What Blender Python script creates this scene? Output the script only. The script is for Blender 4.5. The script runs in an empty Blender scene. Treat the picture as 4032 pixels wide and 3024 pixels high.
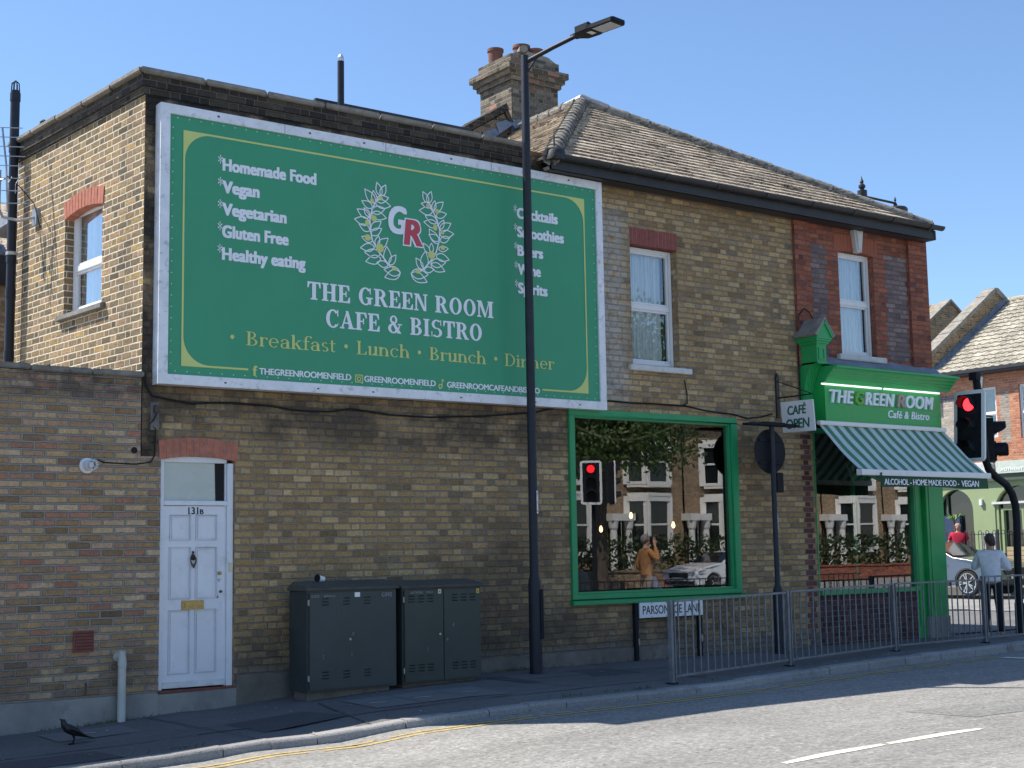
import bpy, bmesh, math, random
from mathutils import Vector, Matrix
random.seed(7)
S = bpy.context.scene
COL = S.collection
R = math.radians
# ------------------------------------------------------------------ camera, sky, sun, exposure
cam_d = bpy.data.cameras.new("camera"); cam = bpy.data.objects.new("camera", cam_d); COL.objects.link(cam)
cam_d.sensor_width = 36.0; cam_d.lens = 49.91; cam_d.clip_start = 0.1; cam_d.clip_end = 3000
Rx = (0.8035728, -0.5949550, -0.0172991); Up = (-0.0568054, -0.1055904, 0.9927859); Fw = (0.5924896, 0.7967931, 0.1186463)
cam.matrix_world = Matrix(((Rx[0], Up[0], -Fw[0], 0), (Rx[1], Up[1], -Fw[1], -13.819), (Rx[2], Up[2], -Fw[2], 0), (0, 0, 0, 1)))
S.camera = cam
SUN = Vector((0.47, -0.555, -1.0)).normalized()
elev = math.asin(-SUN.z)
w = bpy.data.worlds.new("World"); S.world = w; w.use_nodes = True
wn = w.node_tree.nodes; wl = w.node_tree.links
sky = wn.new('ShaderNodeTexSky'); sky.sky_type = 'NISHITA'; sky.sun_disc = False
sky.sun_elevation = elev; sky.sun_rotation = math.atan2(-SUN.x, -SUN.y)
sky.air_density = 1.0; sky.dust_density = 0.25; sky.ozone_density = 6.0; sky.altitude = 30
bg = wn['Background']; bg.inputs[1].default_value = 0.124
wl.new(sky.outputs[0], bg.inputs[0])
sd = bpy.data.lights.new("sun", 'SUN'); sd.energy = 4.8; sd.angle = R(0.5); sd.color = (1.0, 0.95, 0.87)
so = bpy.data.objects.new("sun", sd); COL.objects.link(so); so.location = (-8, 10, 25)
so.rotation_euler = SUN.to_track_quat('-Z', 'Y').to_euler()
S.view_settings.view_transform = 'Standard'; S.view_settings.look = 'None'
S.view_settings.exposure = 0.66; S.view_settings.gamma = 1.0
try: S.view_settings.use_curve_mapping = False
except Exception: pass
S.cycles.max_bounces = 8; S.cycles.transparent_max_bounces = 12
S.cycles.sample_clamp_indirect = 6

# ------------------------------------------------------------------ node helpers
class NT:
    def __init__(s, name):
        s.m = bpy.data.materials.new(name); s.m.use_nodes = True
        s.t = s.m.node_tree; s.n = s.t.nodes; s.l = s.t.links
        s.b = s.n['Principled BSDF']; s.out = s.n['Material Output']
    def new(s, t, **k):
        nd = s.n.new(t)
        for a, v in k.items(): setattr(nd, a, v)
        return nd
    def put(s, sock, v):
        if isinstance(v, bpy.types.NodeSocket): s.l.new(v, sock)
        elif isinstance(v, (tuple, list)) and len(v) == 3 and sock.type == 'RGBA': sock.default_value = (*v, 1)
        else: sock.default_value = v
    def ma(s, op, a, b=None, c=None, clamp=False):
        nd = s.new('ShaderNodeMath', operation=op, use_clamp=clamp)
        s.put(nd.inputs[0], a)
        if b is not None: s.put(nd.inputs[1], b)
        if c is not None: s.put(nd.inputs[2], c)
        return nd.outputs[0]
    def mix(s, f, a, b, mode='MIX'):
        nd = s.new('ShaderNodeMix', data_type='RGBA', blend_type=mode)
        s.put(nd.inputs[0], f); s.put(nd.inputs[6], a); s.put(nd.inputs[7], b)
        return nd.outputs[2]
    def noise(s, vec, scale, detail=4, rough=.55):
        nd = s.new('ShaderNodeTexNoise'); nd.inputs['Scale'].default_value = scale
        nd.inputs['Detail'].default_value = detail; nd.inputs['Roughness'].default_value = rough
        if vec is not None: s.l.new(vec, nd.inputs['Vector'])
        return nd
    def ramp(s, f, stops, interp='LINEAR'):
        nd = s.new('ShaderNodeValToRGB'); cr = nd.color_ramp; cr.interpolation = interp
        while len(cr.elements) < len(stops): cr.elements.new(0.5)
        for e, (p, c) in zip(cr.elements, stops):
            e.position = p; e.color = (*c, 1) if isinstance(c, (tuple, list)) else (c, c, c, 1)
        s.put(nd.inputs[0], f); return nd.outputs[0]
    def step(s, x, a, b):   # smoothstep
        nd = s.new('ShaderNodeMapRange', interpolation_type='SMOOTHSTEP')
        s.put(nd.inputs[0], x); nd.inputs[1].default_value = a; nd.inputs[2].default_value = b
        return nd.outputs[0]
    def bump(s, h, strength, dist):
        nd = s.new('ShaderNodeBump'); nd.inputs['Strength'].default_value = strength; nd.inputs['Distance'].default_value = dist
        s.l.new(h, nd.inputs['Height']); s.l.new(nd.outputs[0], s.b.inputs['Normal'])
    def uv(s): return s.new('ShaderNodeUVMap').outputs[0]
    def obj(s): return s.new('ShaderNodeTexCoord').outputs['Object']

def paint(name, col, rough=.5, metal=0., var=.12, scale=6., dirt=None, dirt_amt=.0, bump=.0, bscale=60, spec=.5, coat=0):
    """flat real-world colour with blotches, optional dirt patches and surface grain"""
    t = NT(name); v = t.obj()
    n = t.noise(v, scale, 5, .6)
    lo = tuple(c * (1 - var) for c in col); hi = tuple(min(1, c * (1 + var)) for c in col)
    c = t.ramp(n.outputs[0], [(.3, lo), (.7, hi)])
    if dirt:
        n2 = t.noise(v, scale * 2.3, 8, .7)
        c = t.mix(t.ma('MULTIPLY', t.step(n2.outputs[0], .52, .72), dirt_amt), c, dirt)
    t.put(t.b.inputs['Base Color'], c)
    r = t.ma('MULTIPLY_ADD', n.outputs[0], .25, rough - .12, clamp=True); t.put(t.b.inputs['Roughness'], r)
    t.b.inputs['Metallic'].default_value = metal; t.b.inputs['Specular IOR Level'].default_value = spec
    t.b.inputs['Coat Weight'].default_value = coat
    if bump:
        n3 = t.noise(v, bscale, 4, .6); t.bump(n3.outputs[0], bump, .01)
    return t.m

def glow(name, col, strength, base=(.8, .8, .8)):
    t = NT(name); t.b.inputs['Base Color'].default_value = (*base, 1)
    t.b.inputs['Emission Color'].default_value = (*col, 1); t.b.inputs['Emission Strength'].default_value = strength
    return t.m

def glass(name, gain=2.6, wav=.02, tint=(.9, .95, .93), wscale=1.3):
    t = NT(name); t.n.remove(t.b)
    fr = t.new('ShaderNodeFresnel'); fr.inputs[0].default_value = 1.52
    f = t.ma('MULTIPLY', fr.outputs[0], gain, clamp=True)
    g = t.new('ShaderNodeBsdfGlossy'); g.inputs['Roughness'].default_value = 0.0; g.inputs['Color'].default_value = (.97, .98, 1, 1)
    tr = t.new('ShaderNodeBsdfTransparent'); tr.inputs[0].default_value = (*tint, 1)
    mx = t.new('ShaderNodeMixShader'); t.l.new(f, mx.inputs[0]); t.l.new(tr.outputs[0], mx.inputs[1]); t.l.new(g.outputs[0], mx.inputs[2])
    n = t.noise(t.obj(), wscale, 2, .4)
    bp = t.new('ShaderNodeBump'); bp.inputs['Strength'].default_value = 1; bp.inputs['Distance'].default_value = wav * .02
    t.l.new(n.outputs[0], bp.inputs['Height']); t.l.new(bp.outputs[0], g.inputs['Normal'])
    t.l.new(mx.outputs[0], t.out.inputs[0]); return t.m

def brick(name, stops, mortar, h=.0745, L=.2255, bond='flemish', joint=.011, regions=(), stains=(), bump=.7, wob=.006, dv=0., vvar=.30, rough_edge=.5, mvar=.40):
    """per-brick coloured brickwork on metre UVs. regions: (u0,u1,v0,v1,stops) by brick centre; stains: (u0,u1,v0,v1,feather,colour,amount,noise scale)"""
    t = NT(name); uv = t.uv()
    wn_ = t.noise(uv, 9, 3, .6); wn2 = t.noise(uv, 38, 3, .6)
    sep = t.new('ShaderNodeSeparateXYZ'); t.l.new(uv, sep.inputs[0])
    sc = t.new('ShaderNodeSeparateColor'); t.l.new(wn_.outputs['Color'], sc.inputs[0])
    sc2 = t.new('ShaderNodeSeparateColor'); t.l.new(wn2.outputs['Color'], sc2.inputs[0])
    u = t.ma('ADD', t.ma('MULTIPLY_ADD', sc.outputs[0], wob * 2, sep.outputs[0]), t.ma('MULTIPLY', sc2.outputs[0], wob))
    v = t.ma('ADD', t.ma('MULTIPLY_ADD', sc.outputs[1], wob * 2, sep.outputs[1]), t.ma('MULTIPLY_ADD', sc2.outputs[1], wob, 40.0 + dv))
    rowf = t.ma('DIVIDE', v, h); row = t.ma('FLOOR', rowf); fv = t.ma('FRACT', rowf)
    par = t.ma('MODULO', row, 2.0)
    P = 1.5 * L if bond == 'flemish' else L
    rj = t.new('ShaderNodeTexWhiteNoise', noise_dimensions='1D'); t.l.new(row, rj.inputs['W'])
    u2 = t.ma('ADD', t.ma('DIVIDE', t.ma('ADD', u, 60.0), P), t.ma('ADD', t.ma('MULTIPLY', par, .5), t.ma('MULTIPLY', rj.outputs[0], .10)))
    k = t.ma('FLOOR', u2); f = t.ma('FRACT', u2)
    dx = t.ma('MINIMUM', f, t.ma('SUBTRACT', 1.0, f))
    if bond == 'flemish':
        hd = t.ma('GREATER_THAN', f, 2 / 3); dx = t.ma('MINIMUM', dx, t.ma('ABSOLUTE', t.ma('SUBTRACT', f, 2 / 3)))
        idn = t.ma('MULTIPLY_ADD', k, 2.0, hd); cu = t.ma('MULTIPLY', t.ma('ADD', k, t.ma('MULTIPLY_ADD', hd, .5, .33)), P)
    else:
        idn = k; cu = t.ma('MULTIPLY', t.ma('ADD', k, .5), P)
    cu = t.ma('SUBTRACT', cu, t.ma('ADD', t.ma('MULTIPLY', par, .5 * P), 60.0))
    dx = t.ma('MULTIPLY', dx, P); dy = t.ma('MULTIPLY', t.ma('MINIMUM', fv, t.ma('SUBTRACT', 1.0, fv)), h)
    d = t.ma('MINIMUM', dx, dy)
    msk = t.step(d, joint * .5 - .0022, joint * .5 + .0032)
    cb = t.new('ShaderNodeCombineXYZ'); t.l.new(idn, cb.inputs[0]); t.l.new(row, cb.inputs[1])
    wh = t.new('ShaderNodeTexWhiteNoise', noise_dimensions='2D'); t.l.new(cb.outputs[0], wh.inputs['Vector'])
    c = t.ramp(wh.outputs[0], stops)
    cv = t.ma('SUBTRACT', t.ma('MULTIPLY', t.ma('ADD', row, .5), h), 40.0 + dv)
    def box(a, b, u0, u1, v0, v1, fe):
        e = max(fe, .001)
        x = t.ma('MULTIPLY', t.step(a, u0 - e, u0 + e), t.ma('SUBTRACT', 1.0, t.step(a, u1 - e, u1 + e)))
        y = t.ma('MULTIPLY', t.step(b, v0 - e, v0 + e), t.ma('SUBTRACT', 1.0, t.step(b, v1 - e, v1 + e)))
        return t.ma('MULTIPLY', x, y)
    for (u0, u1, v0, v1, st) in regions:
        c = t.mix(box(cu, cv, u0, u1, v0, v1, .001), c, t.ramp(wh.outputs[0], st))
    ws = t.new('ShaderNodeSeparateColor'); t.l.new(wh.outputs['Color'], ws.inputs[0])
    val = t.ma('MULTIPLY_ADD', ws.outputs[1], vvar * 2, 1 - vvar)
    fine = t.noise(uv, 55, 6, .78); big = t.noise(uv, .9, 5, .6)
    val = t.ma('MULTIPLY', val, t.ma('MULTIPLY_ADD', fine.outputs[0], 1.7, .15)); soft = t.noise(uv, 13, 5, .7); val = t.ma('MULTIPLY', val, t.ma('MULTIPLY_ADD', soft.outputs[0], .9, .55))
    val = t.ma('MULTIPLY', val, t.ma('MULTIPLY_ADD', big.outputs[0], .5, .75))
    c = t.mix(1.0, c, t.combine(val), 'MULTIPLY')
    # blotches inside bricks
    blot = t.noise(uv, 24, 4, .65)
    c = t.mix(t.ma('MULTIPLY', t.step(blot.outputs[0], .56, .70), .40), c, (.06, .052, .045)); c = t.mix(t.ma('MULTIPLY', t.step(soft.outputs[0], .60, .74), .35), c, mortar)
    mn = t.ma('MULTIPLY_ADD', t.noise(uv, 30, 5, .7).outputs[0], mvar * 2, 1 - mvar)
    mort = t.mix(1.0, mortar, t.combine(mn), 'MULTIPLY')
    c = t.mix(msk, mort, c)
    for (u0, u1, v0, v1, fe, colr, amt, ns) in stains:
        sn = t.noise(uv, ns, 6, .65)
        m_ = t.ma('MULTIPLY', box(sep.outputs[0], sep.outputs[1], u0, u1, v0, v1, fe), t.step(sn.outputs[0], .30, .58))
        c = t.mix(t.ma('MULTIPLY', m_, amt), c, colr)
    t.put(t.b.inputs['Base Color'], c); t.b.inputs['Roughness'].default_value = .9; t.b.inputs['Specular IOR Level'].default_value = .25
    hh = t.ma('MULTIPLY', msk, t.ma('MULTIPLY_ADD', blot.outputs[0], .6, .6)); hh = t.ma('MULTIPLY_ADD', fine.outputs[0], .25, hh)
    hh = t.ma('MULTIPLY_ADD', ws.outputs[2], .25, hh)
    t.bump(hh, min(1, bump * 1.4), .030)
    return t.m
def _comb(t, v):
    nd = t.new('ShaderNodeCombineColor')
    for i in range(3): t.l.new(v, nd.inputs[i])
    return nd.outputs[0]
NT.combine = _comb

# ------------------------------------------------------------------ mesh helpers
ORG = {}
def org(o): return ORG.get(o.name, Vector((0, 0, 0))) if o else Vector((0, 0, 0))
def thing(name, label, cat, loc, group=None, rotz=0.):
    o = bpy.data.objects.new(name, None); COL.objects.link(o); o.empty_display_size = .2
    o.location = loc; o.rotation_euler = (0, 0, rotz); o['label'] = label; o['category'] = cat
    if group: o['group'] = group
    ORG[o.name] = Vector(loc); return o
def tag(o, label, cat, group=None, kind=None):
    o['label'] = label; o['category'] = cat
    if group: o['group'] = group
    if kind: o['kind'] = kind
    return o
class MB:
    def __init__(s): s.v = []; s.f = []; s.mi = []; s.cur = 0
    def pts(s, ps):
        i = len(s.v); s.v += [tuple(p) for p in ps]; return list(range(i, i + len(ps)))
    def face(s, idx): s.f.append(tuple(idx)); s.mi.append(s.cur)
    def quad(s, a, b, c, d): s.face(s.pts([a, b, c, d]))
    def poly(s, ps): s.face(s.pts(ps))
    def box(s, x0, x1, y0, y1, z0, z1):
        p = s.pts([(x0, y0, z0), (x1, y0, z0), (x1, y1, z0), (x0, y1, z0), (x0, y0, z1), (x1, y0, z1), (x1, y1, z1), (x0, y1, z1)])
        for q in ((0, 3, 2, 1), (4, 5, 6, 7), (0, 1, 5, 4), (1, 2, 6, 5), (2, 3, 7, 6), (3, 0, 4, 7)): s.face([p[i] for i in q])
        return s
    def obox(s, c, ax, ay, az):       # oriented box: centre, half-axis vectors
        c = Vector(c); ax = Vector(ax); ay = Vector(ay); az = Vector(az)
        P = [c + ax * i + ay * j + az * k for k in (-1, 1) for (i, j) in ((-1, -1), (1, -1), (1, 1), (-1, 1))]
        p = s.pts(P)
        for q in ((0, 3, 2, 1), (4, 5, 6, 7), (0, 1, 5, 4), (1, 2, 6, 5), (2, 3, 7, 6), (3, 0, 4, 7)): s.face([p[i] for i in q])
        return s
    def prism(s, poly, vec):           # polygon (3d pts) extruded by vec
        n = len(poly); vec = Vector(vec)
        a = s.pts(poly); b = s.pts([Vector(q) + vec for q in poly])
        s.face(a[::-1]); s.face(b)
        for i in range(n): s.face([a[i], a[(i + 1) % n], b[(i + 1) % n], b[i]])
        return s
    def tube(s, path, r, n=10, caps=True):
        path = [Vector(p) for p in path]; rings = []
        rs = r if isinstance(r, (list, tuple)) else [r] * len(path)
        up = None
        for i, p in enumerate(path):
            d = (path[min(i + 1, len(path) - 1)] - path[max(i - 1, 0)]).normalized()
            if up is None: up = Vector((0, 0, 1)) if abs(d.z) < .9 else Vector((1, 0, 0))
            a = d.cross(up).normalized(); b = a.cross(d).normalized(); up = b
            rings.append(s.pts([p + (a * math.cos(2 * math.pi * k / n) + b * math.sin(2 * math.pi * k / n)) * rs[i] for k in range(n)]))
        for A, B in zip(rings, rings[1:]):
            for k in range(n): s.face([A[k], A[(k + 1) % n], B[(k + 1) % n], B[k]])
        if caps: s.face(rings[0][::-1]); s.face(rings[-1])
        return s
    def lathe(s, c, prof, n=16, axis='z'):   # prof: (r, h)
        c = Vector(c); rings = []
        for r, h in prof:
            ps = []
            for k in range(n):
                a = 2 * math.pi * k / n; x, y = r * math.cos(a), r * math.sin(a)
                ps.append(c + (Vector((x, y, h)) if axis == 'z' else Vector((x, h, y)) if axis == 'y' else Vector((h, x, y))))
            rings.append(s.pts(ps))
        for A, B in zip(rings, rings[1:]):
            for k in range(n): s.face([A[k], A[(k + 1) % n], B[(k + 1) % n], B[k]])
        s.face(rings[0][::-1]); s.face(rings[-1]); return s
    def wall(s, o, d, u0, u1, v0, v1, holes, depth=0., inward=None):
        """vertical wall through o along d; holes (u0,u1,v0,v1) get reveals of the given depth along inward"""
        o = Vector(o); d = Vector(d)
        us = sorted({u0, u1, *[h[0] for h in holes if u0 < h[0] < u1], *[h[1] for h in holes if u0 < h[1] < u1]})
        vs = sorted({v0, v1, *[h[2] for h in holes if v0 < h[2] < v1], *[h[3] for h in holes if v0 < h[3] < v1]})
        P = lambda u, v: o + d * u + Vector((0, 0, v))
        for a, b in zip(us, us[1:]):
            for c, e in zip(vs, vs[1:]):
                mu, mv = (a + b) / 2, (c + e) / 2
                if any(h[0] < mu < h[1] and h[2] < mv < h[3] for h in holes): continue
                s.quad(P(a, c), P(b, c), P(b, e), P(a, e))
        if depth:
            iv = Vector(inward) * depth
            for h in holes:
                a, b, c, e = max(h[0], u0), min(h[1], u1), max(h[2], v0), min(h[3], v1)
                for p, q in ((P(a, c), P(a, e)), (P(b, e), P(b, c)), (P(a, e), P(b, e)), (P(b, c), P(a, c))): s.quad(p, q, q + iv, p + iv)
        return s
    def build(s, name, mat, parent=None, smooth=False, bevel=0., top=None, seg=2, flat_uv=False):
        me = bpy.data.meshes.new(name); o0 = org(parent)
        if top is not None: o0 = Vector(top)
        uvl = []
        V = [Vector(p) for p in s.v]
        for f in s.f:
            n = Vector((0, 0, 0))
            for i in range(len(f)):
                a, b = V[f[i]], V[f[(i + 1) % len(f)]]; n += a.cross(b)
            if n.length > 0: n.normalize()
            if flat_uv: uvl += [(V[i].x, V[i].z) for i in f]
            elif abs(n.z) < .75 and n.length > 0:
                t = Vector((-n.y, n.x, 0)).normalized()
                if n.z < -.0 and False: t = -t
                uvl += [((V[i].dot(t)), V[i].z / max(.3, math.sqrt(1 - n.z * n.z))) for i in f]
            else: uvl += [(V[i].x, V[i].y) for i in f]
        me.from_pydata([tuple(p - o0) for p in V], [], s.f)
        ul = me.uv_layers.new(name='UVMap')
        for i, c in enumerate(uvl): ul.data[i].uv = c
        mats = mat if isinstance(mat, (list, tuple)) else [mat]
        for m in mats: me.materials.append(m)
        for p, i in zip(me.polygons, s.mi): p.material_index = min(i, len(mats) - 1)
        if smooth:
            for p in me.polygons: p.use_smooth = True
        if bevel:
            bm = bmesh.new(); bm.from_mesh(me); bmesh.ops.remove_doubles(bm, verts=bm.verts, dist=1e-5)
            eds = [e for e in bm.edges if len(e.link_faces) == 2 and e.calc_face_angle(0) > .6]
            try: bmesh.ops.bevel(bm, geom=eds, offset=bevel, segments=seg, affect='EDGES', clamp_overlap=True)
            except Exception: pass
            bm.to_mesh(me); bm.free()
        if smooth:
            try: me.set_sharp_from_angle(angle=R(38))
            except Exception: pass
        ob = bpy.data.objects.new(name, me); COL.objects.link(ob)
        if parent: ob.parent = parent; ORG[ob.name] = o0
        else: ob.location = o0; ORG[ob.name] = o0
        return ob
def struct(mb, name, mat, **k):
    o = mb.build(name, mat, None, **k); o['kind'] = 'structure'; return o
def copy_tree(o, parent=None):
    c = o.copy(); COL.objects.link(c)
    if parent: c.parent = parent
    for ch in list(o.children): copy_tree(ch, c)
    return c

# lettering from the built-in font -------------------------------------------------
def text_pts(body, bold=0., shear=0., space=1., ext=0.):
    cu = bpy.data.curves.new("t", 'FONT'); cu.body = body; cu.size = 1; cu.offset = bold; cu.shear = shear; cu.space_character = space
    cu.extrude = ext; cu.resolution_u = 4
    ob = bpy.data.objects.new("t", cu); COL.objects.link(ob)
    dg = bpy.context.evaluated_depsgraph_get(); dg.update()
    me = bpy.data.meshes.new_from_object(ob.evaluated_get(dg))
    vs = [v.co.copy() for v in me.vertices]; fs = [tuple(p.vertices) for p in me.polygons]
    bpy.data.objects.remove(ob); bpy.data.curves.remove(cu); bpy.data.meshes.remove(me)
    return vs, fs
CAPH = {}
def lettering(mb, body, o, du, dv, dn, width, cap, bold=0., shear=0., space=1., ext=0., ref='H'):
    """flat or raised letters: o = lower-left corner on the baseline, du/dv unit vectors, dn outward; width fitted"""
    vs, fs = text_pts(body, 0, shear, space, ext)
    if ref not in CAPH:
        hv, _ = text_pts(ref); CAPH[ref] = (max(p.y for p in hv), min(p.y for p in hv))
    hi, lo = CAPH[ref]; b = max(0, bold); sy = cap / (hi - lo + b)
    x0 = min(p.x for p in vs) - b; x1 = max(p.x for p in vs) + b; sx = width / (x1 - x0)
    o = Vector(o); du = Vector(du); dv = Vector(dv); dn = Vector(dn)
    n = 1 if b <= 0 else max(2, int(b / .011) + 1)
    cps = [(-b + 2 * b * k / (n - 1), (b * .5 if k % 2 else -b * .5)) for k in range(n)] + [(-b, b * .5), (b, -b * .5)] if n > 1 else [(0, 0)]
    for ci, (ox, oy) in enumerate(cps):      # heavier weights are layered copies a hair apart in depth
        i = len(mb.v)
        for p in vs: mb.v.append(tuple(o + du * ((p.x + ox - x0) * sx) + dv * ((p.y + oy - lo + b * .5) * sy) + dn * (p.z + ci * .00018)))
        for f in fs: mb.f.append(tuple(i + k for k in f)); mb.mi.append(mb.cur)
FX, FZ, FN = (1, 0, 0), (0, 0, 1), (0, -1, 0)
# ------------------------------------------------------------------ materials
STOCK = [(0, (0.244, 0.166, 0.087)), (.12, (0.323, 0.208, 0.099)), (.3, (0.403, 0.262, 0.122)), (.5, (0.445, 0.292, 0.134)), (.66, (0.482, 0.329, 0.159)), (.8, (0.532, 0.371, 0.190)), (.9, (0.360, 0.251, 0.138)), (1, (0.275, 0.198, 0.118))]
YARD = [(0, (0.227, 0.159, 0.100)), (.12, (0.346, 0.218, 0.112)), (.28, (0.422, 0.277, 0.143)), (.45, (0.476, 0.340, 0.189)), (.6, (0.412, 0.258, 0.166)), (.72, (0.520, 0.380, 0.235)), (.84, (0.455, 0.292, 0.201)), (.93, (0.412, 0.194, 0.123)), (1, (0.260, 0.194, 0.139))]
SIDE = [(0, (0.130, 0.098, 0.057)), (.15, (0.200, 0.144, 0.078)), (.4, (0.289, 0.199, 0.104)), (.6, (0.339, 0.229, 0.113)), (.75, (0.319, 0.199, 0.119)), (.88, (0.419, 0.271, 0.100)), (1, (0.240, 0.170, 0.100))]
REDB = [(0, (0.246, 0.078, 0.050)), (.3, (0.340, 0.110, 0.062)), (.7, (0.397, 0.135, 0.079)), (.92, (0.283, 0.089, 0.062)), (1, (0.161, 0.062, 0.056))]
PURP = [(0, (0.155, 0.111, 0.112)), (.5, (0.223, 0.163, 0.163)), (1, (0.297, 0.215, 0.200))]
DKRED = [(0, (0.115, 0.046, 0.037)), (.5, (0.162, 0.065, 0.053)), (1, (0.216, 0.091, 0.075))]
PALE = [(0, (.34, .29, .23)), (.5, (.42, .36, .29)), (1, (.48, .42, .35))]
m_stock = brick("stock_brick", STOCK, (.33, .30, .255), vvar=.20, wob=.009, regions=[(15.44, 15.70, -1.4, 1.62, DKRED)],
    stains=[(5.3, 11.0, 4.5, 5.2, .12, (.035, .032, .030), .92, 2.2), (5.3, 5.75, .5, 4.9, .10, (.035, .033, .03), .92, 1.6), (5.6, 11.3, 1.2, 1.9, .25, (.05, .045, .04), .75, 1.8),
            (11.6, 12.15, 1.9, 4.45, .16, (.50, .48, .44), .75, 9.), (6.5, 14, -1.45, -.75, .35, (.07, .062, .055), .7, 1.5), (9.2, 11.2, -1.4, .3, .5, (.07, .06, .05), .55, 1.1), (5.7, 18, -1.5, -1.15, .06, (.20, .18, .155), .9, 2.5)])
m_yard = brick("reclaimed_brick", YARD, (.30, .28, .235), bond='stretcher', joint=.019, h=.0750, L=.232, wob=.008, vvar=.20,
    stains=[(2, 5.6, 1.62, 1.9, .10, (.07, .065, .062), .75, 3.0), (2, 5.8, -1.4, -.9, .3, (.12, .10, .085), .5, 1.6)], bump=.9)
m_side = brick("sunlit_side_brick", SIDE, (.78, .71, .56), joint=.014, vvar=.26, stains=[(-.1, .25, 1.8, 4.8, .12, (.06, .055, .05), .25, 3.)], bump=.9, rough_edge=.7)
m_soot = brick("sooted_brick", [(0, (.04, .036, .033)), (.5, (.06, .052, .043)), (1, (.10, .083, .06))], (.17, .15, .125))
m_red = brick("red_brick", REDB, (.30, .235, .19), joint=.008, vvar=.14, wob=.004)
m_panel = brick("red_and_plum_panel_brick", REDB, (.27, .22, .18), joint=.009, vvar=.14, wob=.004,
    regions=[(15.82, 16.14, 2.70, 4.46, PURP), (17.44, 17.93, 2.86, 4.46, PURP)])
m_plinth_brick = brick("plum_plinth_brick", [(0, (.07, .04, .042)), (.5, (.11, .06, .058)), (1, (.14, .08, .075))], (.22, .20, .19), joint=.011, vvar=.2)
m_chim = brick("chimney_brick", [(0, (.09, .08, .062)), (.35, (.16, .135, .10)), (.7, (.25, .20, .145)), (.95, (.20, .155, .115)), (1, (.34, .17, .12))], (.38, .34, .27), vvar=.3)
m_soldier = paint("red_rubbed_brick", (.46, .16, .10), .85, var=.25, scale=14, dirt=(.16, .07, .055), dirt_amt=.5, bump=.4, bscale=90)
m_soldier2 = paint("deep_red_brick", (.28, .075, .06), .85, var=.25, scale=14, bump=.4, bscale=90)
m_mortar = paint("grey_mortar", (.30, .27, .235), .95, var=.18, scale=20)
m_cement = paint("cement_render", (.27, .26, .24), .92, var=.25, scale=2.2, dirt=(.15, .14, .12), dirt_amt=.6, bump=.5, bscale=45)
m_brcem = paint("brown_cement_render", (.17, .15, .125), .92, var=.3, scale=3, dirt=(.09, .08, .07), dirt_amt=.7, bump=.5, bscale=45)
m_coping = paint("weathered_coping_stone", (.22, .21, .185), .95, var=.35, scale=5, dirt=(.06, .06, .05), dirt_amt=.8, bump=.8, bscale=40)
m_cope_s = paint("parapet_coping_stone", (.27, .245, .205), .95, var=.3, scale=5, dirt=(.11, .10, .085), dirt_amt=.7, bump=.8, bscale=40)
m_white = paint("white_upvc", (.80, .80, .79), .35, var=.03, scale=3, dirt=(.5, .5, .47), dirt_amt=.25)
m_sill = paint("painted_stone_sill", (.66, .65, .62), .8, var=.12, scale=7, dirt=(.30, .29, .27), dirt_amt=.6, bump=.3)
m_door = paint("pale_grey_door_paint", (.74, .76, .80), .42, var=.05, scale=3, dirt=(.40, .41, .44), dirt_amt=.35)
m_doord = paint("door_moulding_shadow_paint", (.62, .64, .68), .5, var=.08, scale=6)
m_brass = paint("aged_brass", (.42, .29, .11), .45, .8, var=.3, scale=30)
m_bronze = paint("dark_bronze", (.10, .075, .055), .5, .6, var=.3, scale=30)
m_blk = paint("black_metal_paint", (.014, .016, .021), .6, var=.25, scale=5, dirt=(.03, .03, .03), dirt_amt=.4, spec=.18)
m_post = paint("charcoal_post_paint", (.022, .025, .034), .5, var=.2, scale=4, dirt=(.055, .055, .06), dirt_amt=.35, spec=.3)
m_iron = paint("black_cast_iron", (.022, .023, .025), .5, var=.2, scale=6)
m_gutter = paint("black_plastic_gutter", (.028, .028, .030), .55, var=.3, scale=4, dirt=(.07, .065, .06), dirt_amt=.6)
m_lead = paint("lead_flashing", (.23, .25, .29), .55, var=.3, scale=4, dirt=(.06, .06, .075), dirt_amt=.8)
m_green = paint("shopfront_green_paint", (.022, .36, .10), .36, var=.10, scale=2.5, dirt=(.018, .28, .08), dirt_amt=.4)
m_fgreen = paint("window_frame_green_paint", (.018, .30, .11), .36, var=.10, scale=2.5)
m_sign_g = paint("fascia_green_panel", (.018, .36, .075), .28, var=.06, scale=2)
m_vinyl = paint("green_vinyl_print", (.045, .325, .165), .50, var=.045, scale=1.1, dirt=(.042, .295, .15), dirt_amt=.25)
m_lime = paint("lime_green_print", (.62, .68, .22), .5, var=.05, scale=2)
m_ltr = paint("white_print", (.86, .88, .92), .5, var=.03, scale=2)
m_redp = paint("red_print", (.55, .07, .09), .5, var=.05, scale=3)
m_bframe = paint("galvanised_white_frame", (.80, .80, .82), .5, .15, var=.10, scale=5, dirt=(.22, .21, .20), dirt_amt=.6)
m_cab1 = paint("cabinet_dark_green_grey", (.037, .049, .050), .5, var=.18, scale=2.2, dirt=(.065, .075, .072), dirt_amt=.35)
m_cab2 = paint("cabinet_dark_olive", (.034, .046, .040), .5, var=.18, scale=2.2, dirt=(.06, .07, .06), dirt_amt=.35)
m_cablid = paint("cabinet_dusty_lid", (.075, .075, .062), .85, var=.3, scale=6)
m_rail = paint("galvanised_rail", (.19, .20, .215), .55, .4, var=.3, scale=9, dirt=(.10, .10, .10), dirt_amt=.5)
m_galv = paint("galvanised_steel", (.40, .41, .42), .45, .7, var=.2, scale=12)
m_plastic = paint("white_plastic", (.74, .75, .75), .4, var=.04, scale=5)
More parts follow.
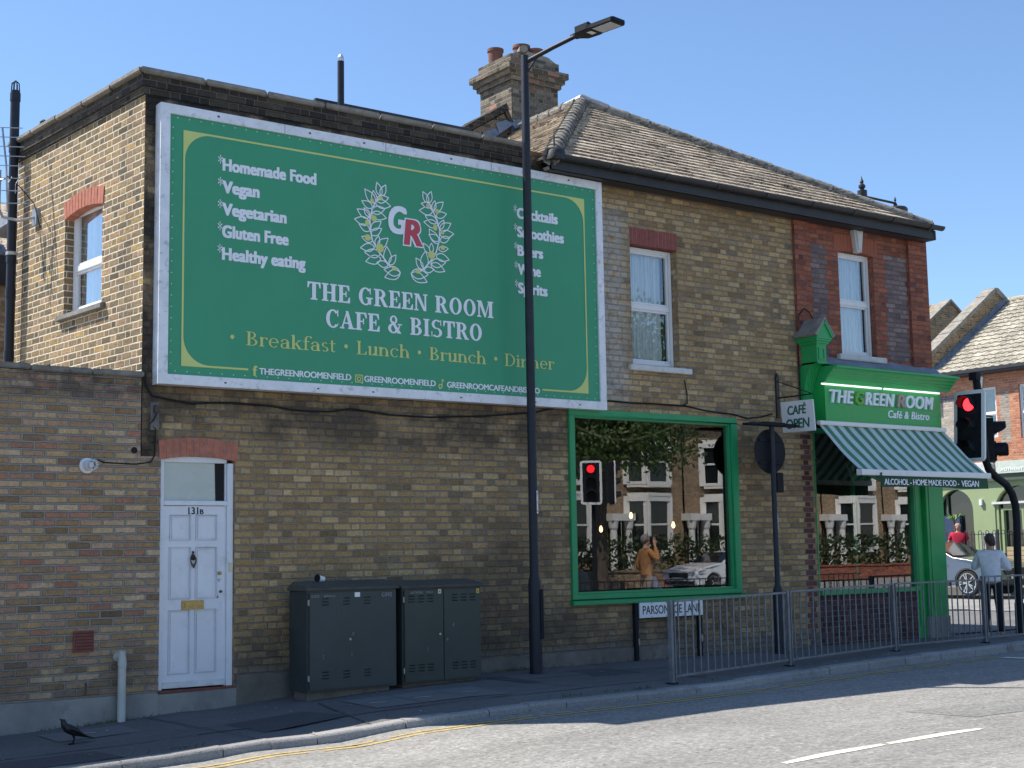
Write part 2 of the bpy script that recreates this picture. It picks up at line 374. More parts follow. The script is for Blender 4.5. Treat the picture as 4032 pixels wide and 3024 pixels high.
m_offw = paint("offwhite_plastic_pipe", (.50, .50, .46), .5, var=.1, scale=5, dirt=(.24, .23, .2), dirt_amt=.5)
m_terra = paint("terracotta", (.19, .085, .06), .85, var=.3, scale=8, dirt=(.10, .06, .05), dirt_amt=.6)
m_airb = paint("terracotta_air_brick", (.20, .065, .05), .85, var=.2, scale=18)
m_dark = paint("dark_void", (.012, .012, .013), .9, var=.1)
m_wood = paint("grey_weathered_board", (.16, .15, .14), .9, var=.3, scale=9)
m_signw = paint("white_enamel", (.80, .80, .79), .35, var=.03, scale=6)
m_navy = paint("black_enamel_lettering", (.015, .018, .035), .4, var=.1)
m_cafeG = paint("green_sign_lettering", (.010, .13, .085), .5, var=.08)
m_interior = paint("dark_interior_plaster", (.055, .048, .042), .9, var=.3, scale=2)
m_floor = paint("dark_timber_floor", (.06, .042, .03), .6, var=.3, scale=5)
m_glass = glass("shop_window_glass", 4.2, .014)
m_glass_u = glass("upper_window_glass", 3.6, .006)
m_frost = paint("obscured_glass", (.50, .53, .48), .28, var=.10, scale=1.6, spec=.6)
m_bulb = glow("warm_filament_bulb", (1.0, .55, .20), 3.5)
m_tubel = glow("white_strip_light", (1, 1, .98), .75)
def curtain():
    t = NT("net_curtain"); u = t.obj()
    wv = t.new('ShaderNodeTexWave', bands_direction='X'); wv.inputs['Scale'].default_value = 5.5; wv.inputs['Distortion'].default_value = 2.2; wv.inputs['Detail'].default_value = 2
    t.l.new(u, wv.inputs[0])
    t.put(t.b.inputs['Base Color'], t.ramp(wv.outputs[0], [(0, (.70, .73, .78)), (1, (.92, .93, .95))])); t.b.inputs['Roughness'].default_value = .95
    t.bump(wv.outputs[0], .5, .03); return t.m
m_curt = curtain()
def tiles(name, c0, c1, moss, amt, wave=0.):
    t = NT(name); uv = t.uv(); ob = t.obj()
    n = t.noise(uv, 3.2, 6, .7); n2 = t.noise(uv, 26, 6, .75); n3 = t.noise(uv, 1.1, 4, .6)
    sp = t.new('ShaderNodeMapping'); sp.inputs['Scale'].default_value = (3.0, 9.0, 1); t.l.new(uv, sp.inputs[0])
    n4 = t.noise(sp.outputs[0], 3.0, 6, .75)
    c = t.ramp(n.outputs[0], [(.25, c0), (.75, c1)])
    sepu = t.new('ShaderNodeSeparateXYZ'); t.l.new(uv, sepu.inputs[0])
    wh = t.new('ShaderNodeTexWhiteNoise', noise_dimensions='2D')
    cb = t.new('ShaderNodeCombineXYZ'); t.l.new(t.ma('FLOOR', t.ma('DIVIDE', sepu.outputs[0], .3)), cb.inputs[0]); t.l.new(t.ma('FLOOR', t.ma('DIVIDE', sepu.outputs[1], .16)), cb.inputs[1])
    t.l.new(cb.outputs[0], wh.inputs['Vector'])
    c = t.mix(1.0, c, t.combine(t.ma('MULTIPLY_ADD', wh.outputs[0], .34, .82)), 'MULTIPLY')
    c = t.mix(1.0, c, t.combine(t.ma('MULTIPLY_ADD', n2.outputs[0], .9, .55)), 'MULTIPLY')
    m_ = t.ma('MULTIPLY', t.step(n4.outputs[0], .49, .60), t.step(n3.outputs[0], .34, .58))
    c = t.mix(t.ma('MULTIPLY', m_, amt), c, t.ramp(n2.outputs[0], [(.3, moss), (.7, tuple(x * 2.2 for x in moss))]))
    t.put(t.b.inputs['Base Color'], c); t.b.inputs['Roughness'].default_value = .92; t.b.inputs['Specular IOR Level'].default_value = .2
    t.bump(t.ma('MULTIPLY_ADD', m_, 1.2, n2.outputs[0]), .9, .02); return t.m
m_tile = tiles("mossy_roof_tile", (.52, .425, .315), (.68, .565, .425), (.15, .085, .05), .9)
m_ridge = tiles("ridge_tile", (.24, .22, .185), (.36, .33, .28), (.07, .06, .045), .6)
m_pubtile = tiles("pub_roof_tile", (.46, .42, .33), (.55, .50, .40), (.2, .17, .13), .3)
def asphalt(name, c0, c1, grain, spec_light, gs=95., dirt=(.05, .05, .05), da=.3, warm=0):
    t = NT(name); v = t.obj()
    a = t.noise(v, gs, 3, .7); b = t.noise(v, gs * .42, 4, .65); g = t.noise(v, .35, 5, .6); st = t.noise(v, 2.4, 6, .7)
    c = t.ramp(g.outputs[0], [(.3, c0), (.7, c1)])
    c = t.mix(1.0, c, t.combine(t.ma('MULTIPLY_ADD', a.outputs[0], grain * 2, 1 - grain)), 'MULTIPLY')
    c = t.mix(1.0, c, t.combine(t.ma('MULTIPLY_ADD', b.outputs[0], grain, 1 - grain * .5)), 'MULTIPLY')
    c = t.mix(t.ma('MULTIPLY', t.step(a.outputs[0], .64, .70), spec_light), c, (.62, .60, .56))
    mp = t.new('ShaderNodeMapping'); mp.inputs['Scale'].default_value = (.06, .9, 1); t.l.new(v, mp.inputs[0]); tk = t.noise(mp.outputs[0], 1.6, 5, .65)
    c = t.mix(1.0, c, t.combine(t.ma('MULTIPLY_ADD', tk.outputs[0], .7, .65)), 'MULTIPLY')
    c = t.mix(t.ma('MULTIPLY', t.step(st.outputs[0], .55, .7), da), c, dirt)
    pb = t.noise(v, gs * .75, 2, .5); c = t.mix(t.ma('MULTIPLY', t.step(pb.outputs[0], .66, .70), .55), c, (.05, .05, .048))
    t.put(t.b.inputs['Base Color'], c); t.b.inputs['Roughness'].default_value = .93; t.b.inputs['Specular IOR Level'].default_value = .25
    t.bump(t.ma('MULTIPLY_ADD', b.outputs[0], .7, a.outputs[0]), .55, .012); return t.m
m_road = asphalt("worn_road_asphalt", (.23, .222, .205), (.29, .278, .256), .80, .55, 24., (.20, .19, .175), .25)
m_pave = asphalt("pavement_asphalt", (.135, .131, .127), (.175, .17, .165), .40, .06, 60., (.13, .128, .125), .35)
m_patch = asphalt("pavement_patch", (.19, .185, .18), (.215, .21, .205), .3, .05, 110., (.08, .08, .08), .3)
m_kerb = asphalt("granite_kerb", (.23, .222, .21), (.37, .355, .335), .55, .35, 70., (.10, .10, .09), .45)
m_yl = paint("worn_yellow_line", (.50, .36, .12), .85, var=.25, scale=16, dirt=(.20, .17, .12), dirt_amt=.85)
m_wl = paint("worn_white_line", (.74, .70, .56), .85, var=.12, scale=10, dirt=(.34, .31, .26), dirt_amt=.35)

# ------------------------------------------------------------------ ground
ZB = [(-60, -1.80), (0, -1.73), (2, -1.69), (4.2, -1.61), (5.3, -1.575), (5.75, -1.535), (6.6, -1.525), (7.2, -1.46), (8.5, -1.40), (10, -1.375), (22, -1.375), (36, -1.22), (130, -1.2)]
def lerp(tab, x):
    if x <= tab[0][0]: return tab[0][1]
    for (a, b), (c, d) in zip(tab, tab[1:]):
        if x <= c: return b + (d - b) * (x - a) / (c - a)
    return tab[-1][1]
zb = lambda x: lerp(ZB, x)
YK = [(-30, -1.9), (3, -2.0), (4.86, -2.09), (6.3, -2.15), (7, -2.2), (8.5, -2.37), (10.1, -2.48), (11.4, -2.36), (13.26, -1.98), (15.6, -1.62), (18.6, -1.29), (21.5, -1.15)]
yk = lambda x: lerp(YK, x)
pz = lambda x, y: zb(x) + .04 * max(min(y, 0), -2.6)
rz = lambda x: zb(x) - .16
# kerb line: along the lane, then round the corner up the main street
KL = [Vector((x, yk(x), 0)) for x in [-30, -20, -12, -8, -4, 0] + [1 + .45 * i for i in range(46)]]
for i in range(1, 9):
    a = R(-90 + 90 * i / 8); KL.append(Vector((22.2 + 3.4 * math.cos(a), 2.35 + 3.5 * math.sin(a), 0)))
for y in (6, 9, 14, 22, 40, 70): KL.append(Vector((25.6, y, 0)))
mb = MB()
xs = sorted({4.2, 5.3, 5.75, 6.6, 7.2, 8.5, 10} | {1 + .15 * i for i in range(64)} | set([-60, -40, -25, -15, -10, -6, -3, -1, 0] + [1 + .6 * i for i in range(36)] + [24, 27, 30, 33, 36, 45, 60, 80, 120]))
ys = [-90, -60, -40, -30, -20, -14, -10, -7, -5, -4, -3, -2, -1, 0, 2, 6, 12, 20, 40, 90]
g = [[mb.pts([(x, y, rz(x))])[0] for y in ys] for x in xs]
for i in range(len(xs) - 1):
    for j in range(len(ys) - 1): mb.face((g[i][j], g[i + 1][j], g[i + 1][j + 1], g[i][j + 1]))
struct(mb, "road", m_road)
mb = MB()      # far ground to the horizon
mb.quad((-1500, -1500, -1.99), (1500, -1500, -1.99), (1500, 1500, -1.99), (-1500, 1500, -1.99))
struct(mb, "ground", m_pave)
mb = MB()      # pavement sheet between walls and kerb
def off(i, d):
    a = KL[max(i - 1, 0)]; b = KL[min(i + 1, len(KL) - 1)]; t = (b - a).normalized(); n = Vector((-t.y, t.x, 0)); return KL[i] + n * d
prev = None
for i in range(len(KL)):
    k = off(i, .165); far = Vector((k.x, .3, 0)) if k.x < 21.5 else Vector((18.3, max(.3, k.y * 1.0 if k.y > .3 else .3), 0))
    row = []
    for q in range(7):
        p = k.lerp(far, q / 6); row.append(mb.pts([(p.x, p.y, pz(p.x, p.y) + (0 if q else -.004))])[0])
    if prev:
        for q in range(6): mb.face((prev[q], row[q], row[q + 1], prev[q + 1]))
    prev = row
struct(mb, "pavement", m_pave)
mb = MB()      # kerb stones, slightly irregular
rk = random.Random(3); acc = 0
for i in range(len(KL) - 1):
    a0, a1 = off(i, 0), off(i + 1, 0); b0, b1 = off(i, .175), off(i + 1, .175)
    segs = max(1, int((a1 - a0).length / .95)) if (a1 - a0).length > 1.2 else 1
    for q in range(segs):
        f0, f1 = q / segs, (q + 1) / segs
        A, B, Cc, Dd = a0.lerp(a1, f0), a0.lerp(a1, f1), b0.lerp(b1, f0), b0.lerp(b1, f1)
        acc += 1; e = (A - B).normalized() * (.012 if acc % 2 else .0)
        dz = rk.uniform(-.006, .008); j = rk.uniform(-.008, .008)
        zf = lambda p, y=None: zb(p.x) + .04 * max(min(p.y, 0), -2.6)
        n = (Cc - A).normalized()
        prof = [(-.012 + j, -.14), (-.008 + j, -.016), (.002 + j, -.004), (.018 + j, .006), (.12, .010), (.175, .004)]
        P0 = [A + n * d for d, z in prof]; P1 = [B + e + n * d for d, z in prof]
        r0 = mb.pts([(p.x, p.y, zf(A) + z + dz) for p, (d, z) in zip(P0, prof)]); r1 = mb.pts([(p.x, p.y, zf(B) + z + dz) for p, (d, z) in zip(P1, prof)])
        for t in range(5): mb.face((r0[t], r1[t], r1[t + 1], r0[t + 1]))
        mb.face(r0); mb.face(r1[::-1])
struct(mb, "kerb", m_kerb)
mb = MB(); ry = random.Random(5)   # two thin yellow lines along the kerb
for o_, wd in ((-.28, .05), (-.40, .055)):
    for i in range(len(KL) - 7):
        if not (-12 < KL[i].x < 17.1): continue
        n0 = 3
        for q in range(n0):
            if ry.random() < .05: continue
            f0, f1 = q / n0, (q + 1) / n0
            a, b = off(i, o_).lerp(off(i + 1, o_), f0), off(i, o_).lerp(off(i + 1, o_), f1); c, d = off(i, o_ - wd).lerp(off(i + 1, o_ - wd), f0), off(i, o_ - wd).lerp(off(i + 1, o_ - wd), f1)
            mb.quad(*[(p.x, p.y, rz(p.x) + .004) for p in (c, d, b, a)])
struct(mb, "yellow_line", m_yl)
mb = MB()
for x0, x1 in ((3.2, 5.0), (5.6, 7.4), (8.02, 9.16), (9.22, 10.43), (12.6, 16), (20, 24)):
    n = 6; yy = -6.33 - .0
    for q in range(n):
        a, b = x0 + (x1 - x0) * q / n, x0 + (x1 - x0) * (q + 1) / n
        t0 = .055 * (1 - .45 * (abs(q / n - .5) * 2) ** 3); t1 = .055 * (1 - .45 * (abs((q + 1) / n - .5) * 2) ** 3)
        mb.quad((a, yy - t0, rz(a) + .004), (b, yy - t1, rz(b) + .004), (b, yy + t1, rz(b) + .004), (a, yy + t0, rz(a) + .004))
mb.quad((17.05, -1.92, rz(17) + .008), (17.45, -4.2, rz(17) + .008), (17.65, -4.2, rz(17) + .008), (17.25, -1.92, rz(17) + .008))
struct(mb, "white_line", m_wl)
# flush covers and asphalt patches in the pavement
def cover(pts, label, mat=m_patch):
    mb = MB(); b = Vector((*pts[0][:2], pz(*pts[0][:2])))
    mb.poly([(x, y, pz(x, y) + .006) for x, y in pts]); o = mb.build("access_cover", mat, None, top=b); tag(o, label, "access cover", "flush covers in the pavement"); return o
cover([(4.51, -.77), (5.32, -.755), (5.27, -.27), (4.475, -.28)], "flat grey concrete cover in the pavement beside the black bird")
cover([(7.47, -1.43), (7.98, -1.49), (7.94, -.84), (7.43, -.78)], "flat grey cover nearest the kerb corner before the larger cabinet")
cover([(7.99, -1.49), (8.49, -1.55), (8.46, -.88), (7.95, -.84)], "middle flat grey cover of the three before the cabinets")
cover([(8.50, -1.55), (8.99, -1.62), (8.97, -.91), (8.47, -.88)], "flat grey cover in front of the olive cabinet")
mb = MB()
for (x, y, lx, ly) in ((4.85, -.5, .10, .012), (7.65, -1.17, .11, .012), (8.16, -1.22, .11, .012), (8.7, -1.26, .11, .012)):
    z = pz(x, y) + .010; mb.quad((x - lx, y - ly, z), (x + lx, y - ly, z), (x + lx, y + ly, z), (x - lx, y + ly, z))
struct(mb, "paint_mark", m_wl)
rj = random.Random(77)
mb = MB()      # tar joints and reinstatement edges in the footway
def seam(pts, wd):
    P = []
    for (a, b), (c, d) in zip(pts, pts[1:]):
        n = max(1, int(math.hypot(c - a, d - b) / .25)); P += [(a + (c - a) * k / n + rj.gauss(0, .006), b + (d - b) * k / n + rj.gauss(0, .008)) for k in range(n)]
    P.append(pts[-1])
    for (a, b), (c, d) in zip(P, P[1:]):
        t = Vector((c - a, d - b, 0)).normalized(); q = Vector((-t.y, t.x, 0)) * wd * rj.uniform(.5, 1.2); mb.quad(*[(v.x, v.y, pz(v.x, v.y) + .005) for v in (Vector((a, b, 0)) - q, Vector((c, d, 0)) - q, Vector((c, d, 0)) + q, Vector((a, b, 0)) + q)])
seam([(3.4, -1.25), (5.6, -1.35), (7.4, -1.62), (9.4, -1.78), (12, -1.7)], .010); seam([(9.4, -.30), (9.9, -1.75)], .008); seam([(9.9, -.85), (13.2, -.75), (15.5, -.55)], .008); seam([(5.6, -.12), (5.9, -2.0)], .007); seam([(7.2, -.7), (7.0, -2.1)], .007); seam([(11.4, -.1), (11.6, -2.1)], .007)
struct(mb, "tar_joint", paint("tar_seam", (.035, .036, .04), .7, var=.2))
mb = MB()
for poly in ([(6.0, -1.05), (6.9, -.95), (7.1, -1.55), (6.1, -1.70)], [(9.5, -.4), (11.3, -.42), (11.35, -1.05), (9.6, -1.1)], [(3.0, -1.35), (4.6, -1.4), (4.7, -1.85), (3.0, -1.8)]):
    mb.poly([(x, y, pz(x, y) + .003) for x, y in poly])
struct(mb, "pavement_patch", asphalt("dark_reinstatement", (.085, .084, .086), (.11, .108, .11), .35, .05, 60., (.15, .145, .14), .3))
mb = MB()
for i in range(90):
    x = rj.uniform(3.2, 17); y = rj.uniform(yk(x) + .25, -.1); r_ = rj.uniform(.010, .024); mb.poly([(x + r_ * math.cos(k * 1.047) * rj.uniform(.7, 1.1), y + r_ * math.sin(k * 1.047) * rj.uniform(.7, 1.1), pz(x, y) + .0065) for k in range(6)])
o = mb.build("gum_spots", paint("trodden_gum", (.24, .235, .22), .9, var=.4, scale=3), None); tag(o, "flattened pale chewing gum spots dotted over the pavement", "gum", kind="stuff")
mb = MB()
for i in range(4):
    x0 = (2.5, 6.5, 11.0, 15.5)[i]; yy = (-4.9, -8.0, -5.1, -4.4)[i]; mb.poly([(x0, yy, rz(x0) + .003), (x0 + 2.2, yy - .05, rz(x0 + 2.2) + .003), (x0 + 2.3, yy - .75, rz(x0 + 2.3) + .003), (x0 + .1, yy - .7, rz(x0) + .003)])
struct(mb, "road_patch", asphalt("road_patch_asphalt", (.19, .186, .175), (.235, .228, .212), .8, .4, 24., (.15, .145, .135), .3))
mb = MB(); rl = random.Random(11)
for i in range(70):
    x = rl.uniform(3.5, 19); y = rl.uniform(yk(x) + .1, -.1) if rl.random() < .6 else yk(x) - rl.uniform(.04, .3)
    z = (pz(x, y) if y > yk(x) else rz(x)) + .008; a = rl.uniform(0, 3.14); l = rl.uniform(.008, .028); w2 = rl.uniform(.004, .012)
    d = Vector((math.cos(a), math.sin(a), 0)); n = Vector((-d.y, d.x, 0)); c = Vector((x, y, z))
    mb.quad(c - d * l - n * w2, c + d * l - n * w2, c + d * l + n * w2 + Vector((0, 0, .004)), c - d * l + n * w2)
o = mb.build("litter_scraps", paint("litter_paper", (.5, .48, .42), .9, var=.4, scale=3), None); tag(o, "tiny scraps of litter scattered along the kerb and pavement", "litter", kind="stuff")
mb = MB(); rw = random.Random(21)       # weeds and grass in the joint at the wall foot and by the kerb
for i in range(520):
    x = rw.choice([rw.gauss(5.0, .5), rw.gauss(5.25, .12), rw.uniform(7, 14), rw.gauss(9.4, .25), rw.gauss(10.25, .2), rw.uniform(11, 16)])
    y = -.03 - abs(rw.gauss(0, .03)) if i % 4 else yk(x) + .27 + abs(rw.gauss(0, .03))
    if i % 4 and 6.95 < x < 9.35: y -= .35
    z = pz(x, y); h = rw.uniform(.01, .05); a = rw.uniform(0, 6.28); d = Vector((math.cos(a), math.sin(a), 0)) * rw.uniform(.004, .010)
    tip = Vector((x, y, z + h)) + d * 4; c = Vector((x, y, z - .004)); mb.face(mb.pts([c - d, c + d, tip]))
o = mb.build("weeds", paint("dry_weed_green", (.09, .10, .035), .9, var=.5, scale=4), None); tag(o, "low dry weeds growing along the wall foot and the kerb joint", "weeds", kind="stuff")
# ------------------------------------------------------------------ cafe building
B = thing("cafe_building", "two storey yellow stock brick corner building with hipped tile roof and green cafe shopfront", "building", (12, 0, -1.4))
a47 = R(4.7); LD = Vector((-math.sin(a47), math.cos(a47), 0)); LC = Vector((5.555, 0, 0)); LN = Vector((-math.cos(a47), -math.sin(a47), 0))
W1 = (11.13, 14.09, -.62, 1.80); W2 = (12.25, 13.09, 2.44, 4.045); DR = (5.775, 6.60, -1.33, 1.06); SW = (15.66, 18.06, -.62, 1.72)
mb = MB()
mb.wall((0, 0, 0), (1, 0, 0), 5.555, 15.45, -1.8, 5.04, [(5.5, 5.775, -2, 1.05), W1, W2, DR], .12, (0, 1, 0))
mb.wall((0, 0, 0), (1, 0, 0), 15.45, 18.51, -1.8, 2.75, [(15.66, 18.3, -2, 2.6)], .14, (0, 1, 0))
mb.quad((18.51, 0, -1.8), (18.51, 12, -1.8), (18.51, 12, 5), (18.51, 0, 5))
mb.build("brick_wall", m_stock, B)
# sunlit return wall
LL = 3.32; o0 = LC + LD * LL
mb = MB()
mb.wall(o0, -LD, 0, LL, -1.8, 4.84, [(LL - 1.93, LL - .97, 2.77, 3.98)], .12, -LN)
p = o0 - Vector((0, 0, 1.8)); q = p + Vector((4.5, .3, 0)); mb.quad(q, p, p + Vector((0, 0, 6.8)), q + Vector((0, 0, 6.8)))
mb.build("return_wall", m_side, B)
# parapet courses stepping out, and coping
mb = MB()
for z0, z1, e in ((4.845, 4.925, .028), (4.925, 5.045, .055)):
    c = LC + LN * e + Vector((0, -e, 0))
    A = [c + LD * (LL + e), c, Vector((10.55, -e, 0)), Vector((10.55, .24, 0)), LC + Vector((.24, .24, 0)) - LN * .0, LC + LD * (LL + e) - LN * .24]
    mb.prism([Vector((v.x, v.y, z0)) for v in A], (0, 0, z1 - z0))
mb.build("parapet", m_soot, B)
mb = MB(); e = .11; rc = random.Random(2)
c = LC + LN * e + Vector((0, -e, 0)); segs = 5
def cope(a, b, ia, ib, z0, z1):
    dz = rc.uniform(-.006, .006)
    mb.prism([Vector((*v[:2], z0 + dz)) for v in (a, b, ib, ia)], (0, 0, z1 - z0))
fa = LC + LD * (LL + e) + LN * e; ia = LC + LD * (LL + e) - LN * .30; ic = LC - LN * .30 + Vector((0, .30, 0))
for i in range(segs):
    f0, f1 = i / segs, (i + 1) / segs - .003
    cope(fa.lerp(c, f0), fa.lerp(c, f1), ia.lerp(ic, f0), ia.lerp(ic, f1), 5.046, 5.105)
for i in range(7):
    f0, f1 = i / 7 + .001, (i + 1) / 7 - .002
    cope(c.lerp(Vector((10.55, -e, 0)), f0), c.lerp(Vector((10.55, -e, 0)), f1), ic.lerp(Vector((10.55, .3, 0)), f0), ic.lerp(Vector((10.55, .3, 0)), f1), 5.046, 5.105)
mb.build("parapet_coping", m_cope_s, B, bevel=.012)
mb = MB(); mb.box(5.7, 10.7, .2, 6, 4.5, 4.62); mb.build("flat_roof", m_lead, B)
mb = MB(); mb.box(8.41, 10.7, 1.5, 5.2, 4.6, 5.68); mb.box(8.36, 10.75, 1.44, 1.5, 5.64, 5.715); mb.build("roof_upstand", m_gutter, B)
mb = MB(); mb.tube([(8.64, 1.30, 4.6), (8.64, 1.30, 6.20)], .042, 12); o = mb.build("flue_pipe", m_post, B, smooth=True)
mb = MB()
for k in range(8):
    a = k * math.pi / 4; mb.tube([(8.64 + .034 * math.cos(a), 1.30 + .034 * math.sin(a), 6.2), (8.64 + .034 * math.cos(a), 1.30 + .034 * math.sin(a), 6.25), (8.64 + .01 * math.cos(a), 1.30 + .01 * math.sin(a), 6.29)], .004, 5)
mb.build("flue_cage", m_galv, o)
# soil vent pipe on the return wall
vp = LC + LD * 3.20 + LN * .11
mb = MB(); P_ = lambda z, dx=0: (vp.x + dx, vp.y, z)
mb.tube([P_(-1.7), P_(5.70)], .055, 14)
for z in (5.62, 4.98, 3.62, 3.2, 2.45): mb.tube([P_(z - .05), P_(z + .05)], .062, 14)
o = mb.build("vent_pipe", m_post, B, smooth=True)
mb = MB()
for k in range(8):
    a = k * math.pi / 4; mb.tube([(vp.x + .05 * math.cos(a), vp.y + .05 * math.sin(a), 5.70), (vp.x + .045 * math.cos(a), vp.y + .045 * math.sin(a), 5.79), (vp.x, vp.y, 5.83)], .006, 5)
mb.build("vent_cage", m_blk, o)
mb = MB(); mb.tube([P_(3.66), P_(3.70)], .066, 14); q = LC + LD * 3.12; mb.tube([P_(3.68), (q.x, q.y, 3.68)], .014, 6); mb.build("pipe_bracket", m_offw, o)
# soldier lintels -----------------------------------------------------------
def soldier(name, o, d, n, u0, u1, v0, v1, rise, cnt, mat, back, parent=B):
    o, d, n = Vector(o), Vector(d), Vector(n); mbr = MB(); rr = random.Random(cnt)
    w_ = (u1 - u0) / cnt; mid = (u0 + u1) / 2; P = lambda u, v, e: o + d * u + Vector((0, 0, v)) + n * e
    arc = lambda u: rise * (1 - ((u - mid) / (u1 - mid)) ** 2)
    for i in range(cnt):
        a, b = u0 + w_ * i + .006, u0 + w_ * (i + 1) - .006
        sp = .10 * rise / .06 if rise else 0
        ta, tb = a + (a - mid) * sp * .4, b + (b - mid) * sp * .4
        e = .006 + rr.uniform(0, .005)
        f = [P(a, v0 + arc(a) + rr.uniform(0, .006), e), P(b, v0 + arc(b) + rr.uniform(0, .006), e), P(tb, v1 + arc(b) - rr.uniform(0, .008), e), P(ta, v1 + arc(a) - rr.uniform(0, .008), e)]
        mbr.prism(f[::-1], -n * (e + .11))
    ob = mbr.build(name, mat, parent)
    mj = MB(); N_ = 10
    for i in range(N_):
        a, b = u0 + (u1 - u0) * i / N_, u0 + (u1 - u0) * (i + 1) / N_
        mj.prism([P(a, v0 + arc(a) + .006, .003), P(a, v1 + arc(a) - .006, .003), P(b, v1 + arc(b) - .006, .003), P(b, v0 + arc(b) + .006, .003)], -n * .112)
    mj.build("lintel_mortar", m_mortar, ob)
    return ob
soldier("window_lintel", LC + LD * 2.0, -LD, LN, .05, 1.06, 3.86, 4.06, .06, 13, m_soldier, .1)
soldier("door_lintel", (0, 0, 0), (1, 0, 0), FN, 5.755, 6.625, 1.015, 1.215, .045, 12, m_soldier, .1)
soldier("window_lintel", (0, 0, 0), (1, 0, 0), FN, 12.245, 13.10, 4.035, 4.27, 0, 13, m_soldier2, .1)
# windows -------------------------------------------------------------------
def window(name, o, d, n, u0, u1, v0, v1, mid, depth=.10, parent=B, frame_mat=m_white, curtain=True, room=True, mull=None, hid=None):
    """casement with a transom at height mid; o + d*u, inset by depth; frame > pane; curtain behind"""
    o, d, n = Vector(o), Vector(d), Vector(n); fr = MB()
    P = lambda u, v, e: o + d * u + Vector((0, 0, v)) - n * e
    def bar(a, b, c, e, t0, t1):
        fr.prism([P(a, c, t0), P(b, c, t0), P(b, e, t0), P(a, e, t0)][::-1], -n * (t1 - t0))
    f = .055
    bar(u0, u0 + f, v0, v1, depth, depth + .07); bar(u1 - f, u1, v0, v1, depth, depth + .07)
    bar(u0 + f, u1 - f, v0, v0 + f, depth, depth + .07); bar(u0 + f, u1 - f, v1 - f, v1, depth, depth + .07)
    panes = []
    if mid is not None:
        bar(u0 + f, u1 - f, mid - .035, mid + .035, depth, depth + .07); panes = [(v0 + f, mid - .035), (mid + .035, v1 - f)]
        for c, e in panes[:]:     # sash rims
            s = .028
            bar(u0 + f, u0 + f + s, c, e, depth + .012, depth + .06); bar(u1 - f - s, u1 - f, c, e, depth + .012, depth + .06)
            bar(u0 + f + s, u1 - f - s, c, c + s, depth + .012, depth + .06); bar(u0 + f + s, u1 - f - s, e - s, e, depth + .012, depth + .06)
    else: panes = [(v0 + f, v1 - f)]
    wf = fr.build(name, frame_mat, parent, bevel=.006)
    for c, e in panes:
        g = MB(); g.quad(P(u0 + f, c, depth + .035), P(u1 - f, c, depth + .035), P(u1 - f, e, depth + .035), P(u0 + f, e, depth + .035)); g.build("pane", m_glass_u, wf)
    if curtain:
        cu = MB(); N_ = 40; rc_ = random.Random(int(u0 * 100))
        uu1 = u1 - (u1 - u0) * .13; ph = rc_.uniform(0, 6)
        rows = []
        for v in (v0 + .05, (v0 + v1) / 2, v1 - .05):
            rows.append(cu.pts([P(u0 + (uu1 - u0) * i / N_ + .012 * math.sin(i * .9 + v * 2), v, depth + .11 + .012 * math.sin(i * 1.25 + ph) + .012 * math.sin(i * .5 + v)) for i in range(N_ + 1)]))
        for A, C_ in zip(rows, rows[1:]):
            for i in range(N_): cu.face((A[i], A[i + 1], C_[i + 1], C_[i]))
        cu.build("curtain", m_curt, wf, smooth=True)
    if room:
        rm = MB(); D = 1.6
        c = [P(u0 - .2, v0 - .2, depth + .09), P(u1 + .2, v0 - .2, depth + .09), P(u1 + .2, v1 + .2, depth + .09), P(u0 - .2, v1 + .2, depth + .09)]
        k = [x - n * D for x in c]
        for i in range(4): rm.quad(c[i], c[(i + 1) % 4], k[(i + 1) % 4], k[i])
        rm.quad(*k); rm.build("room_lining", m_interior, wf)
    return wf
window("side_window", LC + LD * 2.0, -LD, LN, .075, 1.03, 2.77, 3.985, 3.29)
mb = MB(); P = lambda u, v, e: LC + LD * u + Vector((0, 0, v)) + LN * e
mb.prism([P(.86, 2.70, -.10), P(.86, 2.70, .06), P(.86, 2.755, .06), P(.86, 2.785, -.10)], LD * 1.18); mb.build("window_sill", m_coping, B, bevel=.006)
window("front_window", (0, 0, 0), (1, 0, 0), FN, 12.255, 13.085, 2.445, 4.03, 3.235, .11)
mb = MB(); mb.prism([(12.17, -.055, 2.35), (12.17, .11, 2.35), (12.17, .11, 2.445), (12.17, -.055, 2.425)], (1.10, 0, 0)); mb.build("window_sill", m_sill, B, bevel=.008)
# red brick corner bay --------------------------------------------------------
WP = (16.385, 17.19, 2.85, 4.43)
mb = MB(); mb.wall((0, -.004, 0), (1, 0, 0), 15.45, 18.51, 2.55, 4.80, [WP], .10, (0, 1, 0)); mb.build("panel_wall", m_panel, B)
for x0, x1, e in ((15.40, 15.72, .05), (18.0, 18.45, .05)):
    mb = MB(); mb.box(x0, x1, -e, .0 if x0 < 16 else .3, 2.62, 4.80); mb.build("pilaster", m_red, B)
soldier("arch_lintel", (0, -.004, 0), (1, 0, 0), FN, 16.30, 17.28, 4.40, 4.66, .035, 13, paint("rubbed_red_arch", (.36, .10, .05), .85, var=.12, scale=14), .1)
mb = MB(); kx = 16.785
mb.prism([(kx - .055, -.09, 4.42), (kx + .055, -.09, 4.42), (kx + .105, -.09, 4.76), (kx - .105, -.09, 4.76)], (0, .09, 0)); mb.prism([(kx - .03, -.11, 4.45), (kx + .03, -.11, 4.45), (kx + .07, -.11, 4.74), (kx - .07, -.11, 4.74)], (0, .02, 0))
mb.build("keystone", m_sill, B, bevel=.006)
window("bay_window", (0, 0, 0), (1, 0, 0), FN, 16.39, 17.185, 2.855, 4.425, 3.66, .09)
mb = MB(); mb.box(16.26, 17.34, -.07, .09, 2.765, 2.85); mb.build("window_sill", m_sill, B, bevel=.01)
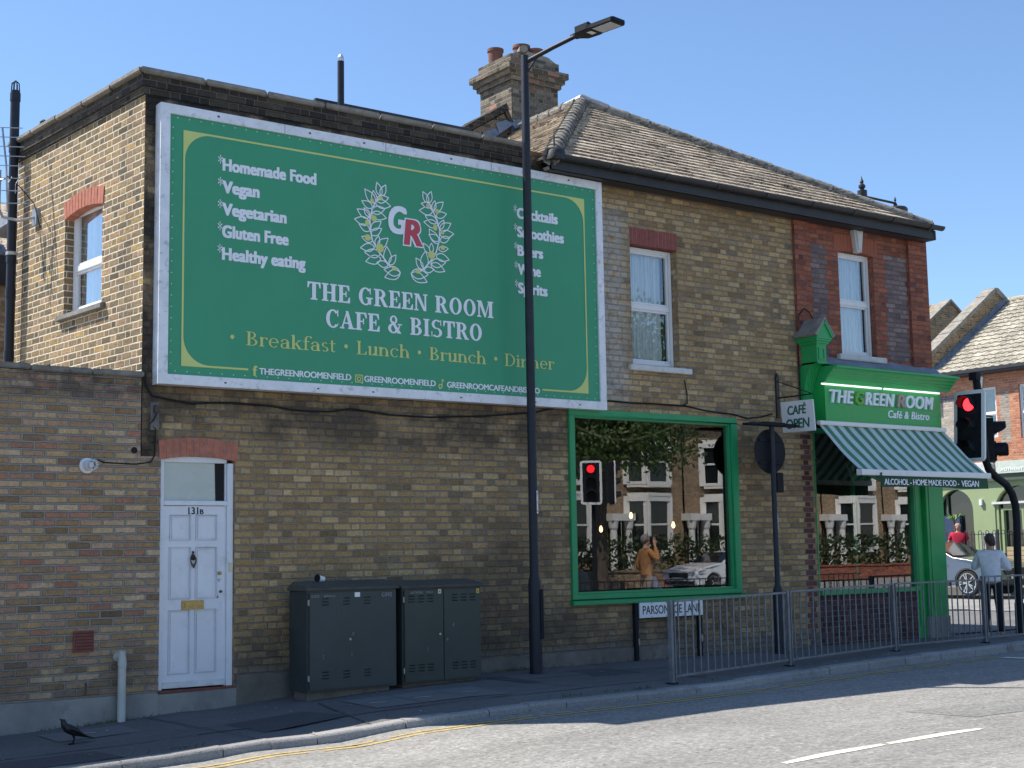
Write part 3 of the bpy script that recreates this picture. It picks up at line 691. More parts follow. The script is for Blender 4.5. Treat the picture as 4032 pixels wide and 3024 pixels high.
# roof ------------------------------------------------------------------------
E0, E1, AP = Vector((10.70, -.33, 4.90)), Vector((18.36, -.33, 4.94)), Vector((13.55, 2.5, 6.85))
E0b, APb = Vector((10.70, 4.2, 4.90)), Vector((13.55, 9.0, 6.85)); E1b = Vector((18.36, 9.0, 4.94))
rt = random.Random(9)
def slope(mbt, e0, e1, t0, t1, n):
    nrm = (e1 - e0).cross(((t0 + t1) / 2) - e0).normalized()
    if nrm.z < 0: nrm = -nrm
    for i in range(n):
        f0, f1 = i / n, (i + 1) / n
        a, b, c, d = e0.lerp(t0, f0), e1.lerp(t1, f0), e1.lerp(t1, f1), e0.lerp(t0, f1)
        m = max(1, int((b - a).length / .30)); sh = (i % 2) * .5
        cuts = [0] + [min(1, (k + sh) / m) for k in range(1, m + 1) if (k + sh) / m < 1] + [1]
        for g0, g1 in zip(cuts, cuts[1:]):
            dz = rt.uniform(.021, .030) + (.02 if rt.random() < .02 else 0); dd = rt.uniform(-.012, .012) * .7
            dn = (a - d).normalized() * dd if (a - d).length > .01 else Vector()
            p, q = a.lerp(b, g0) + dn + nrm * dz, a.lerp(b, g1 - .004 / max(.3, (b - a).length)) + dn + nrm * (dz + rt.uniform(-.004, .004))
            r, s_ = d.lerp(c, g1), d.lerp(c, g0)
            mbt.quad(p, q, r + nrm * .003, s_ + nrm * .003); mbt.quad(p - nrm * dz, q - nrm * dz, q, p)
    mbt.quad(*(x - nrm * .03 for x in (e0, e1, t1, t0)))
mb = MB(); slope(mb, E0, E1, AP, AP.copy(), 21); slope(mb, E0b, E0, AP + Vector((0, 1.7, 0)), AP.copy(), 20); slope(mb, E1, E1b, AP.copy(), APb, 30)
roof = mb.build("roof", m_tile, B)
def halfround(mbt, a, b, n, r):
    for i in range(n):
        p, q = a.lerp(b, i / n), a.lerp(b, (i + 1) / n); d = (q - p).normalized(); up = Vector((0, 0, rt.uniform(-.006, .006)))
        mbt.tube([p + up, p.lerp(q, .93) + up, p.lerp(q, 1.08) + up], [r * .93, r, r * 1.05], 10)
mb = MB(); halfround(mb, AP + Vector((0, 0, .01)), E0 + Vector((.02, .02, .02)), 19, .115); mb.build("hip_tiles", m_ridge, roof, smooth=True)
mb = MB(); halfround(mb, AP + Vector((.05, -.02, .01)), E1 + Vector((-.12, .06, .03)), 17, .10); mb.build("hip_tiles", m_ridge, roof, smooth=True)
mb = MB(); halfround(mb, AP + Vector((0, 1.6, .01)), AP + Vector((0, .1, .01)), 5, .11); mb.build("ridge_tiles", m_ridge, roof, smooth=True)
mb = MB()
mb.tube([AP + Vector((-.0, .45, .03)), AP + Vector((.02, 0, .06)), AP + Vector((.34, -.20, -.08))], [.085, .10, .085], 10); mb.build("lead_saddle", m_galv, roof, smooth=True)
mb = MB(); mb.lathe(E0 + Vector((.08, .02, .02)), [(.13, -.06), (.13, .05), (.09, .10), (.02, .12)], 12); mb.tube([E0 + Vector((.05, 0, .1)), E0 + Vector((.05, 0, .28))], .012, 5); mb.build("hip_iron", m_gutter, roof, smooth=True)
mb = MB(); c0 = Vector((18.42, -.2, 4.99)); pts = [Vector((18.28, -.2, 4.93))] + [c0 + Vector((.055 * math.cos(a), 0, .04 + .05 * math.sin(a))) for a in [R(200 - 34 * k) for k in range(10)]]; mb.tube(pts, .008, 6); mb.build("scroll_finial", m_iron, roof)
# gutter, fascia board
mb = MB(); mb.box(10.72, 18.30, -.30, -.05, 4.755, 4.80); mb.box(10.72, 18.32, -.31, -.27, 4.72 + .035, 4.90); mb.box(18.30, 18.36, -.31, 2, 4.755, 4.9); mb.build("fascia_board", m_gutter, B)
mb = MB()
prof = [(math.cos(R(180 + 18 * k)) * .062, math.sin(R(180 + 18 * k)) * .062) for k in range(11)] + [(math.cos(R(360 - 18 * k)) * .052, math.sin(R(360 - 18 * k)) * .052) for k in range(11)]
mb.prism([(10.66, -.375 + y, 4.925 + z) for y, z in prof], (7.78, 0, .03))
for x in (11.6, 12.55, 13.5, 14.45, 15.4, 16.3, 17.2, 18.1):
    mb.prism([(x, -.375 + y * 1.16, 4.925 + z * 1.16 + (x - 10.66) * .0037) for y, z in prof[:11]], (.05, 0, 0))
mb.build("gutter", m_gutter, B)
# party wall parapet and chimney
mb = MB(); y0 = 4.1; mb.prism([(10.8, y0, 4.4), (13.4, y0, 6.0), (13.4, y0, 6.95), (13.3, y0, 7.10), (10.8, y0, 5.55)], (0, .33, 0)); mb.build("party_wall", m_chim, B)
mb = MB()
for i in range(14):
    a, b = Vector((10.75, y0 - .05, 5.53)).lerp(Vector((13.34, y0 - .05, 7.15)), i / 14), Vector((10.75, y0 - .05, 5.53)).lerp(Vector((13.34, y0 - .05, 7.15)), (i + .96) / 14)
    dz = rt.uniform(0, .012); mb.prism([a, b, b + Vector((-.05, 0, .085 + dz)), a + Vector((-.05, 0, .085 + dz))], (0, .45, 0))
mb.prism([(13.30, y0 - .05, 7.15), (13.42, y0 - .05, 6.93), (13.36, y0 - .05, 6.90), (13.25, y0 - .05, 7.08)], (0, .4, 0))
mb.build("party_wall_coping", m_soot, B)
mb = MB()
for i in range(9):
    a = Vector((11.0, y0 - .006, 5.17)).lerp(Vector((13.35, y0 - .006, 6.90)), i / 9); b = Vector((11.0, y0 - .006, 5.17)).lerp(Vector((13.35, y0 - .006, 6.90)), (i + 1) / 9)
    mb.quad(a + Vector((0, -.09, -.03)), b + Vector((0, -.09, -.03)), b + Vector((0, 0, .10)), a + Vector((0, 0, .17)))
mb.build("stepped_flashing", m_lead, B)
mb = MB(); X0, X1, Y0, Y1 = 13.40, 14.365, 4.08, 4.95
mb.box(X0, X1, Y0, Y1, 5.8, 7.665)
for z0, z1, e in ((7.665, 7.745, .045), (7.745, 7.825, .09), (7.825, 7.925, .135), (7.925, 8.10, .02)): mb.box(X0 - e, X1 + e, Y0 - e, Y1 + e, z0, z1)
ch = mb.build("chimney", m_chim, B)
mb = MB(); mb.prism([(X0 - .0, Y0, 8.10), (X1, Y0, 8.10), (X1 - .2, Y0, 8.19), (X0 + .25, Y0, 8.21)], (0, .87, 0)); mb.build("flaunching", m_mortar, ch)
for x, y, h, r in ((13.56, 4.72, .27, .125), (13.94, 4.50, .34, .135), (14.17, 4.42, .29, .125)):
    mb = MB(); mb.lathe((x, y, 8.12), [(r * .95, 0), (r, h - .05), (r * 1.12, h - .045), (r * 1.12, h), (r * .88, h), (r * .85, h - .12)], 16); mb.build("chimney_pot", m_terra, ch, smooth=True)
mb = MB(); mb.tube([(13.60, 3.98, 8.20), (13.78, 4.34, 8.22)], .075, 12, caps=False); mb.tube([(13.602, 3.985, 8.20), (13.78, 4.34, 8.22)], .066, 12); mb.build("half_round_cowl", [m_cope_s], ch, smooth=True)
mb = MB(); mb.quad((13.37, 4.06, 6.72), (14.4, 4.06, 7.02), (14.4, 4.06, 7.16), (13.37, 4.06, 6.98)); mb.quad((13.36, 3.95, 6.80), (13.8, 3.95, 7.0), (13.8, 4.07, 7.08), (13.36, 4.07, 6.95)); mb.build("chimney_flashing", m_lead, ch)

# plinth, door ------------------------------------------------------------------
mb = MB()
def plinth(x0, x1, top0, top1, e):
    n = max(1, int((x1 - x0) / .4))
    for i in range(n):
        a, b = x0 + (x1 - x0) * i / n, x0 + (x1 - x0) * (i + 1) / n
        ta, tb = top0 + (top1 - top0) * i / n, top0 + (top1 - top0) * (i + 1) / n
        mb.prism([(a, -e, -1.85), (b, -e, -1.85), (b, -e, tb), (a, -e, ta)], (0, e - .001, 0))
for pa in ((5.76, 6.62, -1.345, -1.335, .022), (6.62, 7.3, -1.20, -1.24, .020), (9.3, 12.9, -1.235, -1.20, .016)):
    mb = MB(); plinth(*pa); mb.build("rendered_plinth", m_cement if pa[0] < 6 else m_brcem, B)
mb = MB(); mb.box(5.775, 6.60, -.02, .12, -1.335, -1.312); mb.build("doorstep", m_airb, B)
DRt = MB(); y0 = .035
def dbar(m, x0, x1, z0, z1, ya, yb): m.box(x0, x1, ya, yb, z0, z1)
f = MB(); dbar(f, 5.778, 5.824, -1.31, 1.03, y0 - .01, .12); dbar(f, 6.525, 6.597, -1.31, 1.0, y0 - .01, .12); dbar(f, 5.824, 6.525, .555, .602, y0 - .014, .12); dbar(f, 5.824, 6.525, 1.0, 1.075, y0 - .0, .12); dbar(f, 6.508, 6.525, -1.31, 1.0, y0 + .008, .12)
dfr = f.build("door_frame", m_door, B, bevel=.005)
g = MB(); g.quad((5.824, .07, .602), (6.51, .07, .602), (6.51, .07, 1.0), (5.824, .07, 1.0)); tr = g.build("transom_pane", m_frost, dfr)
g = MB(); g.quad((6.41, .066, .604), (6.508, .066, .604), (6.508, .066, .998), (6.40, .066, .998)); g.build("blind_gap", m_dark, tr)
d = MB(); X0, X1, Z0, Z1 = 5.826, 6.508, -1.295, .55
PN = [(5.905, 6.12, .20, .452), (6.192, 6.415, .20, .452), (5.90, 6.125, -.40, .12), (6.19, 6.416, -.40, .12), (5.90, 6.12, -1.155, -.52), (6.187, 6.414, -1.155, -.52)]
d.wall((0, .05, 0), (1, 0, 0), X0, X1, Z0, Z1, PN, .016, (0, 1, 0)); d.box(X0, X1, .0665, .10, Z0, Z1)
for a, b, c, e in PN: d.prism([(a + .022, .0655, c + .022), (b - .022, .0655, c + .022), (b - .022, .0655, e - .022), (a + .022, .0655, e - .022)][::1], (0, -.008, 0))
leaf = d.build("front_door", m_door, B)
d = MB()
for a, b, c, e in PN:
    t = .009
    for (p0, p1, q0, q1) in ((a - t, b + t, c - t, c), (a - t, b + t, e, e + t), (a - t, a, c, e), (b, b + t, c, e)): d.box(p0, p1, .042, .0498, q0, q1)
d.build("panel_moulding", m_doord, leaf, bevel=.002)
d = MB(); d.prism([(X0, .02, -1.295), (X0, .05, -1.295), (X0, .05, -1.235), (X0, .035, -1.245)], (X1 - X0, 0, 0)); d.build("weather_bar", m_sill, leaf)
d = MB(); d.box(6.035, 6.278, .036, .0495, -.515, -.42); d.box(6.066, 6.25, .028, .036, -.495, -.442); d.build("letterbox", m_brass, leaf, bevel=.003)
d = MB(); kx = 6.154
d.lathe((kx, .04, 0), [(.004, .085), (.014, .07), (.006, .055), (.02, .04), (.030, .02), (.02, -.005), (.008, -.012)], 10)
d.tube([(kx - .028, .036, .02), (kx - .030, .028, -.02), (kx - .016, .024, -.055), (kx, .022, -.066), (kx + .016, .024, -.055), (kx + .030, .028, -.02), (kx + .028, .036, .02)], [.006, .007, .009, .012, .009, .007, .006], 8)
d.lathe((kx, .024, -.07), [(.003, -.022), (.012, -.012), (.012, .006), (.004, .012)], 8); d.build("door_knocker", m_bronze, leaf, smooth=True)
d = MB(); d.lathe((6.455, .03, -.15), [(.017, 0), (.020, .01), (.020, .02)], 12, 'y'); d.build("cylinder_lock", m_brass, leaf); d = MB(); d.lathe((6.468, .034, -.34), [(.014, 0), (.016, .016)], 12, 'y'); d.build("lower_lock", m_bronze, leaf)
d = MB(); rs = random.Random(4)
for cx, cz in ((6.448, -.222), (6.44, -.40)):
    for k in range(7):
        x, z = cx + rs.uniform(-.022, .022), cz + rs.uniform(-.014, .014); d.poly([(x, .0488, z), (x + rs.uniform(.006, .016), .0488, z - .004), (x + rs.uniform(.0, .012), .0488, z + rs.uniform(.006, .014))])
d.build("chipped_paint", m_bronze, leaf)
d = MB(); lettering(d, "131", (6.100, .0485, .464), FX, FZ, FN, .112, .072, .028); lettering(d, "B", (6.228, .0485, .466), FX, FZ, FN, .044, .050, .03)
for x in (6.118, 6.192): d.box(x - .012, x + .012, .0475, .048, .464, .469)
d.build("door_number", m_blk, leaf)
d = MB(); d.box(6.545, 6.592, .012, .0245, -.135, -.04); d.build("doorbell", paint("cream_plastic", (.62, .56, .40), .5), dfr, bevel=.004)
# junction board, cable along the wall
d = MB(); d.box(5.648, 5.738, -.03, -.002, 1.32, 1.60); jb = d.build("cable_board", m_wood, B)
d = MB(); d.box(5.672, 5.722, -.07, -.031, 1.49, 1.575); d.build("junction_box", paint("brown_box", (.07, .045, .04), .6), jb, bevel=.006)
d = MB(); C_ = [(5.566, 1.92), (5.60, 1.76), (5.661, 1.669), (5.85, 1.64), (6.085, 1.61), (6.35, 1.632), (6.559, 1.642), (7.014, 1.63), (7.25, 1.60), (7.485, 1.593), (7.75, 1.602), (7.99, 1.645), (8.5, 1.60), (9.04, 1.594), (9.8, 1.64), (10.6, 1.72), (11.2, 1.86), (11.77, 1.924), (12.2, 1.915), (12.56, 1.923), (13.17, 1.921), (13.53, 1.876), (14.06, 1.847), (14.32, 1.806), (14.6, 1.84), (14.82, 1.892)]
d.tube([(x, -.02, z) for x, z in C_], .011, 6); d.tube([(5.70, -.06, 1.49), (5.67, -.05, 1.42), (5.645, -.02, 1.38), (5.70, -.03, 1.33), (5.702, -.015, 1.2), (5.70, -.015, 1.06), (5.66, -.015, .99), (5.5, -.015, .965), (5.3, -.015, .97), (5.17, -.015, .975), (5.10, -.03, 1.0)], .007, 6)
d.tube([(13.15, -.015, 2.28), (13.19, -.015, 2.1), (13.19, -.015, 1.96), (13.1, -.018, 1.93)], .008, 5)
d.tube([(15.40, -.03, 1.75), (15.40, -.03, 2.4), (15.40, -.03, 3.1), (15.42, -.05, 3.35), (15.5, -.09, 3.45), (15.6, -.09, 3.40), (15.68, -.09, 3.30)], .010, 6)
d.build("wall_cable", m_blk, B)
# ------------------------------------------------------------------ shop windows and cafe front
f = MB(); x0, x1, z0, z1 = 11.13, 14.09, -.62, 1.80
for (a, b, c, e) in ((x0, x0 + .085, z0 + .10, z1 - .08), (x1 - .11, x1, z0 + .10, z1 - .08), (x0, x1, z1 - .08, z1), (x0, x1, z0 + .04, z0 + .10)): f.box(a, b, -.035, .10, c, e)
for (a, b, c, e) in ((x0 + .085, x0 + .115, z0 + .10, z1 - .08), (x1 - .14, x1 - .11, z0 + .10, z1 - .08), (x0 + .115, x1 - .14, z1 - .11, z1 - .08), (x0 + .115, x1 - .14, z0 + .10, z0 + .13)): f.box(a, b, -.005, .09, c, e)
f.prism([(x0 - .02, -.075, z0 - .03), (x0 - .02, .05, z0 - .03), (x0 - .02, .05, z0 + .042), (x0 - .02, -.075, z0 + .02)], (x1 - x0 + .10, 0, 0))
wf = f.build("shop_window_frame", m_fgreen, B, bevel=.006)
g = MB(); g.quad((x0 + .1, .04, z0 + .12), (x1 - .12, .04, z0 + .12), (x1 - .12, .04, z1 - .09), (x0 + .1, .04, z1 - .09)); g.build("shop_pane", m_glass, wf)
f = MB()
f.box(15.66, 17.87, -.06, .10, -.665, -.60); f.box(15.67, 15.70, .0, .09, -.60, 1.73); f.box(17.86, 17.89, -.02, .09, -.60, 1.70); f.box(15.70, 17.86, .0, .09, 1.66, 1.73)
wf2 = f.build("shop_window_frame", m_fgreen, B, bevel=.004)
g = MB(); g.quad((15.69, .04, -.605), (17.87, .04, -.605), (17.87, .04, 1.69), (15.69, .04, 1.69)); g.build("shop_pane", m_glass, wf2)
f = MB(); f.box(16.55, 16.60, .055, .10, -.6, 1.66); f.box(16.60, 17.3, .055, .10, 1.0, 1.08); f.build("window_mullion", m_fgreen, wf2)
f = MB(); f.box(15.64, 18.12, .025, .12, -1.8, -.665); f.build("stall_riser", m_plinth_brick, B)
f = MB(); f.box(17.89, 18.10, .02, .2, -1.40, 1.74); f.box(17.93, 18.05, .006, .02, -1.2, 1.6); f.box(18.10, 18.53, -.06, .5, -1.06, 1.74); f.box(18.16, 18.47, -.068, -.06, -.95, 1.6)
f.build("shopfront_pillar", m_green, B, bevel=.006)
f = MB(); f.box(18.08, 18.54, -.07, .5, -1.8, -1.06); f.build("pillar_base", m_cement, B)
f = MB()   # fascia, cornice, lead
f.box(15.62, 18.26, -.30, -.02, 1.80, 2.375); f.build("fascia_panel", m_sign_g, B)
f = MB(); pf = [(-.02, 2.375), (-.315, 2.375), (-.325, 2.42), (-.345, 2.425), (-.355, 2.455), (-.385, 2.465), (-.40, 2.50), (-.43, 2.51), (-.45, 2.545), (-.475, 2.55), (-.475, 2.585), (-.02, 2.61)]
f.prism([(15.64, y, z) for y, z in pf], (2.86, 0, 0)); f.build("fascia_cornice", m_green, B)
f = MB(); n = 22; rr = random.Random(6)
for i in range(n):
    a, b = 15.66 + 2.86 * i / n, 15.66 + 2.86 * (i + 1) / n; h0 = .006 + .02 * abs(math.sin(i * 1.3)); h1 = .006 + .02 * abs(math.sin((i + 1) * 1.3))
    f.quad((a, -.495, 2.578 + h0 * .5), (b, -.495, 2.578 + h1 * .5), (b, -.20, 2.632 + h1), (a, -.20, 2.632 + h0)); f.quad((a, -.495, 2.556), (b, -.495, 2.556), (b, -.495, 2.578 + h1 * .5), (a, -.495, 2.578 + h0 * .5))
f.build("cornice_capping", m_green, B)
f = MB()
for i in range(n):
    a, b = 15.64 + 2.87 * i / n, 15.64 + 2.87 * (i + 1) / n; f.quad((a, -.20, 2.64), (b, -.20, 2.64), (b, -.012, 2.79 + .01 * math.sin(i + 1)), (a, -.012, 2.79 + .01 * math.sin(i)))
f.build("cornice_flashing", m_lead, B)
f = MB(); f.prism([(15.53, -.345, 2.318), (16.83, -.345, 2.318), (16.83, -.345, 2.340), (15.53, -.345, 2.340)], (0, .03, 0)); f.prism([(16.90, -.345, 2.318), (18.20, -.345, 2.318), (18.20, -.345, 2.340), (16.90, -.345, 2.340)], (0, .03, 0)); f.build("fascia_strip_light", m_tubel, B)
for tx, xx, wd, hh_, mt in (("THE", 15.70, .52, .19, m_ltr), ("G", 16.25, .205, .195, paint("leaf_green_letter", (.16, .42, .06), .5)), ("REEN", 16.465, .675, .19, m_ltr), ("R", 17.19, .19, .19, paint("taupe_letter", (.44, .33, .26), .5)), ("OOM", 17.395, .665, .19, m_ltr)):
    f = MB(); lettering(f, tx, (xx, -.316, 2.07 if tx != "G" else 2.067), FX, FZ, FN, wd, hh_, .034, .22, 1.10, .014, 'H' if tx != "G" else 'G'); f.build("raised_lettering", mt, B)
f = MB(); lettering(f, "Café & Bistro", (16.99, -.306, 1.905), FX, FZ, FN, .97, .115, .026, .22, 1.06, .004, 'C'); f.build("raised_lettering", m_ltr, B)
# console bracket at the left end of the fascia
f = MB(); xa, xb = 15.435, 15.635
f.box(xa, xb, -.345, -.002, 2.63, 2.885)
sc = [(-.002, 1.80)] + [(-.05 - .24 * (1 - math.cos(R(90 * k / 9))) ** 1.0, 1.82 + .80 * math.sin(R(90 * k / 9)) * 1.0) for k in range(10)] + [(-.30, 2.63), (-.002, 2.63)]
f.prism([(xa, y, z) for y, z in sc], (xb - xa, 0, 0))
f.box(xa + .0, xb + .015, -.36, -.002, 2.615, 2.64)
for k, (e, z0, z1) in enumerate(((.012, 2.885, 2.905), (.03, 2.905, 2.935), (.05, 2.935, 2.965), (.065, 2.965, 2.995))): f.box(xa - e, xb + e, -.345 - e, -.002, z0, z1)
f.prism([(xa - .065, -.41, 2.995), (xb + .065, -.41, 2.995), (15.535, -.41, 3.225)], (0, .40, 0))
for (a, b) in (((xa - .065, 2.995), (15.535, 3.225)), ((xb + .065, 2.995), (15.535, 3.225))):
    d_ = Vector((b[0] - a[0], 0, b[1] - a[1])); nn = Vector((-d_.z, 0, d_.x)).normalized() * .028 * (1 if a[0] < 15.5 else -1)
    A, Bq = Vector((a[0], -.43, a[1])), Vector((b[0], -.43, b[1])); f.prism([A - nn * .6, Bq - nn * .6, Bq + nn * .7, A + nn * .7], (0, .03, 0))
for (p0, p1, q0, q1) in ((15.47, 15.49, 2.67, 2.85), (15.58, 15.60, 2.67, 2.85), (15.49, 15.58, 2.67, 2.69), (15.49, 15.58, 2.83, 2.85)): f.box(p0, p1, -.358, -.345, q0, q1)
for k in range(4):
    x = 15.462 + k * .044; f.prism([(x, y - .010, z) for y, z in sc[1:-2]] + [(x, y + .01, z) for y, z in sc[1:-2]][::-1], (.014, 0, 0))
con = f.build("console_bracket", m_green, B)
f = MB()
for s in (-1, 1):
    a = Vector((15.535 + s * .175, -.435, 2.99)); b = Vector((15.535, -.435, 3.238)); nn = Vector((s * .04, 0, .03)); q = [a + nn * .3, b + Vector((0, 0, .012)), b + Vector((0, 0, .04)), a + nn]
    f.prism(q, (0, .43, 0))
f.build("console_roof", m_cope_s, con)
# interior of the cafe seen through the glass
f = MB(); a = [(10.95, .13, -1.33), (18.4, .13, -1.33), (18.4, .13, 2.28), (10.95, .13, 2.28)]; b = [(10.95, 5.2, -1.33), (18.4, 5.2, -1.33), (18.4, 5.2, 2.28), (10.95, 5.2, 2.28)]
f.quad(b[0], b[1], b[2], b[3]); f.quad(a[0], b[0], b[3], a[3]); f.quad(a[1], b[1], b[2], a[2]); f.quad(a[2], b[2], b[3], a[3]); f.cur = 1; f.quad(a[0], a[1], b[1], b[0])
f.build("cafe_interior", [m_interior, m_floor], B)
def bulb(x, z, y, n, label):
    t = thing("pendant_bulb", label, "light bulb", (x, y, z), "filament bulbs hanging inside the cafe windows")
    m_ = MB(); m_.lathe((x, y, z), [(.004, -.045), (.020, -.03), (.026, -.008), (.016, .03), (.010, .045)], 8); m_.build("bulb", m_bulb, t, smooth=True)
    m_ = MB(); m_.tube([(x, y, z + .045), (x, y, 2.27)], .006, 5); m_.lathe((x, y, z + .045), [(.014, 0), (.014, .05), (.006, .06)], 8); m_.build("flex", m_blk, t)
BL = [(11.62, .32, 1.0, "lit bulb low at the left edge inside the big green window"), (12.0, .52, 1.3, "lit bulb left of centre inside the big green window"), (12.35, .48, 1.5, "lit bulb near the middle of the big green window"),
      (12.9, .32, 1.5, "lit bulb beside the reflected bay inside the big green window"), (13.2, .50, 1.2, "lit bulb right of centre inside the big green window"), (13.72, .36, .9, "lit bulb nearest the right jamb inside the big green window"), (15.85, .78, .7, "lit bulb under the garland inside the small shop window")]
for x, z, y, l in BL: bulb(x, z, y, 0, l)
f = MB(); pts = [(11.25 + 2.2 * t / 16, .35, 1.72 - .16 * math.sin(math.pi * min(1, t / 15)) * 1.5 - .02 * t / 16) for t in range(17)]; f.tube(pts, .016, 6); f.tube([(11.3, .36, 1.72), (11.29, .36, 1.4), (11.36, .36, 1.1), (11.42, .36, .8)], [.018, .015, .012, .004], 6); f.tube([(13.35, .36, 1.72), (13.3, .36, 1.4), (13.36, .36, 1.15)], .012, 5); f.tube([(13.35, .36, 1.4), (13.44, .36, 1.15)], .012, 5)
o = f.build("rope_swag", paint("hemp_rope", (.22, .165, .095), .95, var=.3, scale=60), None); tag(o, "hemp rope swag hung across the top inside the big green window", "rope")
f = MB(); rg = random.Random(8)
for i in range(420):
    x = rg.uniform(15.72, 16.75); c = Vector((x, .30 + rg.gauss(0, .07), .99 + rg.gauss(0, .055) + .03 * math.sin(x * 9))); d_ = Vector((rg.uniform(-1, 1), rg.uniform(-1, 1), rg.uniform(-1, 1))).normalized() * .04; e_ = d_.cross(Vector((rg.random(), .3, .5))).normalized() * .016
    f.quad(c - d_, c + e_, c + d_, c - e_)
o = f.build("leaf_garland", paint("dark_garland_leaf", (.02, .035, .02), .7, var=.4, scale=9), None); tag(o, "dark leafy garland across the small shop window under the awning", "garland")
# tables and seated guests inside
for x, lab in ((12.4, "round dark cafe table behind the left of the big window"), (13.5, "round dark cafe table behind the right of the big window")):
    t = thing("cafe_table", lab, "table", (x, 1.0, -1.33), "tables inside the cafe"); m_ = MB(); m_.lathe((x, 1.0, -1.33), [(.36, .73), (.36, .755)], 20); m_.build("table_top", m_floor, t); m_ = MB(); m_.lathe((x, 1.0, -1.33), [(.22, .0), (.2, .02), (.03, .05), (.03, .73)], 12); m_.build("pedestal", m_blk, t)
# ------------------------------------------------------------------ awning
t_aw = NT("striped_awning_cloth"); uvn = t_aw.uv(); sp = t_aw.new('ShaderNodeSeparateXYZ'); t_aw.l.new(uvn, sp.inputs[0])
fr = t_aw.ma('FRACT', t_aw.ma('DIVIDE', t_aw.ma('ADD', sp.outputs[0], 20.04), .216)); st = t_aw.step(fr, .50, .53); st = t_aw.ma('MULTIPLY', st, t_aw.ma('SUBTRACT', 1.0, t_aw.step(fr, .97, 1.0)))
nz = t_aw.noise(t_aw.obj(), 2.5, 5, .6)
cc = t_aw.mix(st, (.58, .63, .60), (.07, .24, .13)); cc = t_aw.mix(1.0, cc, t_aw.combine(t_aw.ma('MULTIPLY_ADD', nz.outputs[0], .5, .75)), 'MULTIPLY')
t_aw.put(t_aw.b.inputs['Base Color'], cc); t_aw.b.inputs['Roughness'].default_value = .9; m_awn = t_aw.m
AW = thing("awning", "green and pale grey striped awning folded out under the cafe fascia", "awning", (16.85, -.7, -1.4))
f = MB(); NX, NY = 24, 8; A0, A1 = Vector((15.43, -.34, 1.735)), Vector((15.40, -1.05, 1.06)); rows = []
for j in range(NY + 1):
    t = j / NY; p = A0.lerp(A1, t) + Vector((0, 0, -.022 * math.sin(math.pi * t))); rows.append([(p.x + (18.26 - 15.42) * i / NX, p.y, p.z + .006 * math.sin(i * .8 + j)) for i in range(NX + 1)])
idx = [f.pts(r) for r in rows]
for j in range(NY):
    for i in range(NX): f.face((idx[j][i], idx[j + 1][i], idx[j + 1][i + 1], idx[j][i + 1]))
idx2 = [f.pts([(x, y + .004, z - .006) for x, y, z in r]) for r in rows]
for j in range(NY):
    for i in range(NX): f.face((idx2[j][i], idx2[j][i + 1], idx2[j + 1][i + 1], idx2[j + 1][i]))
f.build("canopy", m_awn, AW, smooth=True, flat_uv=True)
f = MB(); f.box(15.36, 18.30, -1.105, -1.035, .985, 1.065); f.box(15.345, 15.36, -1.115, -1.03, .975, 1.075); f.build("front_bar", m_white, AW, bevel=.012)
f = MB(); f.box(15.40, 18.28, -.385, -.305, 1.735, 1.795); f.build("cassette", m_white, AW, bevel=.012)
f = MB(); f.tube([(15.7, -.3, 1.66), (16.5, -.55, 1.30), (15.75, -1.03, 1.02)], .02, 8); f.tube([(17.9, -.3, 1.66), (17.1, -.55, 1.30), (17.85, -1.03, 1.02)], .02, 8); f.build("folding_arm", m_white, AW)
m_val = paint("dark_green_valance", (.03, .09, .045), .9, var=.2, scale=4)
f = MB(); N_ = 60; rows = []
for k in range(5): rows.append(f.pts([(15.80 + 2.44 * i / N_, -1.072 - .010 * math.sin(i * .55) * k / 4 - .006 * math.sin(i * .23 + 1) * k / 4, .985 - .148 * k / 4 - (.012 * math.sin(i * .12 + 2) if k == 4 else 0)) for i in range(N_ + 1)]))
for A, C_ in zip(rows, rows[1:]):
    for i in range(N_): f.face((C_[i], C_[i + 1], A[i + 1], A[i]))
f.prism([(15.50, -1.06, .985), (15.81, -1.07, .985), (15.86, -1.075, .845), (15.74, -1.10, .90)], (0, .004, 0)); f.prism([(15.70, -1.09, 1.0), (15.78, -1.12, 1.03), (15.82, -1.085, .86)], (0, .004, 0))
va = f.build("valance", m_val, AW, smooth=True)
f = MB(); s_ = 15.86
lettering(f, "ALCOHOL - HOME MADE FOOD -", (15.86, -1.086, .862), FX, FZ, FN, 1.68, .082, .022, 0, .92); i0 = len(f.v)
lettering(f, "VEGAN", (17.59, -1.090, .858), FX, FZ, FN, .42, .088, .022, .1, .9); f.build("valance_lettering", m_ltr, va)
# ------------------------------------------------------------------ hanging sign
H = thing("hanging_sign", "white CAFE OPEN board hanging from a black wrought bracket beside the fascia", "sign", (14.945, 0, 1.6))
f = MB(); f.box(14.915, 14.975, -.03, -.002, 1.84, 2.42); f.lathe((14.945, -.018, 2.42), [(.02, 0), (.028, .02), (.004, .06)], 8); f.tube([(14.945, -.02, 2.12), (14.945, -.66, 2.12)], .012, 6); f.tube([(14.945, -.02, 2.36), (14.945, -.64, 2.13)], .008, 6)
f.tube([(14.945, -.14, 2.12), (14.945, -.14, 2.03)], .005, 5); f.tube([(14.945, -.53, 2.12), (14.945, -.53, 2.03)], .005, 5); f.build("wall_bracket", m_iron, H)
f = MB(); f.prism([(14.935, -.075, 2.055), (14.935, -.672, 2.045), (14.935, -.697, 1.61), (14.935, -.10, 1.62)], (.02, 0, 0)); bd = f.build("sign_board", m_signw, H, bevel=.004)
f = MB(); SX, SZ, SN = Vector((0, -1, 0)), Vector((0, -.05, 1)).normalized(), Vector((-1, 0, 0))
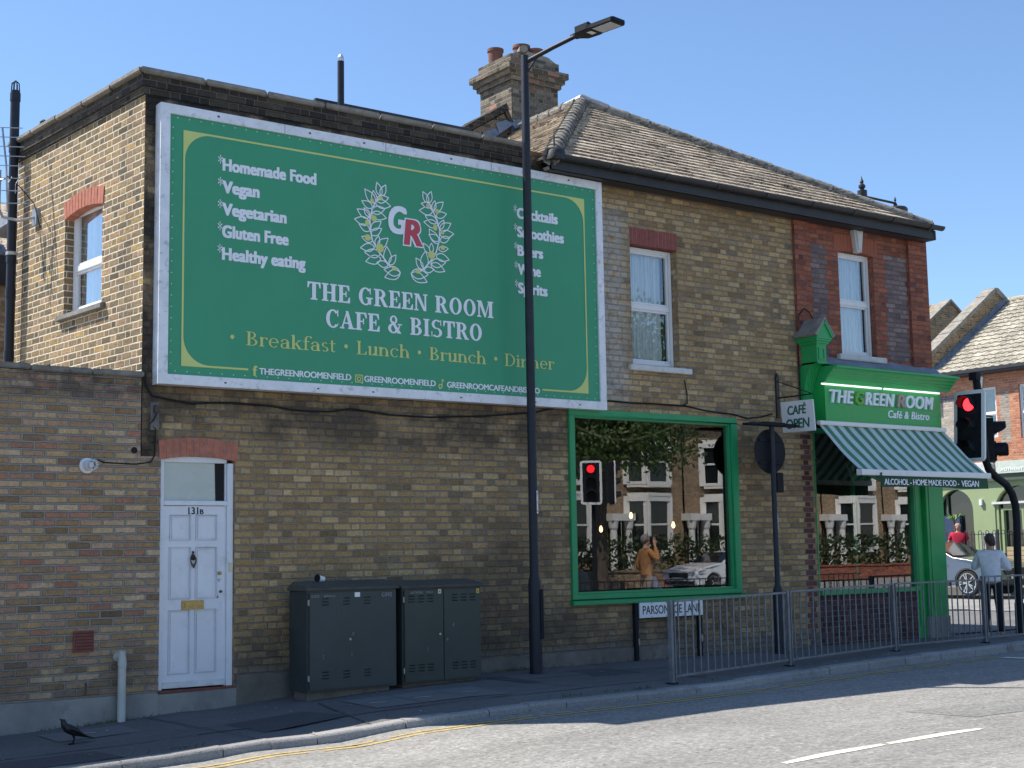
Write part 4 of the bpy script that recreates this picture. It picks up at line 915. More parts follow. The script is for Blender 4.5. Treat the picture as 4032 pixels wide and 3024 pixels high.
lettering(f, "CAFÉ", (14.931, -.20, 1.86), SX, SZ, SN, .345, .125, .03, 0, .95, 0, 'H'); lettering(f, "OPEN", (14.931, -.165, 1.665), SX, SZ, SN, .43, .135, .03, 0, .95); f.build("sign_lettering", m_cafeG, bd)
# ------------------------------------------------------------------ billboard
BB = thing("billboard", "large green cafe advertising billboard in a white metal frame high on the brick wall", "billboard", (8.665, 0, 1.785))
f = MB(); bx0, bx1, bz0, bz1, w_ = 5.668, 11.662, 1.785, 4.745, .105
def bar(a, b, c, d): f.prism([(p[0], -.155, p[1]) for p in (a, b, c, d)], (0, .15, 0))
bar((bx0, bz0), (bx1, bz0), (bx1 - w_, bz0 + w_), (bx0 + w_, bz0 + w_)); bar((bx0, bz1), (bx0 + w_, bz1 - w_), (bx1 - w_, bz1 - w_), (bx1, bz1))
bar((bx0, bz0), (bx0 + w_, bz0 + w_), (bx0 + w_, bz1 - w_), (bx0, bz1)); bar((bx1, bz0), (bx1, bz1), (bx1 - w_, bz1 - w_), (bx1 - w_, bz0 + w_))
fr_ = f.build("billboard_frame", m_bframe, BB, bevel=.004)
f = MB()
for x in (7.1, 8.4, 9.9): f.box(x, x + .004, -.157, -.15, bz1 - w_, bz1)
for x in (6.3, 7.4, 8.1, 9.3, 10.4, 11.1): f.box(x, x + .025, -.158, -.154, bz1 - .06, bz1 - .04); f.box(x + .1, x + .125, -.158, -.154, bz0 + .04, bz0 + .055)
f.build("frame_bolts", m_bronze, fr_)
f = MB(); nx, nz = 40, 20; rv = random.Random(1)
gi = [[f.pts([(5.76 + 5.81 * i / nx, -.130 + .0022 * math.sin(i * .9 + j * .4) * (1 if 0 < i < nx else 0), 1.875 + 2.78 * j / nz)])[0] for j in range(nz + 1)] for i in range(nx + 1)]
for i in range(nx):
    for j in range(nz): f.face((gi[i][j], gi[i + 1][j], gi[i + 1][j + 1], gi[i][j + 1]))
pan = f.build("advert_panel", m_vinyl, BB, smooth=True)
YP = -.1345
f = MB()
for i in range(44):
    x = 5.86 + 5.62 * i / 43
    for z in (1.925, 4.61): f.lathe((x, YP, z), [(.006, -.002), (.006, 0)], 6, 'y')
for i in range(22):
    z = 2.0 + 2.5 * i / 21
    for x in (5.81, 11.515): f.lathe((x, YP, z), [(.006, -.002), (.006, 0)], 6, 'y')
f.build("rivets", m_ltr, pan)
f = MB(); ox0, ox1, oz0, oz1, lw, r_ = 5.925, 11.375, 1.983, 4.49, .021, .29
def q(x0, x1, z0, z1, y=YP): f.quad((x0, y, z0), (x1, y, z0), (x1, y, z1), (x0, y, z1))
q(ox0, ox1, oz1 - lw, oz1); q(ox0, ox0 + lw, oz0, oz1 - lw); q(ox1 - lw, ox1, oz0, oz1 - lw); q(ox0 + lw, 6.685, oz0, oz0 + lw); q(10.64, ox1 - lw, oz0, oz0 + lw)
for cx, cz, sx, sz in ((ox0 + lw, oz1 - lw, 1, -1), (ox1 - lw, oz1 - lw, -1, -1), (ox0 + lw, oz0 + lw, 1, 1), (ox1 - lw, oz0 + lw, -1, 1)):
    arc = [(cx + sx * r_ * (1 - math.sin(R(9 * k))), cz + sz * r_ * (1 - math.cos(R(9 * k)))) for k in range(11)]
    for (a, b), (c, d) in zip(arc, arc[1:]):
        P4 = [(cx, YP, cz), (a, YP, b), (c, YP, d)]; f.poly(P4 if sx * sz > 0 else P4[::-1])
f.build("print_border", m_lime, pan)
for i, (tx, w1) in enumerate((("Homemade Food", 1.134), ("Vegan", .438), ("Vegetarian", .765), ("Gluten Free", .79), ("Healthy eating", .998))):
    f = MB(); zz = 4.118 - .2425 * i; lettering(f, tx, (6.371, YP, zz), FX, FZ, FN, w1, .136, .056, 0, 1.03); lettering(f, "*", (6.322, YP, zz + .01), FX, FZ, FN, .052, .15, .0); f.build("menu_lettering", m_ltr, pan)
for i, (tx, w1) in enumerate((("Cocktails", .645), ("Smoothies", .735), ("Beers", .40), ("Wine", .357), ("Spirits", .458))):
    f = MB(); zz = 4.102 - .2345 * i; lettering(f, tx, (10.294, YP, zz), FX, FZ, FN, w1, .136, .056, 0, 1.03); lettering(f, "*", (10.247, YP, zz + .01), FX, FZ, FN, .050, .15, .0); f.build("menu_lettering", m_ltr, pan)
# slab and roman letters drawn stroke by stroke -----------------------------------
class Pen:
    def __init__(s, mb, y): s.mb, s.y, s.k = mb, y, 0
    def set(s, ox, oz, sx, sz): s.o = (ox, oz, sx, sz)
    def poly(s, pts):
        s.k += 1; y = s.y - .00012 * (s.k % 24); ox, oz, sx, sz = s.o
        P = [(ox + a * sx, y, oz + b * sz) for a, b in pts]
        ar = sum(P[i][0] * P[(i + 1) % len(P)][2] - P[(i + 1) % len(P)][0] * P[i][2] for i in range(len(P)))
        s.mb.poly(P if ar > 0 else P[::-1])
    def rect(s, a, b, c, d): s.poly([(a, b), (c, b), (c, d), (a, d)])
    def ring(s, cx, cy, rx, ry, a0, a1, tx, ty, n=18):
        for i in range(n):
            t0, t1 = R(a0 + (a1 - a0) * i / n), R(a0 + (a1 - a0) * (i + 1) / n); o, q_ = [], []
            for t in (t0, t1):
                o.append((cx + rx * math.cos(t), cy + ry * math.sin(t))); q_.append((cx + (rx - tx) * math.cos(t), cy + (ry - ty) * math.sin(t)))
            s.k -= 1; s.poly([o[0], o[1], q_[1], q_[0]])
        s.k += 1
    def blob(s, cx, cy, r, n=12): s.poly([(cx + r * math.cos(2 * math.pi * i / n), cy + r * math.sin(2 * math.pi * i / n)) for i in range(n)])
def slab(p, ch):
    r = p.rect; S_, T = .23, .085
    def stem(x, lo=True, hi=True, w=S_, e=.085):
        r(x, 0, x + w, 1)
        if lo: r(x - e, 0, x + w + e, T)
        if hi: r(x - e, 1 - T, x + w + e, 1)
    if ch == 'T': stem(.31, True, False); r(.03, .90, .82, 1); p.poly([(.03, .66), (.09, .66), (.17, .90), (.03, .90)]); p.poly([(.82, .66), (.76, .66), (.68, .90), (.82, .90)]); return .85
    if ch == 'H': stem(.10); stem(.60); r(.33, .45, .60, .54); return .95
    if ch in 'EF':
        stem(.10, True, True); r(.33, .91, .70, 1); p.poly([(.72, .68), (.66, .68), (.56, .91), (.72, .91)]); r(.33, .46, .5, .54); r(.48, .34, .55, .66)
        if ch == 'E': r(.33, 0, .72, .09); p.poly([(.76, .33), (.70, .33), (.58, .09), (.72, 0), (.76, 0)])
        return .80 if ch == 'E' else .76
    if ch in 'GCO':
        p.ring(.46, .5, .42, .515, 42 if ch != 'O' else 0, 318 if ch == 'C' else 360 if ch == 'O' else 300, .225, .085, 26)
        if ch != 'O': r(.72, .64, .79, 1.0); p.poly([(.60, .86), (.74, .78), (.79, 1), (.7, .93)])
        if ch == 'C': p.poly([(.80, .30), (.72, .20), (.60, .10), (.76, .12)]); return .86
        if ch == 'G': r(.60, .05, .82, .44); r(.50, .37, .92, .45); return .96
        return .94
    if ch == 'R': stem(.10); p.ring(.38, .73, .36, .27, -90, 90, .215, .085); r(.3, .46, .42, .54); r(.3, .915, .42, 1); p.poly([(.38, .50), (.60, .50), (.82, .09), (.90, .085), (.90, 0), (.64, 0)]); return .92
    if ch == 'B': stem(.10); p.ring(.40, .745, .32, .255, -90, 90, .20, .085); p.ring(.42, .265, .36, .265, -90, 90, .22, .085); r(.3, .45, .46, .54); r(.3, 0, .44, .085); r(.3, .915, .42, 1); return .86
    if ch == 'N': stem(.10, True, True, .11, .09); stem(.70, False, True, .11, .09); p.poly([(.08, 1), (.33, 1), (.81, 0), (.64, 0)]); return .93
    if ch == 'M': stem(.10, True, True, .11, .09); stem(.85, True, True, S_, .085); p.poly([(.08, 1), (.34, 1), (.62, .25), (.54, 0)]); p.poly([(.54, 0), (.62, .0), (.92, 1), (.84, 1)]); return 1.2
    if ch == 'A': p.poly([(.08, 0), (.18, 0), (.46, .86), (.42, 1)]); p.poly([(.36, 1), (.52, 1), (.84, 0), (.58, 0)]); r(.22, .28, .66, .36); r(0, 0, .28, T); r(.50, 0, .94, T); return .93
    if ch == 'I': stem(.10); return .46
    if ch == 'S': p.ring(.42, .735, .34, .28, 40, 258, .19, .085); p.ring(.42, .265, .36, .28, -140, 98, .20, .085); r(.66, .68, .72, 1.0); r(.06, 0, .12, .32); return .82
    if ch == '&': p.ring(.40, .76, .24, .25, 0, 360, .13, .08); p.ring(.38, .27, .34, .285, 80, 352, .20, .085); p.poly([(.22, .68), (.40, .68), (.86, .06), (.92, 0), (.64, 0)]); p.poly([(.66, .26), (.76, .26), (.84, .50), (.78, .50)]); r(.66, .48, .94, .55); return 1.0
    return .38
def roman(p, ch):
    r = p.rect; S_, T, X = .145, .06, .68
    def stem(x, h=X, lo=True, hi=True, e=.07):
        r(x, 0, x + S_, h)
        if lo: r(x - e, 0, x + S_ + e, T)
        if hi: p.poly([(x - e, h - .07), (x, h - .10), (x + S_, h), (x, h)])
    def arch(x, w):
        p.ring(x + w / 2, X - .30, w / 2 + S_ / 2, .32, 0, 180, S_, .055); 
    if ch == 'B': stem(.09, 1, True, False); r(.02, 1 - T, .3, 1); p.ring(.27, .76, .27, .24, -90, 90, .115, .05); p.ring(.29, .265, .33, .265, -90, 90, .125, .05); r(.2, .955, .28, 1); r(.2, .49, .3, .535); r(.2, 0, .3, .05); return .70
    if ch == 'L': stem(.09, 1, True, False); r(.02, 1 - T, .28, 1); r(.2, 0, .58, .05); p.poly([(.62, .26), (.57, .26), (.48, .05), (.58, 0), (.60, 0)]); return .66
    if ch == 'D': stem(.09, 1, True, False); r(.02, 1 - T, .3, 1); p.ring(.30, .5, .46, .5, -90, 90, .125, .05, 22); r(.2, .95, .31, 1); r(.2, 0, .31, .05); return .84
    if ch == 'r': stem(.08); p.ring(.36, .44, .20, .22, 55, 165, .06, .05, 8); p.blob(.44, .57, .065); return .50
    if ch == 'e': p.ring(.32, .33, .28, .345, 0, 318, .11, .05, 22); p.poly([(.10, .33), (.12, .38), (.58, .40), (.60, .33)]); return .64
    if ch == 'a': stem(.38, .50, False, False); p.ring(.29, .48, .21, .18, 0, 155, .11, .05, 10); p.blob(.12, .50, .06); p.ring(.25, .18, .20, .20, 60, 320, .105, .05); p.poly([(.30, .40), (.40, .38), (.40, .34), (.30, .35)]); p.ring(.56, .12, .08, .125, 180, 300, .06, .06, 6); return .62
    if ch == 'k': stem(.08, 1.02); p.poly([(.19, .28), (.19, .34), (.46, .62), (.54, .62)]); p.poly([(.26, .38), (.36, .45), (.60, .04), (.64, 0), (.46, 0)]); r(.38, .62, .62, .66); r(.42, 0, .70, T); return .68
    if ch == 'f': r(.12, 0, .235, .84); r(.04, 0, .33, T); r(.02, .60, .38, .65); p.ring(.36, .80, .24, .235, 45, 180, .115, .05, 9); p.blob(.47, .93, .06); return .42
    if ch == 's': p.ring(.24, .495, .19, .175, 40, 262, .10, .05, 10); p.ring(.24, .17, .205, .18, -145, 95, .105, .05, 10); return .48
    if ch == 't': r(.11, .08, .225, .86); r(.02, .60, .37, .65); p.ring(.25, .13, .14, .14, 180, 330, .10, .05, 8); return .42
    if ch == 'u': stem(.08, X, False); stem(.44, X, True, True); p.ring(.28, .20, .20, .21, 180, 350, .11, .05, 10); return .66
    if ch in 'nh': stem(.08, X if ch == 'n' else 1.02); stem(.46, .40, True, False); p.ring(.36, .40, .215, .265, -5, 150, .115, .06, 10); return .70
    if ch == 'c': p.ring(.32, .33, .28, .345, 48, 318, .11, .05, 18); p.blob(.49, .55, .06); return .58
    if ch == 'i': stem(.08); p.blob(.135, .88, .08); return .32
    return .35
def run(pen, fn, text, x0, x1, z, cap, space=.0):
    class Null(Pen):
        def poly(s, pts): pass
    nul = Null(MB(), 0); nul.set(0, 0, 1, 1); adv = [(.42 if c == ' ' else fn(nul, c)) + space for c in text]
    s_ = (x1 - x0) / (sum(adv) - space); x = x0
    for c, a in zip(text, adv):
        if c != ' ': pen.set(x, z, s_, cap); fn(pen, c)
        x += a * s_
f = MB(); run(Pen(f, YP), slab, "THE GREEN ROOM", 7.385, 9.92, 2.82, .200, .02); f.build("title_lettering", m_ltr, pan)
f = MB(); run(Pen(f, YP), slab, "CAFE & BISTRO", 7.615, 9.75, 2.528, .203, .02); f.build("title_lettering", m_ltr, pan)
for tx, a, b, x in (("Breakfast", 6.655, 7.752, 6.496), ("Lunch", 8.01, 8.72, 7.877), ("Brunch", 8.985, 9.80, 8.848), ("Dinner", 10.07, 10.835, 9.939)):
    f = MB(); pn = Pen(f, YP); run(pn, roman, tx, a, b, 2.252, .152); pn.set(x, 2.33, 1, 1); pn.blob(0, 0, .024); f.build("tagline_lettering", m_lime, pan)
for tx, x, z, wd in (("THEGREENROOMENFIELD", 6.81, 1.950, 1.133), ("GREENROOMENFIELD", 8.108, 1.946, .964), ("GREENROOMCAFEANDBISTRO", 9.228, 1.943, 1.372)): f = MB(); lettering(f, tx, (x, YP, z), FX, FZ, FN, wd, .069, .03, 0, .95); f.build("contact_lettering", m_ltr, pan)
f = MB(); lettering(f, "f", (6.735, YP, 1.93), FX, FZ, FN, .055, .11, .045, 0, 1, 0, 'f')
f.build("contact_icon", m_lime, pan); f = MB(); pn = Pen(f, YP); pn.set(7.99, 1.932, .104, .09); pn.rect(0, 0, 1, .12); pn.rect(0, .88, 1, 1); pn.rect(0, .12, .12, .88); pn.rect(.88, .12, 1, .88); pn.rect(.12, .70, .35, .76); pn.ring(.5, .46, .27, .30, 0, 360, .12, .13, 16); pn.blob(.76, .76, .07, 8)
f.build("contact_icon", m_lime, pan); f = MB(); pn = Pen(f, YP); pn.set(9.105, 1.922, .095, .115); pn.ring(.32, .25, .30, .25, 0, 360, .14, .12, 16); pn.rect(.50, .2, .64, 1); pn.ring(.86, 1.0, .24, .30, 180, 265, .13, .14, 8); f.build("contact_icon", m_lime, pan)
LEAVES = [(8.341, 4.113, 8.289, 4.265), (8.341, 4.113, 8.408, 4.251), (8.265, 4.014, 8.127, 4.164), (8.265, 4.018, 8.24, 4.161), (8.279, 4.051, 8.447, 4.105), (8.265, 4.026, 8.473, 4.007), (8.23, 3.959, 8.087, 4.021), (8.217, 3.911, 8.397, 3.97), (8.216, 3.888, 8.414, 3.86), (8.19, 3.839, 8.026, 3.917), (8.19, 3.847, 8.117, 3.944), (8.194, 3.778, 7.991, 3.798), (8.193, 3.686, 8.051, 3.745), (8.206, 3.703, 8.343, 3.812), (8.21, 3.642, 8.351, 3.729), (8.227, 3.568, 8.085, 3.604), (8.253, 3.502, 8.067, 3.473), (8.275, 3.52, 8.311, 3.639), (8.292, 3.499, 8.434, 3.627), (8.327, 3.426, 8.122, 3.43), (8.335, 3.381, 8.135, 3.321), (8.432, 3.323, 8.416, 3.528), (8.449, 3.317, 8.539, 3.442), (8.431, 3.307, 8.282, 3.329), (8.6, 3.241, 8.386, 3.165), (8.6, 3.241, 8.378, 3.256), (8.99, 4.116, 8.918, 4.245), (8.99, 4.116, 9.034, 4.261), (9.036, 4.083, 8.894, 4.099), (9.054, 4.022, 8.865, 4.013), (9.064, 4.039, 9.084, 4.157), (9.073, 4.032, 9.205, 4.157), (9.1, 3.972, 9.25, 4.02), (9.117, 3.895, 8.947, 3.96), (9.126, 3.865, 8.928, 3.883), (9.144, 3.819, 9.211, 3.939), (9.149, 3.812, 9.31, 3.912), (9.153, 3.757, 9.35, 3.789), (9.143, 3.684, 8.995, 3.738), (9.128, 3.643, 9.0, 3.805), (9.152, 3.678, 9.293, 3.738), (9.132, 3.58, 9.268, 3.6), (9.094, 3.497, 9.28, 3.466), (9.002, 3.518, 8.916, 3.626), (9.029, 3.529, 9.031, 3.64), (8.907, 3.312, 8.813, 3.438), (8.917, 3.321, 8.947, 3.535), (8.926, 3.306, 9.064, 3.329), (9.018, 3.394, 9.228, 3.429), (9.018, 3.387, 9.217, 3.321), (8.743, 3.248, 8.98, 3.257), (8.743, 3.248, 8.965, 3.166)]
STEMS = [[(8.341, 4.113), (8.265, 4.018), (8.221, 3.935), (8.194, 3.809), (8.198, 3.687), (8.227, 3.575), (8.301, 3.461), (8.397, 3.365), (8.467, 3.296)], [(8.99, 4.116), (9.054, 4.038), (9.118, 3.919), (9.149, 3.804), (9.143, 3.684), (9.094, 3.529), (9.019, 3.426), (8.907, 3.304), (8.861, 3.284)]]
OLIVES = [(8.336, 4.086, .035, .019), (8.222, 4.039, .024, .03), (8.247, 3.835, .038, .038), (8.156, 3.773, .03, .038), (8.162, 3.602, .043, .038), (8.323, 3.499, .055, .053), (8.515, 3.278, .039, .021), (8.99, 4.089, .031, .019), (9.115, 4.03, .027, .032), (9.084, 3.832, .031, .038), (9.186, 3.785, .027, .024), (9.188, 3.603, .035, .029), (9.029, 3.498, .051, .049), (8.839, 3.277, .039, .024)]
fw_ = MB(); fg = MB(); pw, pg = Pen(fw_, YP), Pen(fg, YP - .003); pw.set(0, 0, 1, 1); pg.set(0, 0, 1, 1)
def band(p, pts, t):
    for a, b in zip(pts, pts[1:]):
        d = Vector((b[0] - a[0], b[1] - a[1])); L_ = max(d.length, 1e-5); n_ = Vector((-d.y, d.x)) / L_ * t; e = d / L_ * t * .5
        p.poly([(a[0] - n_.x - e.x, a[1] - n_.y - e.y), (b[0] - n_.x + e.x, b[1] - n_.y + e.y), (b[0] + n_.x + e.x, b[1] + n_.y + e.y), (a[0] + n_.x - e.x, a[1] + n_.y - e.y)])
for x0, z0, x1, z1 in LEAVES:
    d = Vector((x1 - x0, z1 - z0)); n_ = Vector((-d.y, d.x)); out = []
    for sgn in (1, -1):
        pts = [(x0 + d.x * t + sgn * n_.x * .25 * math.sin(math.pi * t ** .8), z0 + d.y * t + sgn * n_.y * .25 * math.sin(math.pi * t ** .8)) for t in [k / 8 for k in range(9)]]
        band(pw, pts, .0062)
for s_ in STEMS: band(pw, s_, .0085)
for cx, cz, rx, rz_ in OLIVES: pg.poly([(cx + rx * math.cos(2 * math.pi * i / 14), cz + rz_ * math.sin(2 * math.pi * i / 14)) for i in range(14)])
wr = fw_.build("laurel_emblem", m_ltr, pan); fg.build("olives", m_lime, wr)
f = MB(); lettering(f, "G", (8.437, YP - .004, 3.69), FX, FZ, FN, .255, .335, .05, .12, 1, 0, 'G'); f.build("monogram_letter", m_ltr, wr)
f = MB(); lettering(f, "R", (8.630, YP - .005, 3.563), FX, FZ, FN, .292, .335, .09, .10, 1, 0, 'R'); f.build("monogram_letter", m_ltr, wr)
f = MB(); lettering(f, "R", (8.645, YP - .008, 3.578), FX, FZ, FN, .262, .305, .045, .10, 1, 0, 'R'); f.build("monogram_letter", m_redp, wr)
# ------------------------------------------------------------------ yard wall with its fittings
Y = thing("yard_wall", "low reclaimed brick yard wall with stone coping left of the pale front door", "wall", (2, 0, -1.9))
f = MB(); f.wall((0, 0, 0), (1, 0, 0), -14, 5.565, -1.9, 1.86, []); f.wall((0, 0, 0), (1, 0, 0), 5.565, 5.7755, -1.9, 1.052, []); f.quad((5.7755, 0, -1.9), (5.7755, .12, -1.9), (5.7755, .12, 1.052), (5.7755, 0, 1.052))
f.quad((5.5, .23, -1.9), (-14, .23, -1.9), (-14, .23, 1.86), (5.5, .23, 1.86)); f.quad((-14, 0, 1.859), (5.565, 0, 1.859), (5.5, .23, 1.859), (-14, .23, 1.859)); f.build("brick_wall", m_yard, Y)
f = MB(); rr = random.Random(12)
xs_ = [-14, -10, -7, -4.5] + [-2.4 + .62 * i for i in range(12)] + [5.03, 5.572]
for a, b in zip(xs_, xs_[1:]):
    dz = rr.uniform(-.006, .006); f.box(a + .002, b - .002, -.045 + rr.uniform(-.004, .004), .27, 1.861 + dz, 1.917 + dz)
f.build("coping", m_coping, Y, bevel=.010)
f = MB()
for i in range(14):
    x = rr.uniform(4.1, 5.5); f.lathe((x, rr.uniform(-.02, .1), 1.913), [(rr.uniform(.008, .02), 0), (.006, rr.uniform(.006, .02))], 6)
f.build("coping_moss", paint("black_moss", (.03, .03, .02), .9), Y)
f = MB()
n = 24
for i in range(n):
    a, b = -14 + 19.76 * i / n, -14 + 19.76 * (i + 1) / n; f.prism([(a, -.024, -1.95), (b, -.024, -1.95), (b, -.024, -1.327), (a, -.024, -1.325)], (0, .022, 0))
f.build("rendered_plinth", m_cement, Y)
f = MB(); f.lathe((5.0, -.004, .94), [(.078, 0), (.078, -.012), (.055, -.022), (.052, -.022), (.052, -.115), (.03, -.118), (.028, -.135), (.04, -.135)], 18, 'y'); fl = f.build("flue_terminal", m_plastic, Y, smooth=True)
f = MB()
for k in range(9):
    a = 2 * math.pi * k / 9; f.tube([(5.0 + .042 * math.cos(a), -.115, .94 + .042 * math.sin(a)), (5.0 + .048 * math.cos(a), -.20, .94 + .048 * math.sin(a)), (5.0 + .02 * math.cos(a), -.215, .94 + .02 * math.sin(a))], .004, 5)
for yy in (-.15, -.19): f.tube([(5.0 + .047 * math.cos(2 * math.pi * k / 14), yy, .94 + .047 * math.sin(2 * math.pi * k / 14)) for k in range(15)], .0035, 5)
f.build("flue_guard", m_plastic, fl)
f = MB(); f.lathe((5.488, -.0035, 1.107), [(.034, 0), (.034, -.001)], 14, 'y'); f.lathe((5.0, -.118, .94), [(.03, 0), (.03, -.003)], 14, 'y'); f.build("vent_hole", m_dark, Y)
f = MB(); f.box(4.893, 5.101, -.012, .0, -.885, -.676); ab = f.build("air_brick", m_airb, Y, bevel=.003)
f = MB()
for i in range(9):
    for j in range(6): x, z = 4.915 + .0205 * i, -.862 + .031 * j; f.box(x, x + .010, -.0135, -.0122, z, z + .013)
f.build("air_holes", m_dark, ab)
f = MB(); f.tube([(5.362, -.085, -1.70), (5.362, -.085, -1.02)], .041, 14); f.tube([(5.362, -.085, -1.03), (5.362, -.085, -.90)], [.047, .034], 14); f.tube([(5.362, -.085, -.99), (5.362, -.085, -.885)], .034, 14); f.tube([(5.35, -.002, -.945), (5.352, -.014, -.945)], .052, 14); f.tube([(5.35, 0, -.945), (5.36, -.085, -.945)], .03, 10); f.build("waste_pipe", m_offw, Y, smooth=True)
f = MB(); f.tube([(5.02, -.012, -1.18), (5.03, -.014, -1.21), (5.025, -.012, -1.30)], .006, 5); f.build("rusty_hook", m_bronze, Y)
# ------------------------------------------------------------------ aerial on the return wall
T = thing("tv_aerial", "silver comb shaped TV aerial on a bent pole at the sunlit side wall", "aerial", tuple(LC + LD * 2.95 + Vector((0, 0, 4.0))))
k0 = LC + LD * 2.95 + LN * .03
def KP(al, out, z): v = LC + LD * al + LN * out; return Vector((v.x, v.y, z))
f = MB(); f.tube([KP(2.72, .03, 4.05), KP(2.80, .18, 4.00), KP(2.95, .33, 4.05), KP(2.98, .36, 4.15), KP(2.98, .36, 4.62)], .017, 8); f.obox(KP(2.72, .02, 4.05), (.02, 0, 0), LD * .06, (0, 0, .10)); f.build("mast", m_galv, T, smooth=True)
f = MB(); b0, b1 = KP(2.98, .36, 4.55), KP(2.93, .36, 4.08); bm_dir = (KP(2.82, .40, 5.12) - KP(2.98, .36, 4.30)); s0, s1 = KP(2.84, .40, 5.10), KP(2.80, .33, 4.10)
f.tube([s0, KP(2.74, .38, 4.62), s1], .012, 6)
for i in range(8):
    c = s0.lerp(KP(2.74, .38, 4.62), i / 4) if i < 4 else KP(2.74, .38, 4.62).lerp(s1, (i - 4) / 3.6); L_ = .24 if i != 4 else .27
    dv_ = (LN * .72 - LD * .25).normalized(); dv_ = Vector((-.8, .6, .0)); f.tube([c - dv_ * L_ + Vector((0, 0, -.012)), c + dv_ * L_ + Vector((0, 0, .012))], .006, 5)
for i in range(6): c = KP(2.99, .36, 4.45) + Vector((-.08 * i + .16, .05 * i - .1, .0)); f.tube([c + Vector((0, 0, -.11)), c, c + Vector((.05, 0, .10))], .005, 5)
f.tube([KP(2.98, .36, 4.45) + Vector((-.30, .2, 0)), KP(2.75, .36, 4.47)], .010, 6); f.build("elements", m_galv, T)
f = MB(); f.tube([KP(2.75, .36, 4.5), KP(2.62, .25, 4.35), KP(2.68, .06, 4.2), KP(2.6, .01, 3.9)], .006, 5); f.build("lead", m_blk, T)
f = MB(); c = LC + LD * 2.6 + Vector((0, 0, 5.11)); f.lathe(c, [(.035, 0), (.05, .03), (.045, .075), (.02, .10)], 10); o = f.build("lead_cap", m_blk, None, top=c); tag(o, "small black cap sitting on the parapet coping near the aerial", "roof cap")
# ------------------------------------------------------------------ street lamp
L = thing("street_lamp", "tall charcoal street lamp column with flat lantern in front of the billboard", "street lamp", (10.23, -.42, -1.40))
lx, ly = 10.235, -.43
f = MB(); f.lathe((lx, ly, 0), [(.100, -1.43), (.100, -1.395), (.076, -1.39), (.074, -.36), (.072, -.33), (.054, -.25), (.052, 2.5), (.050, 4.95), (.052, 4.96), (.050, 4.98), (.047, 6.06), (.044, 6.075)], 20); f.build("column", m_post, L, smooth=True)
f = MB(); f.box(lx + .02, lx + .068, ly - .082, ly - .058, -1.0, -.42); f.build("access_door", m_blk, L, bevel=.004)
f = MB(); f.tube([(lx + .02, ly - .03, 6.0), (10.35, -.85, 6.075), (10.44, -1.22, 6.135)], [.030, .027, .027], 12); f.tube([(lx, ly - .03, 5.84), (10.29, -.60, 6.01)], .014, 8); ar = f.build("arm", m_post, L, smooth=True)
d_ = Vector((.10, -.70, .00)).normalized(); s_ = Vector((d_.y, -d_.x, 0)); p0 = Vector((10.435, -1.16, 6.14))
f = MB(); pf = [(0, -.035), (.05, -.05), (.12, -.125), (.30, -.135), (.36, -.12), (.68, -.12), (.71, -.10)]
poly = [p0 + d_ * a + s_ * b for a, b in pf] + [p0 + d_ * a - s_ * b for a, b in pf[::-1]]; f.prism([v + Vector((0, 0, -.035)) for v in poly], (0, 0, .055))
f.prism([p0 + d_ * a + s_ * b + Vector((0, 0, .02)) for a, b in ((.08, -.09), (.30, -.10), (.30, .10), (.08, .09))], (0, 0, .05)); f.tube([p0 - d_ * .05, p0 + d_ * .07], .036, 10); f.lathe(p0 + d_ * .22 + Vector((0, 0, .07)), [(.028, 0), (.028, .03), (.015, .045)], 10)
la = f.build("lantern", m_blk, L, bevel=.006)
f = MB(); f.prism([p0 + d_ * a + s_ * b + Vector((0, 0, -.0385)) for a, b in ((.37, -.095), (.66, -.095), (.66, .095), (.37, .095))], (0, 0, .003)); f.build("lens", paint("led_lens", (.45, .47, .48), .2), la)
f = MB(); f.prism([p0 + d_ * a + s_ * b + Vector((0, 0, -.0378)) for a, b in ((.24, -.05), (.31, -.05), (.31, .05), (.24, .05))], (0, 0, .002)); f.build("rating_label", m_signw, la)
f = MB(); v_ = Vector((.62, -.78, 0)); w2 = Vector((.78, .62, 0)); c = Vector((lx, ly, .60)) + v_ * .0545; f.obox(c, w2 * .032, v_ * .0012, (0, 0, .135)); f.build("notice_sticker", m_signw, L)
f = MB(); c2 = c + v_ * .002 - w2 * .0; f.obox(c2 + w2 * .01, w2 * .004, v_ * .0008, (0, 0, .018)); f.obox(c2 + Vector((0, 0, .105)), w2 * .02, v_ * .0008, (0, 0, .006)); f.obox(c2 - Vector((0, 0, .105)), w2 * .02, v_ * .0008, (0, 0, .006)); f.build("sticker_print", m_navy, L)
